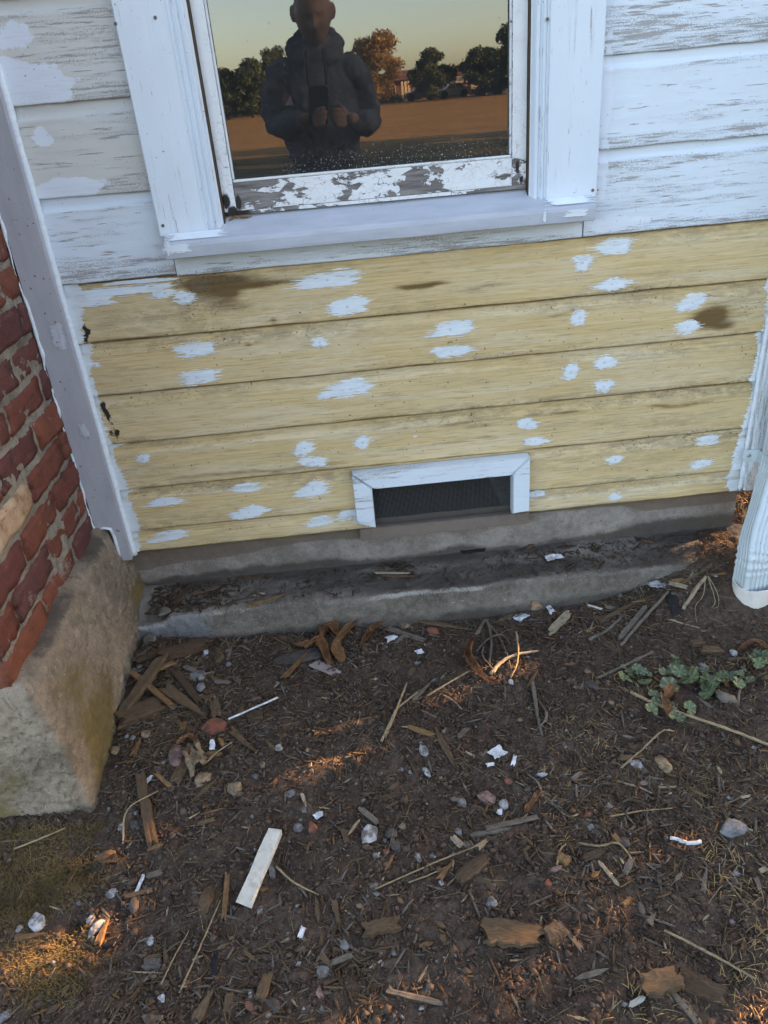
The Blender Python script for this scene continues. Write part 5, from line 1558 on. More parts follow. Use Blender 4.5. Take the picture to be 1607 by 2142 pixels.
for i, pts in enumerate(([(1476, 1206), (1472, 1240), (1455, 1270), (1458, 1300)], [(1480, 1206), (1498, 1240), (1490, 1270)], [(1482, 1206), (1502, 1228), (1506, 1250), (1494, 1262)], [(1470, 1212), (1452, 1230), (1440, 1252)])):
    twig('rootlet', pts, 2.2, 'w_pale', ('hair-thin rootlet curving down from the root stalk', 'hair-thin rootlet bowing right of the root stalk', 'outermost rootlet nearest the downspout', 'short rootlet tight against the root stalk')[i], 'root', lifts=[0.012, 0.010, 0.004, 0.0][:len(pts)], end=0.4)
twig('twig', [(1401, 1296), (1440, 1308), (1464, 1314)], 4, 'w_pale', 'thin pale twig between the black strip and the mallow')
for i, (a_, b_, w, m_, lab) in enumerate((((1428, 1200), (1490, 1182), 7, 'w_brown', 'brown stem lying along the right end of the ledge'), ((1440, 1210), (1452, 1186), 5, 'w_grey', 'short grey splinter left of the root stalk'), ((1488, 1199), (1518, 1198), 6, 'w_orange', 'small orange splinter under the downspout elbow'), ((1230, 1268), (1258, 1276), 5, 'w_white', 'small white splinter beside the yellowish wood block'), ((1352, 1252), (1358, 1220), 6, 'w_brown', 'brown splinter leaning on the ledge left of the silvery scrap'))):
    chip('wood_chip', a_, b_, w, m_, lab, 'wood chip', 'jag', 0.004)
chip('leaf_chip', (1236, 1298), (1262, 1292), 16, 'w_brown', 'tan leaf-like flake at the low end of the bark strip', 'wood chip', 'point', 0.004)
block('wood_block', (1487, 1365), 40, 17, 0.018, -0.1, 'w_brown', 'small split wood block above the mallow leaves', 'wood block', 2)
block('wood_block', (1459, 1351), 28, 13, 0.018, 0.1, 'w_brown', 'flat wood block left of the small split block', 'wood block', 6)
stone('pebble', (1534, 1368), 18, 15, 's_white', 'white pebble right of the small split wood block', 'stone', 0, 0.7, 0.6, 0.2, 2)
dry_leaf('dry_leaf', [(1545, 1366), (1572, 1352), (1604, 1362)], 26, 'curled tan leaf at the right edge above the mallow', 1.5, lifts=(0.002, 0.016, 0.004), seed=9)
chip('wood_chip', (1520, 1381), (1566, 1378), 6, 'w_brown', 'brown chip under the curled tan leaf at the right edge', 'wood chip', 'jag', 0.005)
stone('stone', (1241, 1434), 20, 28, 's_dark', 'half-round dark stone below the long pale grey stick', 'stone', 0.6, 0.5, 0.6, 0.2, 6)
twig('straw', [(1318, 1452), (1386, 1484), (1503, 1524), (1607, 1562)], 6.5, 'straw', 'long golden straw running off the right edge', 'straw', lifts=(0.004, 0.006, 0.006, 0.004), end=0.9)
twig('stick', [(1543, 1479), (1549, 1424), (1558, 1392)], 8, 'w_grey', 'upright pale grey stick between mallow leaves', 'stick', end=0.9)
twig('log', [(1498, 1456), (1530, 1474)], 22, 'w_grey', 'short pale bark-covered log below the mallow', 'log', end=0.95, sides=9)
dry_leaf('dry_leaf', [(1390, 1474), (1400, 1462), (1416, 1458)], 28, 'yellow-brown shrivelled leaf on the long golden straw', 1.5, lifts=(0.004, 0.02, 0.01), seed=11)
dry_leaf('dry_leaf', [(1400, 1504), (1392, 1485), (1380, 1462)], 20, 'dark red-brown leaf crossing the long golden straw', 1.1, lifts=(0.002, 0.014, 0.02), seed=12)
dry_leaf('dry_leaf', [(1520, 1440), (1512, 1428), (1500, 1420)], 16, 'small orange-brown leaf beside the bark-covered log', 1.4, lifts=(0.002, 0.008, 0.004), seed=13)
chip('wood_chip', (1388, 1470), (1394, 1428), 7, 'w_grey', 'thin grey splinter above the yellow-brown leaf', 'wood chip', 'point', 0.004)
stone('pebble', (1229, 1406), 16, 12, 's_tan', 'tan pebble left of the long pale grey stick end', 'stone', 0, 0.6, 0.6, 0.2, 2)
stone('pebble', (1279, 1471), 14, 11, 's_tan', 'tan pebble below the half-round dark stone', 'stone', 0, 0.6, 0.6, 0.2, 3)
# --- left foreground
stone('brick_fragment', (453, 1522), 56, 40, 's_red', 'flat red brick shard at the foot of the white stick', 'brick fragment', 0.55, 0.22, 1.0, 0.15, 31)
twig('white_stick', [(480, 1509), (583, 1468)], 4.5, 'paper', 'straight thin white stick', 'stick', lifts=(0.006, 0.012), end=1.0, knob=0.02)
stone('stone', (368, 1583), 36, 50, 's_pink', 'rounded pinkish stone beside the crumpled tan leaf', 'stone', 0.3, 0.5, 0.35, 0.2, 7)
scrap('crumpled_leaf', (410, 1592), 44, 56, 's_tan', 'crumpled tan dead leaf right of the pinkish stone', 'leaf', 0.4, 0.8, 6)
dry_leaf('dry_leaf', [(372, 1560), (398, 1545), (412, 1556)], 26, 'dark red scrap of leaf above the pinkish stone', 1.2, lifts=(0.002, 0.01, 0.004), seed=15)
chip('wood_chip', (366, 1638), (396, 1588), 24, 'w_brown', 'flat brown chip under the crumpled tan leaf', 'wood chip', 'jag', 0.007)
stone('bark_piece', (424, 1634), 42, 34, 's_tan', 'flat tan bark flake below the crumpled leaf', 'bark', 0.4, 0.25, 0.9, 0.2, 4)
chip('wood_chip', (398, 1683), (457, 1631), 11, 'w_brown', 'long brown strip below the flat tan bark flake', 'wood chip', 'point', 0.005)
stone('stone', (491, 1653), 34, 28, 's_tan', 'smooth tan stone at the edge of the sunlit soil', 'stone', 0.4, 0.6, 0.3, 0.2, 3)
chip('wood_piece', (294, 1624), (321, 1770), 21, 'w_brown', 'long brown stick standing out near the chimney base corner', 'wood', 'jag', 0.010)
scrap('paint_flake', (312, 1633), 9, 24, 'paper', 'white paint flake by the top of the long brown stick', 'paint flake', -0.6, 0.1, 3)
chip('wood_chip', (326, 1619), (358, 1649), 9, 'w_orange', 'orange splinter right of the white paint flake', 'wood chip', 'jag', 0.005)
chip('wood_chip', (444, 1562), (478, 1580), 10, 'black', 'black charred scrap below the red brick shard', 'wood chip', 'jag', 0.008)
scrap('paper_scrap', (446, 1566), 10, 20, 'paper', 'white flake on the black charred scrap', 'scrap', 0.1, 0.3, 13, lift=0.008)
chip('wood_chip', (430, 1580), (470, 1576), 14, 'w_orange', 'rounded tan chip under the black charred scrap', 'wood chip', 'point', 0.007)
twig('straw', [(430, 1604), (458, 1580), (488, 1558)], 4, 'straw', 'pale straw crossing the black charred scrap', 'straw', lifts=(0.008, 0.01, 0.008))
twig('straw', [(258, 1768), (272, 1709), (335, 1666)], 4, 'straw', 'arched pale straw over the long brown stick', 'straw', lifts=(0.002, 0.02, 0.016))
chip('wood_chip', (415, 1728), (449, 1717), 8, 'w_brown', 'small pinkish-tan chip on bare soil right of the long brown stick', 'wood chip', 'jag', 0.005)
stone('pebble', (254, 1732), 14, 15, 's_white', 'pale pebble left of the long brown stick foot', 'stone', 0, 0.7, 0.8, 0.2, 3)
stone('stone', (281, 1728), 24, 16, 's_dark', 'dark stone between the pale pebble and the long brown stick', 'stone', 0, 0.6, 0.5, 0.25, 3)
chip('wood_chip', (308, 1781), (343, 1768), 9, 'w_orange', 'sunlit orange splinter at the foot of the long brown stick', 'wood chip', 'point', 0.005)
scrap('bark_piece', (228, 1801), 34, 22, 'bark', 'curled bark scrap in the sunlit patch at the left', 'bark', 0.4, 0.7, 4)
twig('twig', [(139, 1810), (200, 1815), (266, 1813)], 4, 'w_brown', 'thin brown twig below the curled bark scrap')
twig('twig', [(31, 1780), (85, 1762), (139, 1737)], 5, 'straw', 'pale forked twig at the foot of the chimney base', lifts=(0.004, 0.008, 0.006))
twig('twig', [(0, 1762), (50, 1759), (106, 1757)], 5, 'w_grey', 'grey twig lying flat along the chimney base')
chip('wood_chip', (264, 1879), (318, 1865), 9, 'w_brown', 'light brown splinter above the hole in the soil', 'wood chip', 'jag', 0.005)
scrap('paint_flake', (294, 1851), 7, 30, 'paper', 'narrow white flake standing above the light brown splinter', 'paint flake', -0.15, 0.1, 5)
stone('stone', (280, 1893), 24, 34, 's_dark', 'rounded dark stone by the hole in the soil', 'stone', 0.2, 0.7, 0.3, 0.3, 4)
stone('stone', (77, 1929), 46, 46, 's_white', 'large rough white stone in the moss', 'stone', 0.5, 0.6, 0.9, 0.25, 5)
stone('stone', (206, 1939), 24, 38, 's_white', 'oblong knobbly white stone right of the moss', 'stone', -0.5, 0.7, 0.7, 0.2, 6)
stone('stone', (190, 1925), 19, 14, 's_white', 'small white stone touching the oblong knobbly one', 'stone', 0, 0.6, 0.7, 0.2, 8)
stone('stone', (42, 1944), 17, 14, 's_white', 'small pale stone left of the large rough white stone', 'stone', 0, 0.6, 0.7, 0.2, 9)
stone('stone', (236, 1869), 30, 20, 's_white', 'pale crumbly lump above the oblong knobbly stone', 'stone', 0.3, 0.5, 0.9, 0.2, 10)
chip('wood_chip', (35, 1966), (95, 1956), 15, 'w_brown', 'flat pinkish board scrap below the large rough white stone', 'wood chip', 'taper', 0.006)
chip('wood_chip', (208, 1979), (228, 1931), 15, 'w_orange', 'split orange wedge lit by the sun below the oblong stone', 'wood chip', 'taper', 0.009)
chip('wood_chip', (216, 1984), (259, 1969), 13, 'black', 'charred black piece against the split orange wedge', 'wood chip', 'point', 0.009)
chip('wood_chip', (78, 1983), (119, 1987), 8, 'w_orange', 'small orange chip in the moss', 'wood chip', 'point', 0.005)
stone('pebble', (315, 1970), 16, 18, 's_white', 'round pale pebble right of the charred black piece', 'stone', 0, 0.7, 0.4, 0.2, 11)
block('stone_block', (321, 2023), 34, 16, 0.016, 0.02, 's_dark', 'small blue-black rectangular block', 'stone', 4)
chip('wood_chip', (275, 2034), (341, 2037), 5, 'w_pale', 'pale sliver under the blue-black block', 'wood chip', 'point', 0.003)
chip('wood_chip', (302, 2010), (342, 2003), 11, 'w_brown', 'brown bark chip above the blue-black block', 'wood chip', 'point', 0.006)
twig('straw', [(376, 2079), (420, 1990), (463, 1890)], 5, 'straw', 'long straight straw slanting left of the white board', 'straw', lifts=(0.002, 0.008, 0.008))
twig('straw', [(338, 2061), (366, 2008), (397, 1950)], 4, 'straw', 'shorter straw parallel to the long straight straw', 'straw', lifts=(0.002, 0.006, 0.004))
stone('bark_piece', (433, 1884), 42, 54, 'bark', 'jagged brown bark lump left of the white board', 'bark', 0.2, 0.5, 1.0, 0.2, 12)
chip('wood_chip', (469, 1923), (477, 1830), 11, 'w_orange', 'straight orange-brown lath parallel to the white board', 'wood chip', 'jag', 0.006)
stone('charcoal', (449, 2023), 19, 46, 'black', 'oblong black charcoal lump', 'charcoal', 0.05, 0.6, 0.4, 0.3, 4)
chip('wood_chip', (411, 2136), (446, 2074), 24, 'w_brown', 'leaf-shaped tan chip at the bottom edge', 'wood chip', 'taper', 0.007)
chip('wood_chip', (546, 2092), (563, 2040), 22, 'w_brown', 'leaf-shaped tan chip right of the red chip', 'wood chip', 'jag', 0.007)
stone('brick_fragment', (523, 2106), 19, 22, 's_red', 'small red chip at the bottom edge', 'brick fragment', 0.5, 0.6, 0.8, 0.2, 12)
stone('pebble', (525, 2082), 11, 18, 's_white', 'small white pebble above the small red chip', 'stone', 0.2, 0.7, 0.8, 0.2, 13)
stone('stone', (338, 2089), 22, 20, 's_white', 'jagged white chip below the pale sliver', 'stone', 0.6, 0.6, 1.0, 0.2, 14)
chip('wood_chip', (302, 2131), (341, 2133), 9, 'w_grey', 'grey splinter at the bottom edge left of centre', 'wood chip', 'jag', 0.005)
# --- white board
P0, P1 = G(514, 1895), G(578, 1745)
o = None
Lb = float(np.linalg.norm(P1 - P0)); wb = 31 * mpp(545, 1820)
rngb = random.Random(4)
V, F, UV = [], [], []
nn_ = 26
for i in range(nn_):
    s = i / (nn_ - 1) - 0.5
    for j, (yy, zz) in enumerate([(-0.5, 0.05), (-0.5, 0.93), (-0.46, 1.0), (-0.25, 1.0), (0.0, 1.0), (0.25, 1.0), (0.46, 1.0), (0.5, 0.93), (0.5, 0.05)]):
        jag = (rngb.uniform(-0.010, 0.014) if i == 0 else rngb.uniform(-0.002, 0.002) if i == nn_ - 1 else 0)
        V.append((s * Lb + jag, yy * wb * (1 + 0.04 * math.sin(s * 9)), zz * 0.013 + 0.0006 * rngb.uniform(-1, 1)))
        UV.append((s * 2, yy + 0.2 * zz))
F = ring_faces(nn_, 9) + [tuple(range(9))[::-1], tuple((nn_ - 1) * 9 + k for k in range(9))]
o = lay('painted_board', np.array(V), F, UV, MAT['w_white'], P0, P1, 0.006, 0.02)
tag(o, 'short board with flaking white paint lying on the soil', 'board')
# --- middle foreground
for (c, w, h, m_, lab, fl, an) in (
    ((583, 1566), 19, 14, 's_white', 'oval white pebble left of the sunlit soil', 0.7, 0.2), ((885, 1571), 23, 26, 's_white', 'upper of two white pebbles beside the long brown splinter', 0.7, 0.7),
    ((891, 1615), 18, 23, 's_white', 'lower of two white pebbles beside the long brown splinter', 0.7, 0.8), ((773, 1752), 50, 36, 's_white', 'large rough white stone in the middle of the soil', 0.6, 0.8),
    ((822, 1745), 34, 26, 's_dark', 'dark stone right of the large rough white stone', 0.6, 1.0), ((828, 1770), 30, 30, 's_dark', 'pointed grey stone under the dark stone', 0.5, 1.0),
    ((625, 1732), 24, 18, 's_grey', 'flat dark oval stone left of the orange-red brick chip', 0.4, 0.2), ((654, 1733), 31, 25, 's_red', 'orange-red brick chip above the white board end', 0.6, 0.9),
    ((1020, 1672), 45, 34, 's_pink', 'angular pinkish-grey stone right of centre', 0.5, 1.0), ((1053, 1685), 23, 22, 's_white', 'white stone touching the angular pinkish one', 0.7, 0.9),
    ((968, 1681), 20, 25, 's_grey', 'greenish grey stone left of the angular pinkish one', 0.5, 0.6), ((607, 1662), 27, 17, 's_grey', 'flat grey stone below the sunlit soil', 0.4, 0.9),
    ((637, 1695), 13, 17, 's_grey', 'small grey stone below the flat grey stone', 0.6, 0.7), ((1064, 1634), 19, 16, 's_red', 'smooth orange pebble right of the white torn paper', 0.6, 0.2),
    ((1029, 1889), 29, 23, 's_grey', 'grey-green stone right of the bark slab', 0.5, 0.8), ((677, 2033), 34, 22, 's_grey', 'rounded grey stone near the bottom edge', 0.5, 0.3),
    ((670, 2080), 19, 30, 's_pink', 'pinkish stone near the bottom edge', 0.6, 0.8), ((572, 2104), 34, 24, 's_dark', 'dark slate piece near the bottom edge', 0.4, 1.0),
    ((720, 1978), 24, 18, 's_grey', 'dull grey stone below the leaf-shaped brown chip', 0.5, 0.4), ((801, 1990), 18, 15, 's_pink', 'round reddish stone below the fan-shaped chip', 0.6, 0.3),
    ((568, 1822), 17, 32, 's_grey', 'grey stone half under the white board', 0.5, 0.5), ((875, 1797), 16, 20, 's_grey', 'oval grey stone right of the pointed grey stone', 0.6, 0.3),
    ((807, 1783), 13, 12, 's_red', 'small red pebble under the pointed grey stone', 0.6, 0.6), ((841, 1730), 16, 14, 's_tan', 'tan pebble right of the dark stone', 0.6, 0.6),
    ((960, 1740), 15, 15, 's_grey', 'grey-green pebble below the angular pinkish stone', 0.6, 0.4), ((923, 1848), 11, 11, 's_white', 'round white snail-like pebble below the straw stems', 0.8, 0.1),
    ((644, 1570), 10, 10, 's_tan', 'sunlit tan pebble at the top of the sunlit soil', 0.7, 0.2), ((550, 1600), 12, 14, 's_tan', 'sunlit tan pebble at the left of the sunlit soil', 0.7, 0.2),
    ((1333, 1599), 29, 24, 's_white', 'white stone below the bent golden straw', 0.6, 0.9), ((1537, 1737), 66, 36, 's_grey', 'large oblong grey-white stone at the right edge', 0.5, 0.7),
    ((1306, 1763), 22, 22, 's_dark', 'glossy dark pebble with a tan chip', 0.6, 0.2), ((1229, 1706), 23, 12, 's_red', 'orange-red chip right of the brown cocoon-like leaf', 0.6, 0.8),
    ((1247, 1700), 10, 11, 's_tan', 'tan crumb right of the orange-red chip', 0.7, 0.6), ((1240, 1733), 24, 16, 's_grey', 'bluish grey stone below the orange-red chip', 0.4, 0.5),
    ((1316, 1842), 13, 14, 's_red', 'red pebble right of the slanting stick', 0.6, 0.5), ((1146, 1848), 16, 13, 's_red', 'orange clod below the tan wood cube', 0.7, 0.5),
    ((1490, 1872), 11, 15, 's_red', 'red chip right of the upright pale splinter', 0.5, 0.7), ((1348, 1638), 24, 12, 's_pink', 'flat pinkish chip below the white stone', 0.4, 0.5),
    ((1388, 1602), 26, 36, 's_tan', 'knobbly brown bone-like lump', 0.7, 0.2), ((1182, 1561), 11, 15, 's_grey', 'grey pebble below the grey forked twig', 0.7, 0.8),
    ((1070, 1428), 14, 16, 's_white', 'cream pebble below the thick pale twig', 0.6, 0.7), ((420, 1560), 0, 0, None, None, 0, 0),
    ((412, 1418), 44, 26, 's_grey', 'grey-brown stone above the cracked slab', 0.5, 0.4), ((421, 1439), 26, 22, 's_grey', 'round grey stone below the grey-brown stone', 0.6, 0.4),
    ((305, 1538), 24, 20, 's_tan', 'brown stone below the broad board end', 0.6, 0.5), ((279, 1544), 14, 11, 's_grey', 'small grey gravel stone by the chimney base', 0.7, 0.6), ((266, 1541), 12, 10, 's_white', 'white gravel stone by the chimney base', 0.7, 0.7),
    ((480, 1391), 16, 12, 's_grey', 'grey pebble right of the upright brown stake', 0.6, 0.5), ((477, 1364), 18, 12, 's_grey', 'grey pebble behind the upright brown stake', 0.6, 0.5),
    ((242, 1570), 22, 20, 's_tan', 'round tan chip against the chimney base', 0.5, 0.3), ((340, 1595), 20, 10, 's_grey', 'slate-blue flake left of the pinkish stone', 0.3, 0.7)):
    if m_: stone('pebble' if max(w, h) < 22 else 'stone', c, w, h, m_, lab, 'stone' if 'brick' not in lab else 'brick fragment', 0.3, fl, an, 0.2, 17)
scrap('paper_scrap', (1039, 1577), 34, 20, 'paper', 'torn white paper right of the long brown splinter', 'scrap', 0.5, 0.1, 21)
scrap('paper_scrap', (1025, 1602), 17, 7, 'paper', 'small white flake under the torn white paper', 'scrap', 0.1, 0.1, 22)
scrap('paper_scrap', (1075, 1593), 8, 20, 'paper', 'narrow white flake right of the torn white paper', 'scrap', -0.4, 0.1, 23)
scrap('paper_scrap', (667, 1709), 17, 10, 'paper', 'white flake above the orange-red brick chip', 'scrap', 0.6, 0.4, 24)
scrap('paper_scrap', (632, 1953), 10, 20, 'paper', 'white flake left of the leaf-shaped brown chip', 'scrap', -0.3, 0.2, 25)
scrap('paper_scrap', (1045, 1700), 10, 10, 'paper', 'tiny white flake under the white stone', 'scrap', -0.3, 0.2, 26)
chip('wood_chip', (756, 1696), (789, 1724), 11, 'w_grey', 'pale grey lath above the large rough white stone', 'wood chip', 'jag', 0.006)
chip('wood_chip', (727, 1750), (754, 1715), 6, 'w_pale', 'thin pale sliver left of the large rough white stone', 'wood chip', 'point', 0.004)
chip('wood_chip', (718, 1738), (727, 1764), 11, 'w_brown', 'brown chip under the thin pale sliver', 'wood chip', 'jag', 0.005)
twig('straw', [(579, 1817), (615, 1850), (667, 1874)], 5, 'straw', 'straw stem leaving the right side of the white board', 'straw', lifts=(0.004, 0.006, 0.002))
for (a_, b_, w, m_, lab, en) in (
    ((699, 1886), (714, 1954), 14, 'w_brown', 'leaf-shaped brown chip with a stalk below the white board', 'taper'), ((660, 1878), (668, 1936), 9, 'w_brown', 'narrow brown chip left of the leaf-shaped brown chip', 'point'),
    ((764, 1952), (833, 1938), 30, 'w_brown', 'fan-shaped fibrous chip in the middle foreground', 'jag'), ((921, 1841), (946, 1807), 13, 'w_orange', 'small orange chip under the straw stems', 'taper'),
    ((959, 1847), (1017, 1802), 30, 'w_dark', 'dark bark slab right of the straw stems', 'jag'), ((840, 1916), (866, 1882), 7, 'w_grey', 'curved grey splinter above the fan-shaped chip', 'point'),
    ((877, 1983), (907, 1975), 9, 'w_orange', 'small tan splinter right of the fan-shaped chip', 'point'), ((911, 1930), (934, 1943), 9, 'w_brown', 'almond-shaped chip right of the fan-shaped chip', 'point'),
    ((921, 1956), (934, 1974), 11, 'w_brown', 'stubby chip below the almond-shaped chip', 'point'), ((694, 2017), (737, 2001), 13, 'w_grey', 'silvery weathered chip above the rounded grey stone', 'jag'),
    ((673, 2001), (695, 2027), 14, 'w_brown', 'brown chip touching the silvery weathered chip', 'taper'), ((811, 2075), (925, 2102), 10, 'w_grey', 'long grey-brown stick near the bottom edge', 'jag'),
    ((874, 2058), (896, 2020), 5, 'straw', 'short straw above the long grey-brown stick', 'point'), ((541, 1865), (562, 1862), 10, 'w_orange', 'small orange chip at the right side of the white board', 'point'),
    ((584, 1901), (608, 1900), 6, 'w_brown', 'slim tan chip right of the white board foot', 'point'), ((832, 1880), (845, 1892), 8, 'w_orange', 'forked tan chip above the curved grey splinter', 'point'),
    ((984, 1750), (1064, 1737), 10, 'w_grey', 'lower of two parallel grey sticks', 'jag'), ((1018, 1738), (1124, 1714), 12, 'w_grey', 'upper of two parallel grey sticks', 'jag'),
    ((1255, 1807), (1293, 1854), 8, 'w_pale', 'slanting stick below the branching twig', 'jag'), ((1470, 1868), (1478, 1815), 11, 'w_grey', 'upright pale splinter right of the white curved strip', 'taper'),
    ((1410, 1846), (1427, 1828), 9, 'w_grey', 'small grey chip left of the upright pale splinter', 'point'), ((1580, 1838), (1595, 1880), 11, 'w_grey', 'pale splinter at the right edge', 'taper'),
    ((1307, 1832), (1320, 1800), 12, 'w_grey', 'knobbly stub crossing under the branching twig', 'jag'), ((1303, 1895), (1320, 1880), 10, 'w_orange', 'small orange chip below the slanting stick', 'jag'),
    ((1283, 1749), (1298, 1766), 11, 'w_orange', 'tan chip against the glossy dark pebble', 'jag'), ((1222, 1802), (1262, 1782), 16, 'w_dark', 'dark bark strip right of the tan wood cube', 'jag'),
    ((1336, 1890), (1346, 1920), 12, 'w_grey', 'oval grey chip below the slanting stick', 'point'), ((1356, 1935), (1370, 1915), 16, 'w_grey', 'broad pinkish chip right of the oval grey chip', 'taper'),
    ((1167, 1931), (1216, 1988), 9, 'w_grey', 'twig-like splinter right of the small wood cube', 'jag'), ((1407, 2078), (1458, 2142), 11, 'w_grey', 'pale stick under the split block at the bottom edge', 'jag'),
    ((1428, 2092), (1466, 2140), 6, 'straw', 'thin stick beside the pale stick at the bottom edge', 'jag'), ((1318, 2106), (1346, 2090), 10, 'w_white', 'white splinter left of the pale stick at the bottom edge', 'jag'),
    ((1236, 1838), (1254, 1826), 10, 'w_orange', 'sunlit tan chip left of the slanting stick', 'point'), ((1500, 1605), (1510, 1622), 7, 'straw', 'sunlit splinter above the large oblong stone', 'point'),
    ((1196, 1632), (1216, 1618), 9, 'w_grey', 'pale chip left of the white stone', 'jag'), ((1188, 1650), (1192, 1636), 8, 'w_brown', 'oval tan seed-like chip left of the pale chip', 'point'),
    ((1120, 1625), (1146, 1622), 12, 's_white', 'silvery flake below the torn white paper', 'point'), ((1290, 1592), (1326, 1584), 13, 'w_brown', 'shrivelled brown chip touching the bent golden straw', 'point'),
    ((1150, 1825), (1176, 1815), 12, 's_pink', 'pink rag-like chip left of the tan wood cube', 'point'), ((1378, 1650), (1414, 1649), 5, 'straw', 'thin pale stick below the bone-like lump', 'jag'),
    ((1090, 1630), (1080, 1600), 0, None, None, None)):
    if m_: chip('wood_chip', a_, b_, w, m_, lab, 'wood chip', en)
twig('straw', [(785, 1862), (905, 1812), (1019, 1766)], 4.5, 'straw', 'longest straw in the middle, rising to the right', 'straw', lifts=(0.002, 0.006, 0.006))
twig('straw', [(855, 1848), (900, 1833), (945, 1812)], 4, 'straw', 'short straw just below the longest one', 'straw', lifts=(0.002, 0.004, 0.004))
block('wood_chunk', (1072, 1958), 108, 58, 0.016, -0.25, 'w_brown', 'large fibrous brown wood chunk in the lower middle', 'wood', 2, taper=0.35, jag=0.22)
block('wood_cube', (1158, 1958), 34, 30, 0.022, 0.35, 'w_brown', 'small wood cube right of the large brown chunk', 'wood block', 4, jag=0.05)
block('wood_chunk', (1382, 2062), 78, 36, 0.020, 0.15, 'w_brown', 'split brown wood block near the bottom right', 'wood', 6, jag=0.12)
block('bark_chunk', (1467, 2070), 92, 42, 0.010, -0.55, 'w_dark', 'dark bark slab right of the split brown block', 'bark', 8, taper=0.3, jag=0.25)
block('wood_cube', (1179, 1802), 21, 22, 0.014, 0.8, 'w_orange', 'tan wood cube below the parallel grey sticks', 'wood block', 4, jag=0.12)
twig('straw', [(1389, 1950), (1484, 2000), (1579, 2051)], 6, 'straw', 'long straight straw at the lower right', 'straw', lifts=(0.004, 0.006, 0.004), end=0.9)
twig('straw', [(1299, 1609), (1345, 1572), (1384, 1539), (1411, 1535)], 5, 'straw', 'bent golden straw above the white stone', 'straw', lifts=(0.002, 0.008, 0.012, 0.006))
twig('plastic_strip', [(1402, 1754), (1438, 1765), (1466, 1763)], 9, 'paper', 'white curved strip at the lower right', 'plastic', end=1.0, knob=0.03)
dry_leaf('dry_leaf', [(1099, 1706), (1112, 1684), (1132, 1658)], 30, 'brown cocoon-like rolled leaf', 2.2, lifts=(0.002, 0.004, 0.004), seed=21)
twig('twig', [(1132, 1660), (1124, 1640), (1104, 1622)], 6, 'w_grey', 'stalk at the top of the rolled leaf', lifts=(0.006, 0.006, 0.002))
twig('twig', [(1092, 1752), (1112, 1768), (1098, 1782), (1108, 1804)], 9, 'w_brown', 'curled worm-like brown twig', end=0.9)
twig('twig', [(1209, 1766), (1252, 1775), (1294, 1773), (1328, 1810)], 6, 'straw', 'branching twig below the orange-red chip', lifts=(0.002, 0.006, 0.01, 0.002))
twig('twig', [(1165, 1812), (1172, 1785), (1184, 1770)], 5, 'straw', 'thin stem rising behind the tan wood cube', lifts=(0.002, 0.008, 0.006))
twig('twig', [(1465, 1768), (1482, 1800), (1496, 1836)], 4, 'w_brown', 'thin brown stem hanging from the white curved strip')
twig('twig', [(1496, 1830), (1530, 1832), (1545, 1822)], 4, 'straw', 'hooked straw right of the upright pale splinter')
twig('straw', [(1520, 1840), (1550, 1880), (1590, 1930)], 4, 'straw', 'pale straw going off towards the right edge', 'straw')
twig('straw', [(1276, 1710), (1340, 1702), (1406, 1694)], 4, 'straw', 'level straw right of the orange-red chip', 'straw', lifts=(0.002, 0.006, 0.004))
twig('straw', [(1290, 1634), (1330, 1646), (1364, 1660)], 5, 'straw', 'pale straw left of the thin pale stick', 'straw')
twig('straw', [(1146, 1670), (1172, 1698), (1206, 1716)], 4, 'straw', 'straw right of the rolled leaf', 'straw')

# --- mallow weeds
def mallow_leaf(r, seed):
    rng = random.Random(seed)
    lobes, n = 6, 48
    V, A = [(0, 0, -0.1 * r)], [0.8]
    rings = (0.35, 0.7, 1.0)
    for k, q in enumerate(rings):
        for i in range(n):
            th = 2 * math.pi * i / n
            notch = 1 - 0.55 * max(0, math.cos(th - math.pi)) ** 24
            rr = r * q * (1 + (0.035 * math.cos(lobes * th) + 0.02 * math.cos(lobes * 4 * th)) * q) * (notch if q > 0.5 else 1)
            ridge = abs(math.cos(lobes * th / 2)) ** 10
            V.append((rr * math.cos(th), rr * math.sin(th), r * (0.12 * q * q + 0.045 * q * math.cos(lobes * th) - 0.1 * (1 - q)) + r * 0.1 * math.sin(2 * th + seed) * q))
            A.append(ridge)
    F = [(0, 1 + i, 1 + (i + 1) % n) for i in range(n)]
    for k in range(2):
        F += [(1 + k * n + i, 1 + (k + 1) * n + i, 1 + (k + 1) * n + (i + 1) % n, 1 + k * n + (i + 1) % n) for i in range(n)]
    me = make_mesh('leaf', V, F, True)
    a_ = np.zeros((len(V), 4)); a_[:, 0] = A; a_[:, 3] = 1
    set_attr(me, 'st', a_)
    me.materials.append(MAT['green'])
    return me
MAL = [mallow_leaf(1.0, s) for s in range(5)]
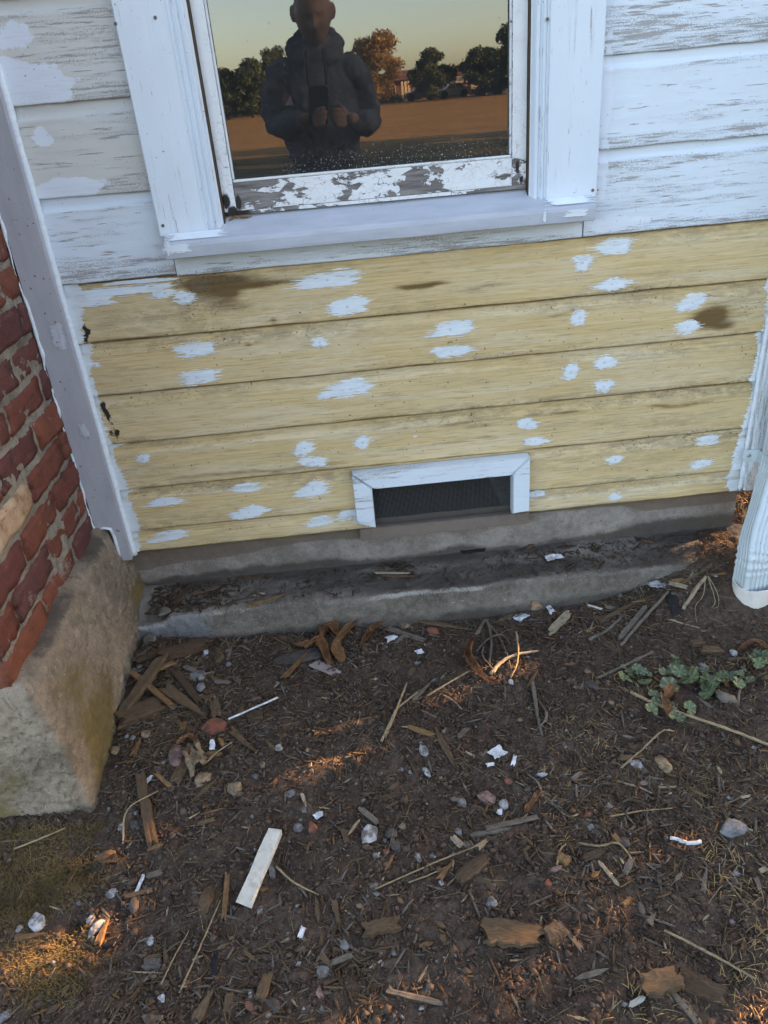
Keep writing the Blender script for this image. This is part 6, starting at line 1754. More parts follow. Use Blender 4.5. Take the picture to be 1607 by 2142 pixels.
PLANTS = [
    ('mallow weed with small leaves under the long pale grey stick', [(1306, 1417, 17), (1324, 1416, 12), (1332, 1399, 12), (1349, 1426, 15), (1316, 1404, 10), (1345, 1404, 10), (1305, 1396, 9), (1356, 1410, 9), (1338, 1413, 9)]),
    ('large leafy mallow weed below the small split wood block', [(1392, 1406, 15), (1413, 1389, 12), (1423, 1404, 18), (1444, 1417, 22), (1402, 1433, 22), (1483, 1447, 22), (1480, 1418, 17), (1465, 1412, 14), (1490, 1426, 16), (1472, 1432, 14), (1505, 1414, 14), (1512, 1424, 13), (1460, 1400, 11), (1478, 1403, 11), (1406, 1400, 11), (1466, 1424, 10), (1476, 1412, 9), (1497, 1438, 13), (1450, 1402, 9), (1412, 1374, 9)]),
    ('mallow weed around the upright pale grey stick', [(1528, 1413, 15), (1544, 1428, 16), (1564, 1424, 17), (1548, 1407, 9), (1554, 1399, 9)]),
    ('mallow weed at the right edge by the curled tan leaf', [(1571, 1376, 15), (1594, 1371, 18), (1587, 1387, 15), (1603, 1384, 12), (1580, 1366, 9)]),
    ('mallow weed with few leaves beside the long golden straw', [(1370, 1453, 15), (1373, 1470, 14), (1363, 1484, 16), (1410, 1482, 9), (1417, 1500, 18), (1405, 1472, 9)]),
    ('single mallow seedling right of the long golden straw bend', [(1443, 1481, 16)])]
for pi, (lab, leaves) in enumerate(PLANTS):
    cx = sum(l[0] for l in leaves) / len(leaves); cy = sum(l[1] for l in leaves) / len(leaves)
    base = G(cx, cy)
    pl_ = empty('mallow_plant', tuple(base))
    tag(pl_, lab, 'weed', 'mallow weeds')
    for li, (x, y, rp) in enumerate(leaves):
        rng = random.Random(pi * 50 + li)
        P = G(x, y); r = rp * mpp(x, y) * 0.92
        h = 0.006 + rng.uniform(0.0, 0.014) + (0.008 if len(leaves) > 12 else 0)
        P = at(x, y, 'z', P[2] + h)
        o = bpy.data.objects.new('leaf', MAL[li % 5])
        COL.objects.link(o); o.parent = pl_
        o.location = tuple(P - base)
        o.scale = (r, r, r)
        o.rotation_euler = (rng.uniform(-0.4, 0.5) + 0.25, rng.uniform(-0.45, 0.45), rng.uniform(0, 6.28))
        mid = (P + base) / 2 + np.array([0, 0, 0.004])
        b0 = base.copy(); b0[2] = float(soil_z(base[0], base[1])) + 0.001
        V, F = tube(catmull([b0, mid, P - np.array([0, 0, 0.001])], 4), 0.0009, 5)
        mesh_obj('stem', V, F, MAT['stem'], pl_, True)

# ------------------------------------------------------------------ uncountable litter on the soil
def free_ground(x, y):
    ok = (y < LEDGE_Y - 0.012) | (x > 1.64)
    ok &= ~((x < 0.012) & (y > -0.635))
    ok &= ~((np.abs(x - 1.563) < 0.055) & (np.abs(y + 0.208) < 0.055))
    return ok

RS = np.random.RandomState(77)
def mulch_density(x, y):                           # thick in the corner by the base, thin on the trodden soil
    d = 0.04 + 1.0 * np.exp(-((x - 0.13) / 0.20) ** 2 - ((y + 0.33) / 0.26) ** 2)
    d += 0.40 * np.exp(-((x - 1.05) / 0.33) ** 2 - ((y + 0.80) / 0.25) ** 2)
    d += 0.45 * np.exp(-((x - 0.25) / 0.25) ** 2 - ((y + 1.02) / 0.14) ** 2)
    d += 0.50 * np.exp(-((y + 0.155) / 0.04) ** 2)
    d += 0.32 * np.clip(fbm(x * 4, y * 4, 0, 3, 204), 0, 1)
    return np.clip(d, 0, 1)

def scatter_pts(n, x0, x1, y0, y1, dens=None):
    x = RS.uniform(x0, x1, n); y = RS.uniform(y0, y1, n)
    k = free_ground(x, y)
    if dens is not None: k &= RS.rand(n) < dens(x, y)
    return x[k], y[k]

def many_boxes(name, x, y, L, w, t, yaw, pitch, mat, label, lift=0.0, bend=0.0, zfun=top_z):
    """Thin torn slivers, one joined mesh: each a bent triangular prism of two segments."""
    n = len(x)
    z = zfun(x, y) + lift
    ca, sa = np.cos(yaw), np.sin(yaw)
    cp, sp = np.cos(pitch), np.sin(pitch)
    D = np.stack([ca * cp, sa * cp, sp], -1); S_ = np.stack([-sa, ca, 0 * sa], -1); U_ = np.cross(D, S_)
    C = np.stack([x, y, z + t * 0.4 + np.abs(sp) * L * 0.35], -1)
    V = np.zeros((n, 9, 3)); UV = np.zeros((n, 9, 2))
    for i, s in enumerate((-0.5, 0.0, 0.5)):
        b_ = bend * L * (0.25 - s * s) * 4 if np.ndim(bend) else 0
        for j, (a_, c_) in enumerate(((-0.5, 0.0), (0.5, 0.0), (0.0, 1.0))):
            k = 1.0 if i == 1 else 0.55
            V[:, i * 3 + j] = C + D * (s * L)[:, None] + S_ * ((a_ * w * k) + b_)[:, None] + U_ * (c_ * t * k)[:, None]
            UV[:, i * 3 + j, 0] = s * L * 12 + x * 31; UV[:, i * 3 + j, 1] = a_ + y * 57
    base = (np.arange(n) * 9)[:, None, None]
    q = []
    for i in range(2):
        for j in range(3):
            j2 = (j + 1) % 3
            q.append((i * 3 + j, i * 3 + j2, (i + 1) * 3 + j2, (i + 1) * 3 + j))
    F = (np.array(q)[None] + base).reshape(-1, 4)
    me = make_mesh(name, V.reshape(-1, 3), F)
    set_uv(me, UV.reshape(-1, 2))
    return tag(link_mesh(name, me, MAT[mat]), label, kind='stuff')

# soil crumbs and grit
OCT = np.array([(1, 0, 0), (-1, 0, 0), (0, 1, 0), (0, -1, 0), (0, 0, 1), (0, 0, -1)], float)
OF = np.array([(0, 2, 4), (2, 1, 4), (1, 3, 4), (3, 0, 4), (2, 0, 5), (1, 2, 5), (3, 1, 5), (0, 3, 5)])
def crumbs(name, x, y, r, mat, label, zfun=top_z):
    n = len(x)
    J = OCT[None] * (1 + 0.45 * RS.uniform(-1, 1, (n, 6, 1))) + 0.25 * RS.uniform(-1, 1, (n, 6, 3))
    sc = r[:, None, None] * np.array([1, 1, 0.75])[None, None] * (1 + 0.4 * RS.uniform(-1, 1, (n, 1, 3)))
    an = RS.uniform(0, 6.28, n)
    c, s = np.cos(an)[:, None], np.sin(an)[:, None]
    P = J * sc
    P = np.stack([P[..., 0] * c - P[..., 1] * s, P[..., 0] * s + P[..., 1] * c, P[..., 2]], -1)
    P += np.stack([x, y, zfun(x, y) + r * 0.25], -1)[:, None]
    F = (OF[None] + (np.arange(n) * 6)[:, None, None]).reshape(-1, 3)
    return tag(link_mesh(name, make_mesh(name, P.reshape(-1, 3), F), MAT[mat]), label, kind='stuff')

x, y = scatter_pts(95000, -0.35, 1.95, -1.30, 0.30)
crumbs('soil_crumbs', x, y, RS.gamma(2.2, 0.00085, len(x)) + 0.0007, 'clod', 'brown crumbs and clods of dry soil')
x, y = scatter_pts(3500, -0.35, 1.95, -1.30, 0.30)
crumbs('grit', x, y, RS.gamma(2.0, 0.0009, len(x)) + 0.0008, 'bark', 'small brownish grit in the soil')
x, y = scatter_pts(1100, -0.35, 1.95, -1.30, 0.30)
crumbs('grit', x, y, RS.gamma(2.0, 0.0012, len(x)) + 0.001, 's_grey', 'small grey grit in the soil')
x, y = scatter_pts(230, -0.35, 1.95, -1.30, -0.1)
crumbs('grit', x, y, RS.gamma(2.0, 0.0008, len(x)) + 0.0008, 's_white', 'white grit and paint specks in the soil')
# wood fibre and slivers
for (mat, n, lm, lab) in (('w_pale', 1500, 0.008, 'fine pale wood fibres'), ('w_brown', 15000, 0.012, 'fine brown wood fibres and mulch'), ('w_dark', 8500, 0.012, 'fine dark rotten mulch'), ('w_grey', 9000, 0.011, 'fine grey wood fibres'), ('w_orange', 2600, 0.008, 'fine orange wood fibres')):
    x, y = scatter_pts(n * 2, -0.35, 1.95, -1.30, -0.12, mulch_density)
    k = len(x)
    L = RS.gamma(2.0, lm / 2, k) + 0.004
    many_boxes('mulch', x, y, L, np.clip(L * RS.uniform(0.10, 0.34, k), 0.0009, 0.006), RS.uniform(0.0006, 0.0018, k), RS.uniform(0, 3.14, k), RS.normal(0, 0.16, k), mat, lab, 0.0004)
x, y = scatter_pts(4200, -0.35, 1.95, -1.30, -0.12, lambda a_, b_: 0.35 + 0.5 * mulch_density(a_, b_))
k = len(x)
L = RS.gamma(2.2, 0.010, k) + 0.006
many_boxes('dry_stems', x, y, L, np.full(k, 0.0009), np.full(k, 0.0009), RS.uniform(0, 3.14, k), RS.normal(0, 0.14, k), 'straw', 'fine pale bits of straw and stem', 0.0015, RS.normal(0, 0.12, k))
# litter on the ledge, thick at its left end
n = 4200
x = RS.uniform(0.02, 1.58, n); y = RS.uniform(LEDGE_Y + 0.012, 0.018, n)
kk = RS.rand(n) < (1.0 * np.exp(-((x - 0.10) / 0.14) ** 2) + 0.08 + 0.5 * np.exp(-((x - 0.69) / 0.05) ** 2) * (y > -0.06) + 0.5 * np.exp(-((x - 1.16) / 0.09) ** 2) * (y > -0.03))
x, y = x[kk], y[kk]; k = len(x)
L = RS.gamma(2.0, 0.005, k) + 0.003
many_boxes('mulch', x, y, L, L * RS.uniform(0.1, 0.35, k), RS.uniform(0.0008, 0.002, k), RS.uniform(0, 3.14, k), RS.normal(0, 0.15, k), 'w_dark', 'dark mulch litter along the ledge', 0.002)
n = 5200
x = RS.uniform(0.02, 1.60, n); y = RS.uniform(LEDGE_Y + 0.012, 0.020, n)
kk = RS.rand(n) < np.clip(0.18 + 0.7 * np.exp(-((x - 0.10) / 0.14) ** 2) + 0.35 * sstep(0.6, 1.2, x) + 0.4 * sstep(-0.01, 0.015, y), 0, 1)
crumbs('soil_crumbs', x[kk], y[kk], RS.gamma(2.0, 0.0007, int(kk.sum())) + 0.0006, 'clod', 'soil crumbs lying on the ledge')

# small wood splinters one can still pick out
ANCH = [('the white board', 545, 1820), ('the red brick shard', 453, 1522), ('the thin white stick', 530, 1488), ('the pinkish stone', 368, 1583), ('the long brown stick', 307, 1697), ('the large rough white stone', 773, 1752),
    ('the parallel grey sticks', 1050, 1730), ('the curled orange leaf', 1000, 1400), ('the torn white paper', 1039, 1577), ('the fan-shaped chip', 798, 1945), ('the large brown wood chunk', 1072, 1958), ('the split brown block', 1382, 2062),
    ('the white curved strip', 1435, 1763), ('the large oblong grey stone', 1537, 1737), ('the rolled leaf', 1112, 1684), ('the long golden straw', 1450, 1505), ('the mallow weeds', 1445, 1415), ('the black fabric strip', 1405, 1250),
    ('the drain pipe', 1565, 1270), ('the flat dark stone', 625, 1378), ('the leaf clump', 690, 1345), ('the upright brown stake', 453, 1355), ('the wood pile', 330, 1460), ('the charcoal lump', 449, 2023), ('the large white stone in the moss', 77, 1929),
    ('the oblong white stone', 206, 1939), ('the straight straw at lower right', 1484, 2000), ('the grey forked twig', 1122, 1490), ('the slanting straw bundle', 825, 1495), ('the long brown splinter', 930, 1567), ('the angular pinkish stone', 1020, 1672),
    ('the dark bark slab', 988, 1825), ('the rounded grey stone', 677, 2033), ('the long grey-brown stick', 868, 2088), ('the bent golden straw', 1350, 1565), ('the straight grey stick', 1347, 1300), ('the smooth tan stone', 491, 1653), ('the blue-black block', 321, 2023),
    ('the yellowish wood block', 1172, 1275), ('the flat brown lath', 937, 1310)]
USED = set()
def near_label(what, x, y, z):
    """Name a small thing by the nearest landmark on the ground and the side of it that it lies on."""
    d = np.array([x, y, z]) - CAM
    w = d @ CF
    px, py = PW / 2 + FPX * (d @ CR) / w, PH / 2 - FPX * (d @ CU) / w
    for (nm, ax, ay) in sorted(ANCH, key=lambda q: (q[1] - px) ** 2 + (q[2] - py) ** 2)[:6]:
        dx, dy = px - ax, (py - ay) * 1.2
        near = math.hypot(dx, dy)
        side = ('right of' if dx > 0 else 'left of') if abs(dx) > abs(dy) else ('below' if dy > 0 else 'above')
        for form in ('%s %s %s' % (what, ('just ' if near < 70 else '') + side, nm), '%s %s %s' % (what, ('close ' if near < 70 else 'farther off ') + side, nm)):
            if form not in USED:
                USED.add(form)
                return form
    return '%s %s %s' % (what, side, nm)
rs2 = random.Random(12)
SPL = [splinter_mesh(0.022 * s, 0.0045 * s2, 0.002, random.Random(i), e, 5) for i, (s, s2, e) in enumerate([(1, 1, 'jag'), (1.5, 1, 'point'), (0.8, 1.4, 'jag'), (1.8, 0.7, 'point'), (1.2, 1.6, 'taper'), (0.7, 0.9, 'jag')])]
SPM = []
for i, (V, F, UV) in enumerate(SPL):
    row = []
    for mname in ('w_brown', 'w_dark', 'w_grey', 'w_orange', 'w_pale'):
        me = make_mesh('wood_splinter', V, F); set_uv(me, UV); me.materials.append(MAT[mname]); row.append(me)
    SPM.append(row)
cnt = 0
LABS = ('small brown wood splinter', 'small dark rotten splinter', 'small grey weathered splinter', 'small orange splinter', 'small pale cream splinter')
while cnt < 290:
    x, y = rs2.uniform(-0.1, 1.6), rs2.uniform(-1.2, -0.14)
    if not bool(free_ground(np.array([x]), np.array([y]))[0]) or rs2.random() > 0.25 + float(mulch_density(np.array([x]), np.array([y]))[0]): continue
    mi = rs2.choices(range(5), (5, 3, 3.2, 1.6, 0.8))[0]
    o = bpy.data.objects.new('wood_splinter', rs2.choice(SPM)[mi])
    COL.objects.link(o)
    o.location = (x, y, float(soil_z(x, y)) + 0.0014)
    o.rotation_euler = (rs2.gauss(0, 0.2), rs2.gauss(0, 0.12), rs2.uniform(0, 6.28))
    s = rs2.uniform(0.7, 1.5)
    o.scale = (s, s, s)
    tag(o, near_label(LABS[mi], *o.location), 'wood splinter', LABS[mi] + 's loose on the soil')
    cnt += 1
# bark chips of middling size, thick in the corner and along the ledge
CLAB = ('brown bark chip', 'dark bark chip', 'grey wood chip', 'orange wood chip', 'pale wood chip')
CHM = []
for i, (l, w, e) in enumerate([(0.034, 0.010, 'jag'), (0.046, 0.009, 'taper'), (0.028, 0.013, 'jag'), (0.052, 0.008, 'point'), (0.040, 0.012, 'taper')]):
    V, F, UV = splinter_mesh(l, w, 0.004, random.Random(500 + i), e, 7)
    row = []
    for mname in ('w_brown', 'w_dark', 'w_grey', 'w_orange', 'w_pale'):
        me = make_mesh('wood_chip', V, F); set_uv(me, UV); me.materials.append(MAT[mname]); row.append(me)
    CHM.append(row)
cnt = 0
while cnt < 96:
    if cnt < 40: x, y = rs2.gauss(0.13, 0.10), rs2.gauss(-0.30, 0.11)
    elif cnt < 60: x, y = rs2.uniform(0.2, 1.5), rs2.gauss(-0.175, 0.03)
    else: x, y = rs2.uniform(0.0, 1.55), rs2.uniform(-1.15, -0.3)
    if not bool(free_ground(np.array([x]), np.array([y]))[0]): continue
    mi = rs2.choices(range(5), (5, 4, 3, 1.5, 0.5))[0]
    o = bpy.data.objects.new('wood_chip', rs2.choice(CHM)[mi])
    COL.objects.link(o)
    o.location = (x, y, float(soil_z(x, y)) + 0.003 + (0.004 * rs2.random() if cnt < 40 else 0))
    o.rotation_euler = (rs2.gauss(0, 0.25), rs2.gauss(0, 0.12), rs2.uniform(0, 6.28))
    s = rs2.uniform(0.6, 1.15)
    o.scale = (s, s, s)
    tag(o, near_label(CLAB[mi] + ' of middling size', *o.location), 'wood chip', CLAB[mi] + 's scattered on the soil')
    cnt += 1
# small pebbles one can pick out
PBM = []
for i in range(5):
    V, F = stone_mesh(1, 1.2, 0.7, 300 + i, 0.5, 2)
    row = []
    for mname in ('s_grey', 's_dark', 's_tan', 's_pink', 's_white', 's_red'):
        me = make_mesh('pebble', V, F, True); me.materials.append(MAT[mname]); row.append(me)
    PBM.append(row)
PL = ('small grey pebble', 'small dark pebble', 'small tan pebble', 'small brownish pebble', 'small white pebble', 'small red brick pebble')
for i in range(80):
    while True:
        x, y = rs2.uniform(-0.05, 1.6), rs2.uniform(-1.2, -0.18)
        if bool(free_ground(np.array([x]), np.array([y]))[0]): break
    mi = rs2.choices(range(6), (4, 4, 2, 2, 0.6, 0.6))[0]
    o = bpy.data.objects.new('pebble', rs2.choice(PBM)[mi])
    COL.objects.link(o)
    s = 0.0024 + 0.0034 * rs2.random() ** 2
    o.location = (x, y, float(soil_z(x, y)) + s * 0.4); o.scale = (s, s, s)
    o.rotation_euler = (rs2.gauss(0, 0.3), rs2.gauss(0, 0.3), rs2.uniform(0, 6.28))
    tag(o, near_label(PL[mi], *o.location), 'pebble', PL[mi] + 's in the bare soil')

# moss and withered grass at the lower left, dry grass beyond the corner
def blades(name, x, y, h, mat, label, lean=0.8, w=0.0007, zfun=soil_z):
    n = len(x)
    an = RS.uniform(0, 6.28, n); ln = RS.uniform(0.3, 1.0, n) * lean
    D = np.stack([np.cos(an), np.sin(an)], -1)
    S_ = np.stack([-np.sin(an), np.cos(an)], -1)
    z0 = zfun(x, y) - 0.0005
    V = np.zeros((n, 7, 3))
    tw = RS.uniform(-0.5, 0.5, n)
    for i, s in enumerate((0, 0.4, 0.75)):
        off = D * (h * ln * s * s)[:, None] + S_ * (h * tw * s * s)[:, None]
        for j, sg in enumerate((-1, 1)):
            V[:, i * 2 + j, :2] = np.stack([x, y], -1) + off + S_ * (sg * w * (1 - 0.3 * s))
            V[:, i * 2 + j, 2] = z0 + h * s * (1 - 0.35 * ln * s)
    V[:, 6, :2] = np.stack([x, y], -1) + D * (h * ln)[:, None] + S_ * (h * tw)[:, None]
    V[:, 6, 2] = z0 + h * (1 - 0.45 * ln)
    b_ = (np.arange(n) * 7)[:, None, None]
    tri = np.array([(0, 1, 3), (0, 3, 2), (2, 3, 5), (2, 5, 4), (4, 5, 6)])
    F = (tri[None] + b_).reshape(-1, 3)
    return tag(link_mesh(name, make_mesh(name, V.reshape(-1, 3), F), MAT[mat]), label, kind='stuff')
def mossd(x, y):
    d = np.exp(-((x + 0.06) / 0.085) ** 2 - ((y + 0.80) / 0.075) ** 2) + 0.9 * np.exp(-((x - 0.02) / 0.07) ** 2 - ((y + 0.96) / 0.06) ** 2) + 0.6 * np.exp(-((y + 0.675) / 0.025) ** 2) * (x < 0.03)
    return np.clip(1.5 * d + 0.35 * fbm(x * 14, y * 14, 0, 3, 222) - 0.25, 0, 1) * (x < 0.13)
x = RS.uniform(-0.35, 0.13, 60000); y = RS.uniform(-1.12, -0.64, 60000)
k = RS.rand(60000) < mossd(x, y)
x, y = x[k], y[k]
blades('moss', x, y, RS.uniform(0.004, 0.012, len(x)), 'moss', 'ochre dried moss and withered grass at the lower left', 1.3, 0.0005)
x = RS.uniform(0.9, 1.7, 9000); y = RS.uniform(-1.15, -0.4, 9000)
k = RS.rand(9000) < np.clip(fbm(x * 5, y * 5, 0, 3, 230) * 1.3 - 0.1, 0, 0.5)
blades('withered_grass', x[k], y[k], RS.uniform(0.006, 0.022, int(k.sum())), 'drygrass', 'withered grass shreds among the litter at the right', 1.8, 0.00055)
x = RS.uniform(1.62, 3.2, 26000); y = RS.uniform(-0.10, 2.2, 26000)
k = RS.rand(26000) < sstep(1.60, 1.72, x) * sstep(-0.06, 0.03, y)
blades('dry_grass', x[k], y[k], RS.uniform(0.015, 0.045, int(k.sum())), 'drygrass', 'sunlit dry grass on the ground beyond the corner', 1.2, 0.0010)

# ------------------------------------------------------------------ the person taking the picture (seen in the glass)
def mat_cloth(name, c): return m_plain(name, c, 0.9, 0.15, 30, 0.4, 0.002, 0.1)
M_HOOD = mat_cloth('blue_grey_fleece', (0.105, 0.112, 0.135)); M_TROU = mat_cloth('dark_denim', (0.018, 0.022, 0.032)); M_SKIN = m_plain('skin', (0.24, 0.145, 0.11), 0.55, 0.08, 30, 0.1, 0.001, 0.3)
M_SHOE = m_plain('dark_shoe', (0.02, 0.02, 0.02), 0.6, 0.1); M_PHONE = m_plain('black_phone', (0.008, 0.008, 0.009), 0.3, 0.05, spec=0.5); M_HAIR = m_plain('short_grey_hair', (0.06, 0.055, 0.05), 0.8, 0.2, 120, 0.5, 0.002)
def skin_raw(verts, edges, root=0, levels=2):
    """Grow a surface round a skeleton and return it as plain geometry."""
    me = bpy.data.meshes.new('tmp')
    me.from_pydata([v[:3] for v in verts], edges, [])
    me.update()
    o = bpy.data.objects.new('tmp', me); COL.objects.link(o)
    md = o.modifiers.new('skin', 'SKIN')
    sv = me.skin_vertices[0].data
    for i, v in enumerate(verts):
        r = v[3]
        sv[i].radius = r if isinstance(r, tuple) else (r, r)
        sv[i].use_root = (i == root)
    sb = o.modifiers.new('sub', 'SUBSURF'); sb.levels = levels; sb.render_levels = levels
    dg = bpy.context.evaluated_depsgraph_get()
    ev = o.evaluated_get(dg).to_mesh()
    V = np.array([p.co[:] for p in ev.vertices]); F = [tuple(p.vertices) for p in ev.polygons]
    bpy.data.objects.remove(o, do_unlink=True)
    return V, F
def fused(name, parts, mat, parent=None, voxel=0.007, smooth=2, folds=None):
    """Join overlapping shapes into one continuous skin."""
    V, F = merge(parts)
    o = mesh_obj(name, V, F, mat, parent, True)
    rm = o.modifiers.new('fuse', 'REMESH'); rm.mode = 'VOXEL'; rm.voxel_size = voxel; rm.use_smooth_shade = True
    sm = o.modifiers.new('soft', 'SMOOTH'); sm.iterations = smooth
    if folds:
        tx = bpy.data.textures.new('folds', 'CLOUDS'); tx.noise_scale = folds[0]; tx.noise_depth = 3
        dp_ = o.modifiers.new('folds', 'DISPLACE'); dp_.texture = tx; dp_.strength = folds[1]; dp_.mid_level = 0.5; dp_.texture_coords = 'GLOBAL'
    return o
def skin_obj(name, verts, edges, mat, parent=None, root=0, levels=2):
    V, F = skin_raw(verts, edges, root, levels)
    return mesh_obj(name, V, F, mat, parent, True)
def head_shape(cx, cy, cz, pitch=-0.35):
    """A head with brow, eye sockets, nose, mouth, chin and ears; faces +Y, tilted down."""
    bm = bmesh.new(); bmesh.ops.create_icosphere(bm, subdivisions=5, radius=1.0)
    V = np.array([v.co[:] for v in bm.verts]); bm.verts.index_update(); F = [tuple(v.index for v in f.verts) for f in bm.faces]; bm.free()
    x, y, z = V[:, 0], V[:, 1], V[:, 2]
    W_ = np.stack([x * 0.077 * (1 - 0.22 * np.clip(-z, 0, 1) ** 1.3), y * 0.098, z * 0.118], -1)
    W_[:, 1] += np.where(z < -0.2, 0.010 * np.clip(-z, 0, 1), 0)
    X, Z = W_[:, 0], W_[:, 2]
    fr = np.clip(y, 0, 1) ** 1.5
    g = lambda cx_, cz_, sx, sz: np.exp(-((X - cx_) / sx) ** 2 - ((Z - cz_) / sz) ** 2) * fr
    d = 0.007 * g(0, 0.030, 0.05, 0.012) - 0.012 * (g(-0.031, 0.008, 0.016, 0.012) + g(0.031, 0.008, 0.016, 0.012)) + 0.006 * (g(-0.031, 0.008, 0.009, 0.007) + g(0.031, 0.008, 0.009, 0.007))
    d += 0.022 * g(0, -0.022, 0.012, 0.016) + 0.012 * g(0, 0.0, 0.008, 0.022) + 0.006 * (g(-0.045, -0.022, 0.02, 0.02) + g(0.045, -0.022, 0.02, 0.02))
    d += 0.005 * g(0, -0.052, 0.022, 0.005) - 0.004 * g(0, -0.059, 0.024, 0.003) + 0.005 * g(0, -0.066, 0.02, 0.005) + 0.009 * g(0, -0.094, 0.022, 0.014)
    W_[:, 1] += d
    parts = [(W_, F)]
    for s in (-1, 1):
        E_, EF = ICO3
        e = E_ * np.array([0.008, 0.019, 0.033]); e[:, 0] += s * 0.10 * np.clip(-E_[:, 1], -0.2, 1) * 0.12
        parts.append((e + np.array([s * 0.082, -0.008, 0.0]), EF))
    c, s_ = math.cos(pitch), math.sin(pitch)
    out = []
    for (v, f) in parts:
        out.append((np.stack([v[:, 0] + cx, v[:, 1] * c - v[:, 2] * s_ + cy, v[:, 1] * s_ + v[:, 2] * c + cz], -1), f))
    return out
PXC, PYC = 0.590, -2.02                            # where the person stands
def build_person():
    x, y = PXC, PYC
    v = [(x, y, 0.92, (0.13, 0.09)), (x, y, 1.06, (0.12, 0.085)), (x, y - 0.01, 1.20, (0.125, 0.09)), (x, y - 0.01, 1.31, (0.10, 0.07)), (x + 0.005, y + 0.015, 1.41, 0.056), (x + 0.010, y + 0.035, 1.47, 0.058)]
    e = [(0, 1), (1, 2), (2, 3), (3, 4), (4, 5)]
    chains = [skin_raw(v, e)]
    for s, elbow, wrist, palm in ((-1, (0.375, y - 0.02, 1.115), (0.497, -1.845, 1.130), (0.548, -1.80, 1.140)), (1, (0.805, y - 0.02, 1.10), (0.752, -1.845, 1.112), (0.702, -1.80, 1.130))):
        chains.append(skin_raw([(x + s * 0.10, y - 0.01, 1.31, 0.045), (x + s * 0.165, y - 0.01, 1.315, 0.040), (*elbow, 0.034), (*wrist, 0.022), (*palm, (0.030, 0.017))], [(0, 1), (1, 2), (2, 3), (3, 4)]))
        d = -s
        for k in range(4):
            dz = (k - 1.5) * 0.019
            L = (0.030, 0.036, 0.034, 0.026)[k]
            a_ = (palm[0] + d * 0.006, palm[1] + 0.004, palm[2] - dz * 0.8)
            b_ = (palm[0] + d * 0.026, palm[1] + 0.024, palm[2] - dz)
            c_ = (b_[0] + d * L * 0.8, b_[1] + 0.010, b_[2] + 0.004)
            e_ = (c_[0] + d * L * 0.5, c_[1] - 0.012, c_[2] + 0.003)
            chains.append(skin_raw([(*a_, 0.010), (*b_, 0.0095), (*c_, 0.0088), (*e_, 0.0078)], [(0, 1), (1, 2), (2, 3)]))
        chains.append(skin_raw([(palm[0], palm[1] - 0.004, palm[2] + 0.010, 0.012), (palm[0] + d * 0.018, palm[1] - 0.012, palm[2] + 0.034, 0.011), (palm[0] + d * 0.036, palm[1] - 0.010, palm[2] + 0.054, 0.0092)], [(0, 1), (1, 2)]))
    for s in (-1, 1):
        chains.append(skin_raw([(x + s * 0.05, y, 0.92, 0.09), (x + s * 0.095, y, 0.84, 0.085), (x + s * 0.10, y + 0.01, 0.48, 0.058), (x + s * 0.105, y - 0.02, 0.10, 0.040), (x + s * 0.11, y + 0.02, 0.045, 0.036), (x + s * 0.12, y + 0.15, 0.030, 0.030)], [(0, 1), (1, 2), (2, 3), (3, 4), (4, 5)]))
    body = fused('person', chains + head_shape(x + 0.010, y + 0.055, 1.515), M_SKIN, None, 0.0055, 1)
    tag(body, 'person in a grey-blue hooded sweatshirt holding a phone, reflected in the window', 'person')
    # hoodie: torso, sleeves to the wrists and a thick hood round the neck
    v = [(x, y, 0.88, (0.165, 0.125)), (x, y, 1.02, (0.180, 0.135)), (x, y - 0.01, 1.18, (0.190, 0.134)), (x, y - 0.015, 1.29, (0.175, 0.112)), (x, y - 0.005, 1.385, (0.105, 0.088)), (x + 0.004, y - 0.005, 1.445, (0.108, 0.085))]
    e = [(0, 1), (1, 2), (2, 3), (3, 4), (4, 5)]
    sl_ = [skin_raw(v, e)]
    for s, elbow, wrist in ((-1, (0.375, y - 0.02, 1.105), (0.487, -1.853, 1.128)), (1, (0.805, y - 0.02, 1.09), (0.760, -1.853, 1.110))):
        sh_ = np.array((x + s * 0.165, y - 0.01, 1.315)); el_ = np.array(elbow); wr_ = np.array(wrist)
        md_ = (sh_ + el_) / 2 + np.array((s * 0.012, -0.01, 0.01)); fm_ = (el_ + wr_) / 2 + np.array((0, 0, -0.006))
        sl_.append(skin_raw([(x + s * 0.09, y - 0.01, 1.30, 0.09), (*sh_, 0.078), (*md_, 0.064), (*el_, 0.058), (*fm_, 0.056), (*wr_, 0.050), (*(wr_ * 1.22 - el_ * 0.22), 0.038)], [(i, i + 1) for i in range(6)]))
    hv = [(x + 0.098 * math.sin(t) + 0.006, y + 0.0 - 0.095 * math.cos(t), 1.462 - 0.115 * (1 - math.cos(t)) * 0.5, (0.024, 0.036)) for t in np.linspace(-2.8, 2.8, 17)]
    fused('hoodie', sl_ + [skin_raw(hv, [(i, i + 1) for i in range(16)])], M_HOOD, body, 0.008, 2, (0.055, 0.042))
    # drawstrings, trousers, shoes, hair
    for s in (-1, 1):
        V, F = tube(catmull([(x + s * 0.035, y + 0.085, 1.385), (x + s * 0.038, y + 0.150, 1.30), (x + s * 0.035, y + 0.155, 1.20)], 5), 0.004, 6)
        mesh_obj('drawstring', V, F, M_TROU, body, True)
    tv_ = [(x, y, 0.93, (0.165, 0.120))]; te = []
    for s in (-1, 1):
        n = len(tv_)
        tv_ += [(x + s * 0.095, y, 0.82, 0.105), (x + s * 0.10, y + 0.01, 0.48, 0.080), (x + s * 0.105, y - 0.02, 0.12, 0.068)]
        te += [(0, n), (n, n + 1), (n + 1, n + 2)]
    skin_obj('trousers', tv_, te, M_TROU, body)
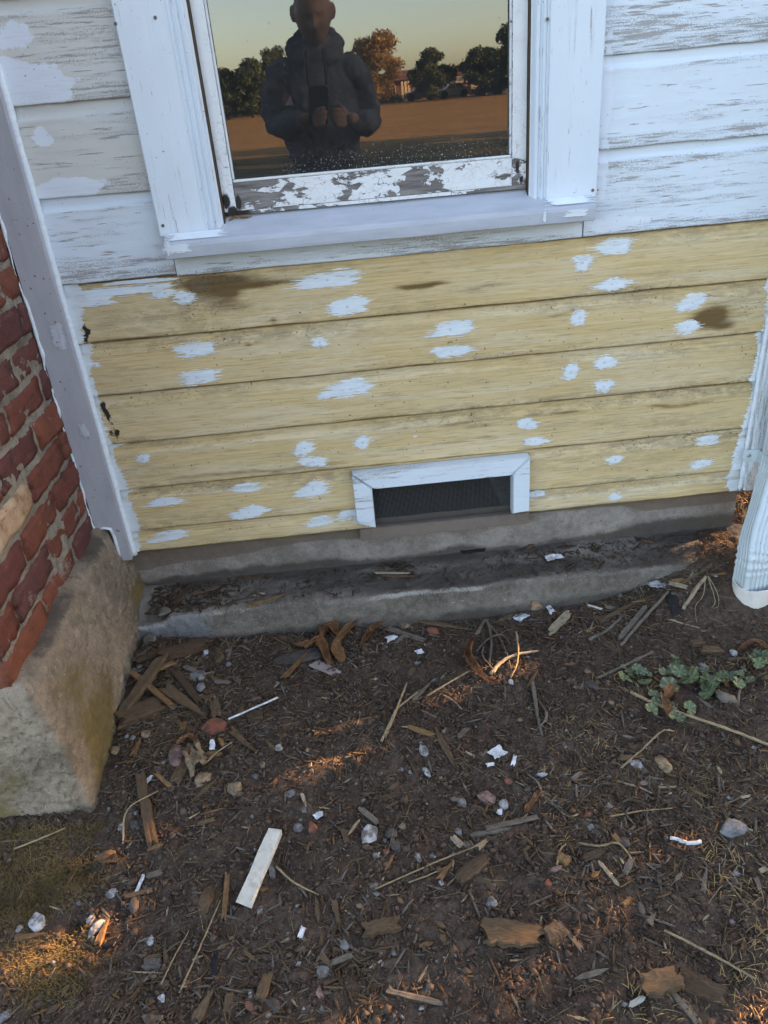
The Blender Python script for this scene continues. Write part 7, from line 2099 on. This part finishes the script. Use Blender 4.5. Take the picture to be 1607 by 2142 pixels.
    for s in (-1, 1):
        skin_obj('shoe', [(x + s * 0.11, y - 0.045, 0.045, 0.045), (x + s * 0.11, y + 0.05, 0.042, 0.044), (x + s * 0.122, y + 0.175, 0.034, 0.036)], [(0, 1), (1, 2)], M_SHOE, body)
    hs = head_shape(x + 0.010, y + 0.055, 1.515)[0]
    hvv = (hs[0] - np.array([x + 0.010, y + 0.055, 1.515])) * 1.025 + np.array([x + 0.010, y + 0.055, 1.515])
    keep = [f for f in hs[1] if all(hvv[i][2] > 1.56 + 0.55 * max(0, hvv[i][1] - (y + 0.09)) for i in f)]
    mesh_obj('hair', hvv, keep, M_HAIR, body, True)
    # printed emblem on the chest: a pale peak on a reddish disc over a row of dark letter-like strokes
    em = empty('emblem', (0, 0, 0), body)
    ex, ez, ey = 0.470, 1.205, y + 0.147
    M_P = m_plain('emblem_pale', (0.42, 0.36, 0.38), 0.8); M_R = m_plain('emblem_red', (0.13, 0.06, 0.075), 0.8); M_K = m_plain('emblem_dark', (0.012, 0.012, 0.016), 0.8)
    def flat(name, pts, mat, dy): 
        V = [(ex + a_, ey + dy, ez + b_) for a_, b_ in pts]
        mesh_obj(name, V, [tuple(range(len(V)))], mat, em)
    flat('disc', [(0.026 * math.cos(t) - 0.012, 0.022 * math.sin(t) + 0.008) for t in np.linspace(0, 6.28, 25)[:-1]], M_R, 0.0)
    flat('peak', [(-0.026, -0.012), (0.004, 0.024), (0.030, -0.012)], M_P, 0.0015)
    flat('ridge', [(0.004, 0.024), (0.030, -0.012), (0.010, -0.012), (0.006, 0.004)], M_K, 0.0025)
    for i in range(8):
        a_ = -0.028 + i * 0.0088
        flat('letter', [(a_, -0.030), (a_ + 0.0045, -0.030), (a_ + 0.0045, -0.015 - 0.003 * (i % 2)), (a_, -0.015)], M_K, 0.0015)
    return body
build_person()
# the phone: its back faces where the camera looks, the lens is at the camera
ph = empty('mobile_phone', tuple(CAM - CF * 0.008 - CU * 0.06))
tag(ph, 'black mobile phone held up in both hands by the reflected person', 'phone')
def phone_box(w, h, d, cx, cu, cf, seg=6, r=0.011):
    pts = []
    for (sx, sy, a0) in ((1, 1, 0), (-1, 1, 90), (-1, -1, 180), (1, -1, 270)):
        for k in range(seg):
            t = rad(a0 + 90 * k / (seg - 1))
            pts.append((sx * (w / 2 - r) + r * math.cos(t), sy * (h / 2 - r) + r * math.sin(t)))
    n = len(pts)
    V = [CAM + CR * (cx + a_) + CU * (cu + b_) + CF * (cf - d * s) for s in (0, 1) for a_, b_ in pts]
    F = [tuple(range(n)), tuple(range(2 * n - 1, n - 1, -1))] + [(i, (i + 1) % n, (i + 1) % n + n, i + n) for i in range(n)]
    return np.array(V), F
mesh_obj('case', *phone_box(0.080, 0.160, 0.010, -0.022, -0.058, -0.004), M_PHONE, ph)
mesh_obj('screen', *phone_box(0.072, 0.150, 0.001, -0.022, -0.058, -0.0145), M_PHONE, ph)
mesh_obj('camera_bump', *phone_box(0.030, 0.034, 0.002, -0.010, -0.004, -0.0018, 6, 0.008), M_PHONE, ph)

# ------------------------------------------------------------------ trees, shrubs
def leaf_cloud(n, blobs, size, seed, gap=None):
    """Leaf-sized quads spread through lumpy blobs (cx,cy,cz,rx,ry,rz)."""
    rs = np.random.RandomState(seed)
    w = np.array([b[3] * b[4] * b[5] for b in blobs]) ** 0.75
    idx = rs.choice(len(blobs), n, p=w / w.sum())
    B_ = np.array(blobs)[idx]
    d = rs.normal(size=(n, 3)); d /= np.linalg.norm(d, axis=1)[:, None]
    r = rs.rand(n) ** (1 / 2.2)
    P = B_[:, :3] + d * B_[:, 3:] * r[:, None]
    P += 0.25 * size * rs.normal(size=(n, 3))
    if gap is not None: P = P[gap(P, rs)]
    n = len(P)
    a_ = rs.normal(size=(n, 3)); a_ /= np.linalg.norm(a_, axis=1)[:, None]
    b_ = np.cross(a_, rs.normal(size=(n, 3))); b_ /= np.linalg.norm(b_, axis=1)[:, None]
    s = size * rs.uniform(0.6, 1.3, n)[:, None]
    V = np.stack([P - a_ * s * 0.6, P + b_ * s * 0.32, P + a_ * s * 0.6, P - b_ * s * 0.32], 1)
    F = (np.array([(0, 1, 2, 3)])[None] + (np.arange(n) * 4)[:, None, None]).reshape(-1, 4)
    return V.reshape(-1, 3), F
M_BARK = m_plain('tree_bark', (0.075, 0.058, 0.045), 0.9, 0.2, 9, 0.6, 0.02, 0.1)
F_DARK = m_foliage('dark_foliage', (0.022, 0.034, 0.016), (0.050, 0.066, 0.028))
F_MID = m_foliage('green_foliage', (0.035, 0.050, 0.020), (0.075, 0.085, 0.034))
F_AUT = m_foliage('autumn_foliage', (0.16, 0.105, 0.032), (0.25, 0.155, 0.05))
def tree(name, label, base, h, w, n, fol, seed, trunk=0.25, size=0.3, group=None, nb=16, droop=0.0, gap=None, cat='tree'):
    rng = random.Random(seed)
    t = empty(name, tuple(base))
    tag(t, label, cat, group)
    bx_, by_, bz_ = base
    z0 = bz_ + h * trunk
    blobs = []
    for k in range(nb):
        f = rng.random()
        zz = z0 + (h - h * trunk) * (0.12 + 0.76 * f)
        rr = w / 2 * (math.sin(math.pi * min(1, 0.18 + 0.74 * f)) ** 0.8)
        an = rng.uniform(0, 6.28); q = rng.uniform(0.2, 0.85)
        blobs.append((bx_ + rr * q * math.cos(an), by_ + rr * q * math.sin(an), zz, w * rng.uniform(0.13, 0.24), w * rng.uniform(0.13, 0.24), h * rng.uniform(0.08, 0.14)))
    parts = [tube([(bx_, by_, bz_ - 0.1), (bx_ + 0.05, by_, bz_ + h * 0.3), (bx_, by_ + 0.05, bz_ + h * 0.8)], [w * 0.045, w * 0.034, w * 0.010], 8)]
    for b_ in blobs[:9]:
        st_ = (bx_, by_, bz_ + h * rng.uniform(0.2, 0.5))
        parts.append(tube([st_, tuple((np.array(st_) + np.array(b_[:3])) / 2 + np.array([0, 0, 0.04 * h])), b_[:3]], [w * 0.016, w * 0.010, w * 0.004], 5))
    mesh_obj('trunk', *merge(parts), M_BARK, t, True)
    V, F = leaf_cloud(n, blobs, size, seed, gap)
    mesh_obj('crown', V, F, fol, t, False)
    return t
def R2(px, py, d):                                 # reflected picture point at depth d behind the glass -> place in front of the wall
    P = at(px, py, 'y', d)
    return np.array([P[0], -P[1], P[2]])
def far_tree(name, label, cxp, top_px, half_px, base_px, d, fol, seed, n=4200, trunk=0.18, size=0.30, group=None):
    n, size, trunk = n * 2, size * 0.75, 0.04
    b_ = R2(cxp, base_px, d); b_[2] = 0.0
    tp = R2(*top_px, d)
    w = abs(R2(cxp + half_px, base_px, d)[0] - R2(cxp - half_px, base_px, d)[0])
    return tree(name, label, b_, tp[2], w, n, fol, seed, trunk, size, group, 34)
GT = 'trees across the field, seen in the glass'
far_tree('tree', 'golden autumn tree reflected beside the person', 790, (790, 56), 60, 214, 64, F_AUT, 1, 6500, 0.15, 0.24, GT)
far_tree('tree', 'round dark green tree reflected in the middle of the field edge', 903, (903, 96), 50, 208, 66, F_DARK, 2, 6000, 0.22, 0.22, GT)
far_tree('tree', 'dark tree reflected at the right of the field edge', 1012, (1012, 88), 52, 203, 66, F_DARK, 3, 5500, 0.2, 0.24, GT)
far_tree('tree', 'tall dark tree reflected at the right edge of the glass', 1066, (1066, 48), 34, 198, 60, F_DARK, 4, 4500, 0.2, 0.24, GT)
far_tree('tree', 'dark tree reflected at the left edge of the glass', 478, (478, 140), 40, 246, 62, F_DARK, 5, 5000, 0.18, 0.24, GT)
far_tree('tree', 'dark tree reflected left of the person', 530, (530, 118), 44, 242, 62, F_DARK, 6, 5500, 0.18, 0.24, GT)
far_tree('tree', 'taller tree reflected behind the person\'s shoulder', 582, (582, 82), 40, 238, 66, F_DARK, 7, 5500, 0.18, 0.24, GT)
far_tree('tree', 'bushy tree reflected behind the person', 680, (680, 110), 60, 226, 70, F_MID, 8, 4500, 0.18, 0.26, GT)
far_tree('tree', 'far tree off the left side of the glass', 400, (400, 120), 50, 252, 64, F_DARK, 9, 4500, 0.18, 0.26, GT)
far_tree('tree', 'far tree off the right side of the glass', 1140, (1140, 70), 50, 192, 64, F_MID, 10, 4500, 0.18, 0.26, GT)

for i, (px, hp) in enumerate(((325, 60), (235, 55), (120, 66), (0, 60), (-140, 70), (-320, 75), (-540, 80), (1240, 55), (1360, 60), (1500, 66))):
    hz = 214 - 0.088 * (px - 440)
    far_tree('tree', ('first', 'second', 'third', 'fourth', 'fifth', 'sixth', 'seventh')[i if i < 7 else i - 7] + ' tree of the row beyond the ' + ('left' if i < 7 else 'right') + ' side of the glass', px, (px, hz - 105 - 12 * math.sin(i * 2.3)), hp, hz + 38, 64, (F_DARK, F_MID)[i % 2], 30 + i, 3000, 0.18, 0.28, GT)

# ------------------------------------------------------------------ buildings and cars across the field (seen in the glass)
def far_box(o, name, px0, px1, py0, py1, d, depth, mat):
    a_, b_ = R2(px0, py1, d), R2(px1, py0, d)
    z0 = max(0.0, min(a_[2], b_[2]))
    c_ = R2((px0 + px1) / 2, py0, d)[2]
    return mesh_obj(name, *bev_box(min(a_[0], b_[0]), max(a_[0], b_[0]), -d - depth, -d, z0, max(c_, z0 + 0.05), 0.02), mat, o)
M_WALL = m_plain('brown_wall', (0.15, 0.085, 0.06), 0.8, 0.1, 3, 0.1, 0.005); M_ROOF = m_plain('maroon_roof', (0.13, 0.055, 0.05), 0.8, 0.1, 3)
M_CREAM = m_plain('cream_paint', (0.62, 0.50, 0.34), 0.6, 0.05, 3); M_TAN = m_plain('tan_panel', (0.45, 0.32, 0.16), 0.6, 0.06, 3); M_CAR = m_plain('dark_car_paint', (0.03, 0.035, 0.045), 0.3, 0.05, 3, spec=0.6); M_CAR2 = m_plain('grey_car_paint', (0.16, 0.18, 0.20), 0.3, 0.05, 3, spec=0.6); M_TENT = m_plain('white_fabric', (0.62, 0.62, 0.64), 0.7, 0.05, 3)
M_TYRE = m_plain('tyre', (0.015, 0.015, 0.015), 0.8, 0.05); M_WGL = m_plain('dark_glass', (0.02, 0.022, 0.025), 0.1, 0.02, spec=0.6)
b1 = empty('long_house', tuple(R2(880, 212, 76) * np.array([1, 1, 0])))
tag(b1, 'low brown house with maroon roof and porch posts across the field', 'house')
def hx(px, d): return R2(px, 200, d)[0]
mesh_obj('wall', *bev_box(hx(808, 76), hx(975, 76), -84, -76, 0, 1.6, 0.03), M_WALL, b1)
rv = np.array([(hx(800, 76), -75.4, 1.6), (hx(985, 76), -75.4, 1.6), (hx(985, 76), -84.6, 1.6), (hx(800, 76), -84.6, 1.6), (hx(815, 76), -80, 2.4), (hx(975, 76), -80, 2.4)])
mesh_obj('roof', rv, [(0, 1, 5, 4), (2, 3, 4, 5), (1, 2, 5), (3, 0, 4), (0, 3, 2, 1)], M_ROOF, b1)
for px in (843, 850, 857): mesh_obj('porch_post', *bev_box(hx(px, 75.2) - 0.10, hx(px, 75.2) + 0.10, -75.4, -75.2, 0, 1.5, 0.02), M_CREAM, b1)
for px in (823, 934): 
    w_ = mesh_obj('window', *bev_box(hx(px, 76) - 0.25, hx(px, 76) + 0.25, -76.0, -75.96, 0.7, 1.35, 0.01), M_CREAM, b1)
    mesh_obj('pane', *box(hx(px, 76) - 0.2, hx(px, 76) + 0.2, -75.95, -75.94, 0.75, 1.3), M_WGL, w_)
rl = empty('deck_railing', tuple(R2(920, 200, 73) * np.array([1, 1, 0])))
tag(rl, 'pale deck railing with posts in front of the low brown house', 'railing')
for px in np.linspace(884, 956, 9): mesh_obj('post', *bev_box(hx(px, 73) - 0.05, hx(px, 73) + 0.05, -73.1, -73.0, 0.35, 1.05, 0.01), M_CREAM, rl)
mesh_obj('rail', *bev_box(hx(884, 73), hx(956, 73), -73.14, -73.02, 1.055, 1.15, 0.01), M_CREAM, rl)
mesh_obj('deck', *bev_box(hx(882, 73), hx(958, 73), -75.9, -73.0, 0.0, 0.34, 0.01), M_WALL, rl)
sh = empty('shed', tuple(R2(967, 200, 72) * np.array([1, 1, 0])))
tag(sh, 'small dark shed with a tan roof across the field', 'shed')
mesh_obj('wall', *bev_box(hx(958, 72), hx(980, 72), -74, -72, 0, 0.95, 0.02), M_WALL, sh)
rv = np.array([(hx(955, 72), -71.8, 0.96), (hx(983, 72), -71.8, 0.96), (hx(983, 72), -74.2, 1.45), (hx(955, 72), -74.2, 1.45), (hx(955, 72), -71.8, 1.04), (hx(983, 72), -71.8, 1.04), (hx(983, 72), -74.2, 1.53), (hx(955, 72), -74.2, 1.53)])
mesh_obj('roof', rv, [(0, 1, 2, 3), (4, 5, 6, 7), (0, 1, 5, 4), (1, 2, 6, 5), (2, 3, 7, 6), (3, 0, 4, 7)], M_TAN, sh)
tr_ = empty('camper_trailer', tuple(R2(996, 195, 72) * np.array([1, 1, 0])))
tag(tr_, 'tan camper trailer parked at the far side of the field', 'trailer')
mesh_obj('body', *bev_box(hx(983, 72), hx(1012, 72), -74, -72, 0.35, 1.6, 0.12), M_TAN, tr_)
mesh_obj('window', *bev_box(hx(990, 72), hx(1000, 72), -72.0, -71.97, 0.9, 1.25, 0.01), M_WGL, tr_)
for px in (988, 1006):
    V, F = tube([(hx(px, 72), -72.3, 0.25), (hx(px, 72), -71.95, 0.25)], 0.25, 14); mesh_obj('wheel', V, F, M_TYRE, tr_)
tn = empty('dome_tent', tuple(R2(1052, 195, 68) * np.array([1, 1, 0])))
tag(tn, 'white dome tent at the right of the field edge', 'tent')
V, F = ICO3
Vd = V * np.array([1.15, 1.15, 1.35]) + np.array([hx(1054, 68), -69, 0.0]); 
mesh_obj('cover', np.maximum(Vd, np.array([-1e9, -1e9, -0.02])), F, M_TENT, tn, True)
V, F = tube(catmull([(hx(1054, 68) - 1.15, -68.9, 0), (hx(1054, 68) - 0.7, -67.95, 1.0), (hx(1054, 68), -67.85, 1.36), (hx(1054, 68) + 0.7, -67.95, 1.0), (hx(1054, 68) + 1.15, -68.9, 0)], 6), 0.03, 5)
mesh_obj('pole', V, F, M_WALL, tn)
def car(label, px, d, L, mat, seed):
    t = empty('parked_car', (hx(px, d), -d, 0))
    tag(t, label, 'car', 'cars parked across the field')
    x0 = hx(px, d)
    pr = [(-0.5, 0.22), (-0.5, 0.55), (-0.46, 0.68), (-0.25, 0.76), (-0.12, 1.12), (0.22, 1.15), (0.36, 0.80), (0.49, 0.74), (0.5, 0.50), (0.5, 0.22)]
    V = [(x0 + a_ * L, -d - 0.8 + s * 1.6, b_ * 0.9) for s in (0, 1) for a_, b_ in pr]
    n = len(pr)
    F = [tuple(range(n))[::-1], tuple(range(n, 2 * n))] + [(i, (i + 1) % n, (i + 1) % n + n, i + n) for i in range(n)]
    mesh_obj('body', V, F, mat, t)
    for (a_, b_, c_, d_) in ((-0.20, -0.11, 0.04, 0.04), (0.06, 0.06, 0.21, 0.31)):
        mesh_obj('window', [(x0 + a_ * L, -d + 0.81, 0.70), (x0 + b_ * L, -d + 0.81, 0.98), (x0 + c_ * L, -d + 0.81, 0.98), (x0 + d_ * L, -d + 0.81, 0.70)], [(0, 1, 2, 3)], M_WGL, t)
    for a_ in (-0.31, 0.31):
        for s in (-0.72, 0.72):
            V, F = tube([(x0 + a_ * L, -d + s - 0.1, 0.28), (x0 + a_ * L, -d + s + 0.1, 0.28)], 0.28, 14); mesh_obj('wheel', V, F, M_TYRE, t)
car('dark parked car reflected below the round green tree', 880, 69, 2.6, M_CAR, 1)
car('grey parked car reflected right of the dark one', 948, 69, 2.6, M_CAR2, 2)
car('dark parked car reflected near the dome tent', 1022, 67, 2.4, M_CAR, 3)
fp = empty('field_fence', (hx(700, 70), -70.6, 0))
tag(fp, 'low dark hedge line along the far edge of the field', 'hedge')
V, F = leaf_cloud(14000, [(hx(px, 70), -70.6 - 0.2 * (i % 3), 0.35, 0.8, 0.5, 0.5) for i, px in enumerate(range(-600, 840, 14))], 0.22, 55)
mesh_obj('foliage', V, F, F_DARK, fp)

# ------------------------------------------------------------------ unseen shrubs added at right, leaves cut away so low sun falls in patches
GAPS = [((634, 1592), 0.085, 0.042, 1.0), ((688, 1560), 0.05, 0.026, 1.0), ((238, 1797), 0.045, 0.028, 1.0), ((1000, 1425), 0.07, 0.025, 1.0), ((1008, 1395), 0.05, 0.025, 1.0), ((975, 1470), 0.08, 0.03, 0.75),
        ((150, 1960), 0.07, 0.026, 0.9), ((40, 2030), 0.07, 0.026, 0.9), ((225, 1955), 0.03, 0.012, 0.9),
        ((1250, 1770), 0.16, 0.05, 0.62), ((1500, 1640), 0.18, 0.05, 0.62), ((1330, 1860), 0.16, 0.04, 0.6), ((1120, 2030), 0.10, 0.03, 0.62), ((860, 1560), 0.05, 0.015, 0.75), ((900, 2130), 0.12, 0.03, 0.55), ((640, 2130), 0.10, 0.03, 0.55)]
GG = [(G(*c), a_, b_, p) for c, a_, b_, p in GAPS]
SX = np.array([math.cos(SUN_PHI), math.sin(SUN_PHI)]); SY_ = np.array([-SX[1], SX[0]])
def sun_gap(P, rs):
    k = P[:, 2] / SUN[2]
    q = P[:, :2] - SUN[:2] * k[:, None]            # where the leaf's shadow meets the ground
    keep = np.ones(len(P), bool)
    for (g, a_, b_, p) in GG:
        d = q - (g[:2] - SUN[:2] * g[2] / SUN[2])
        u = d @ SX; v = d @ SY_
        inside = (np.abs(u) / (a_ + 0.09)) ** 2 + (np.abs(v) / (b_ + 0.042)) ** 2 < 1
        keep &= ~(inside & (rs.rand(len(P)) < p))
    z1 = P - SUN * ((P[:, 2] - 0.09) / SUN[2])[:, None]
    keep &= ~((z1[:, 0] > 1.38) & (z1[:, 0] < 3.4) & (z1[:, 1] > -0.135) & (z1[:, 1] < 0.9) & (rs.rand(len(P)) < 0.97))
    return keep
GS = 'unseen shrubs added at right to shade the yard'
for i, (sx_, sy_, h_) in enumerate(((4.8, -1.35, 2.7), (4.9, -0.35, 2.8), (4.75, 0.65, 2.7), (4.95, 1.6, 2.8), (4.85, 2.5, 2.6))):
    tree('unseen_shrub', ('first', 'second', 'third', 'fourth', 'fifth')[i] + ' unseen dense shrub added at right to shade the yard', (sx_, sy_, 0), h_, 1.5, 15000, F_MID, 60 + i, 0.0, 0.075, GS, 26, gap=sun_gap, cat='unseen_shrub')
for i, (sx_, sy_) in enumerate(((13.5, -1.5), (13, -5), (13.4, -8.5), (13, -12), (13.5, -15))):  # unseen trees added to cast shade over the near field
    tree('unseen_hedge_tree', ('first', 'second', 'third', 'fourth', 'fifth')[i] + ' unseen hedge tree added at right to shade the field', (sx_, sy_, 0), 4.4, 4.2, 5200, F_DARK, 80 + i, 0.0, 0.34, 'unseen hedge trees added at right to shade the field', 22)
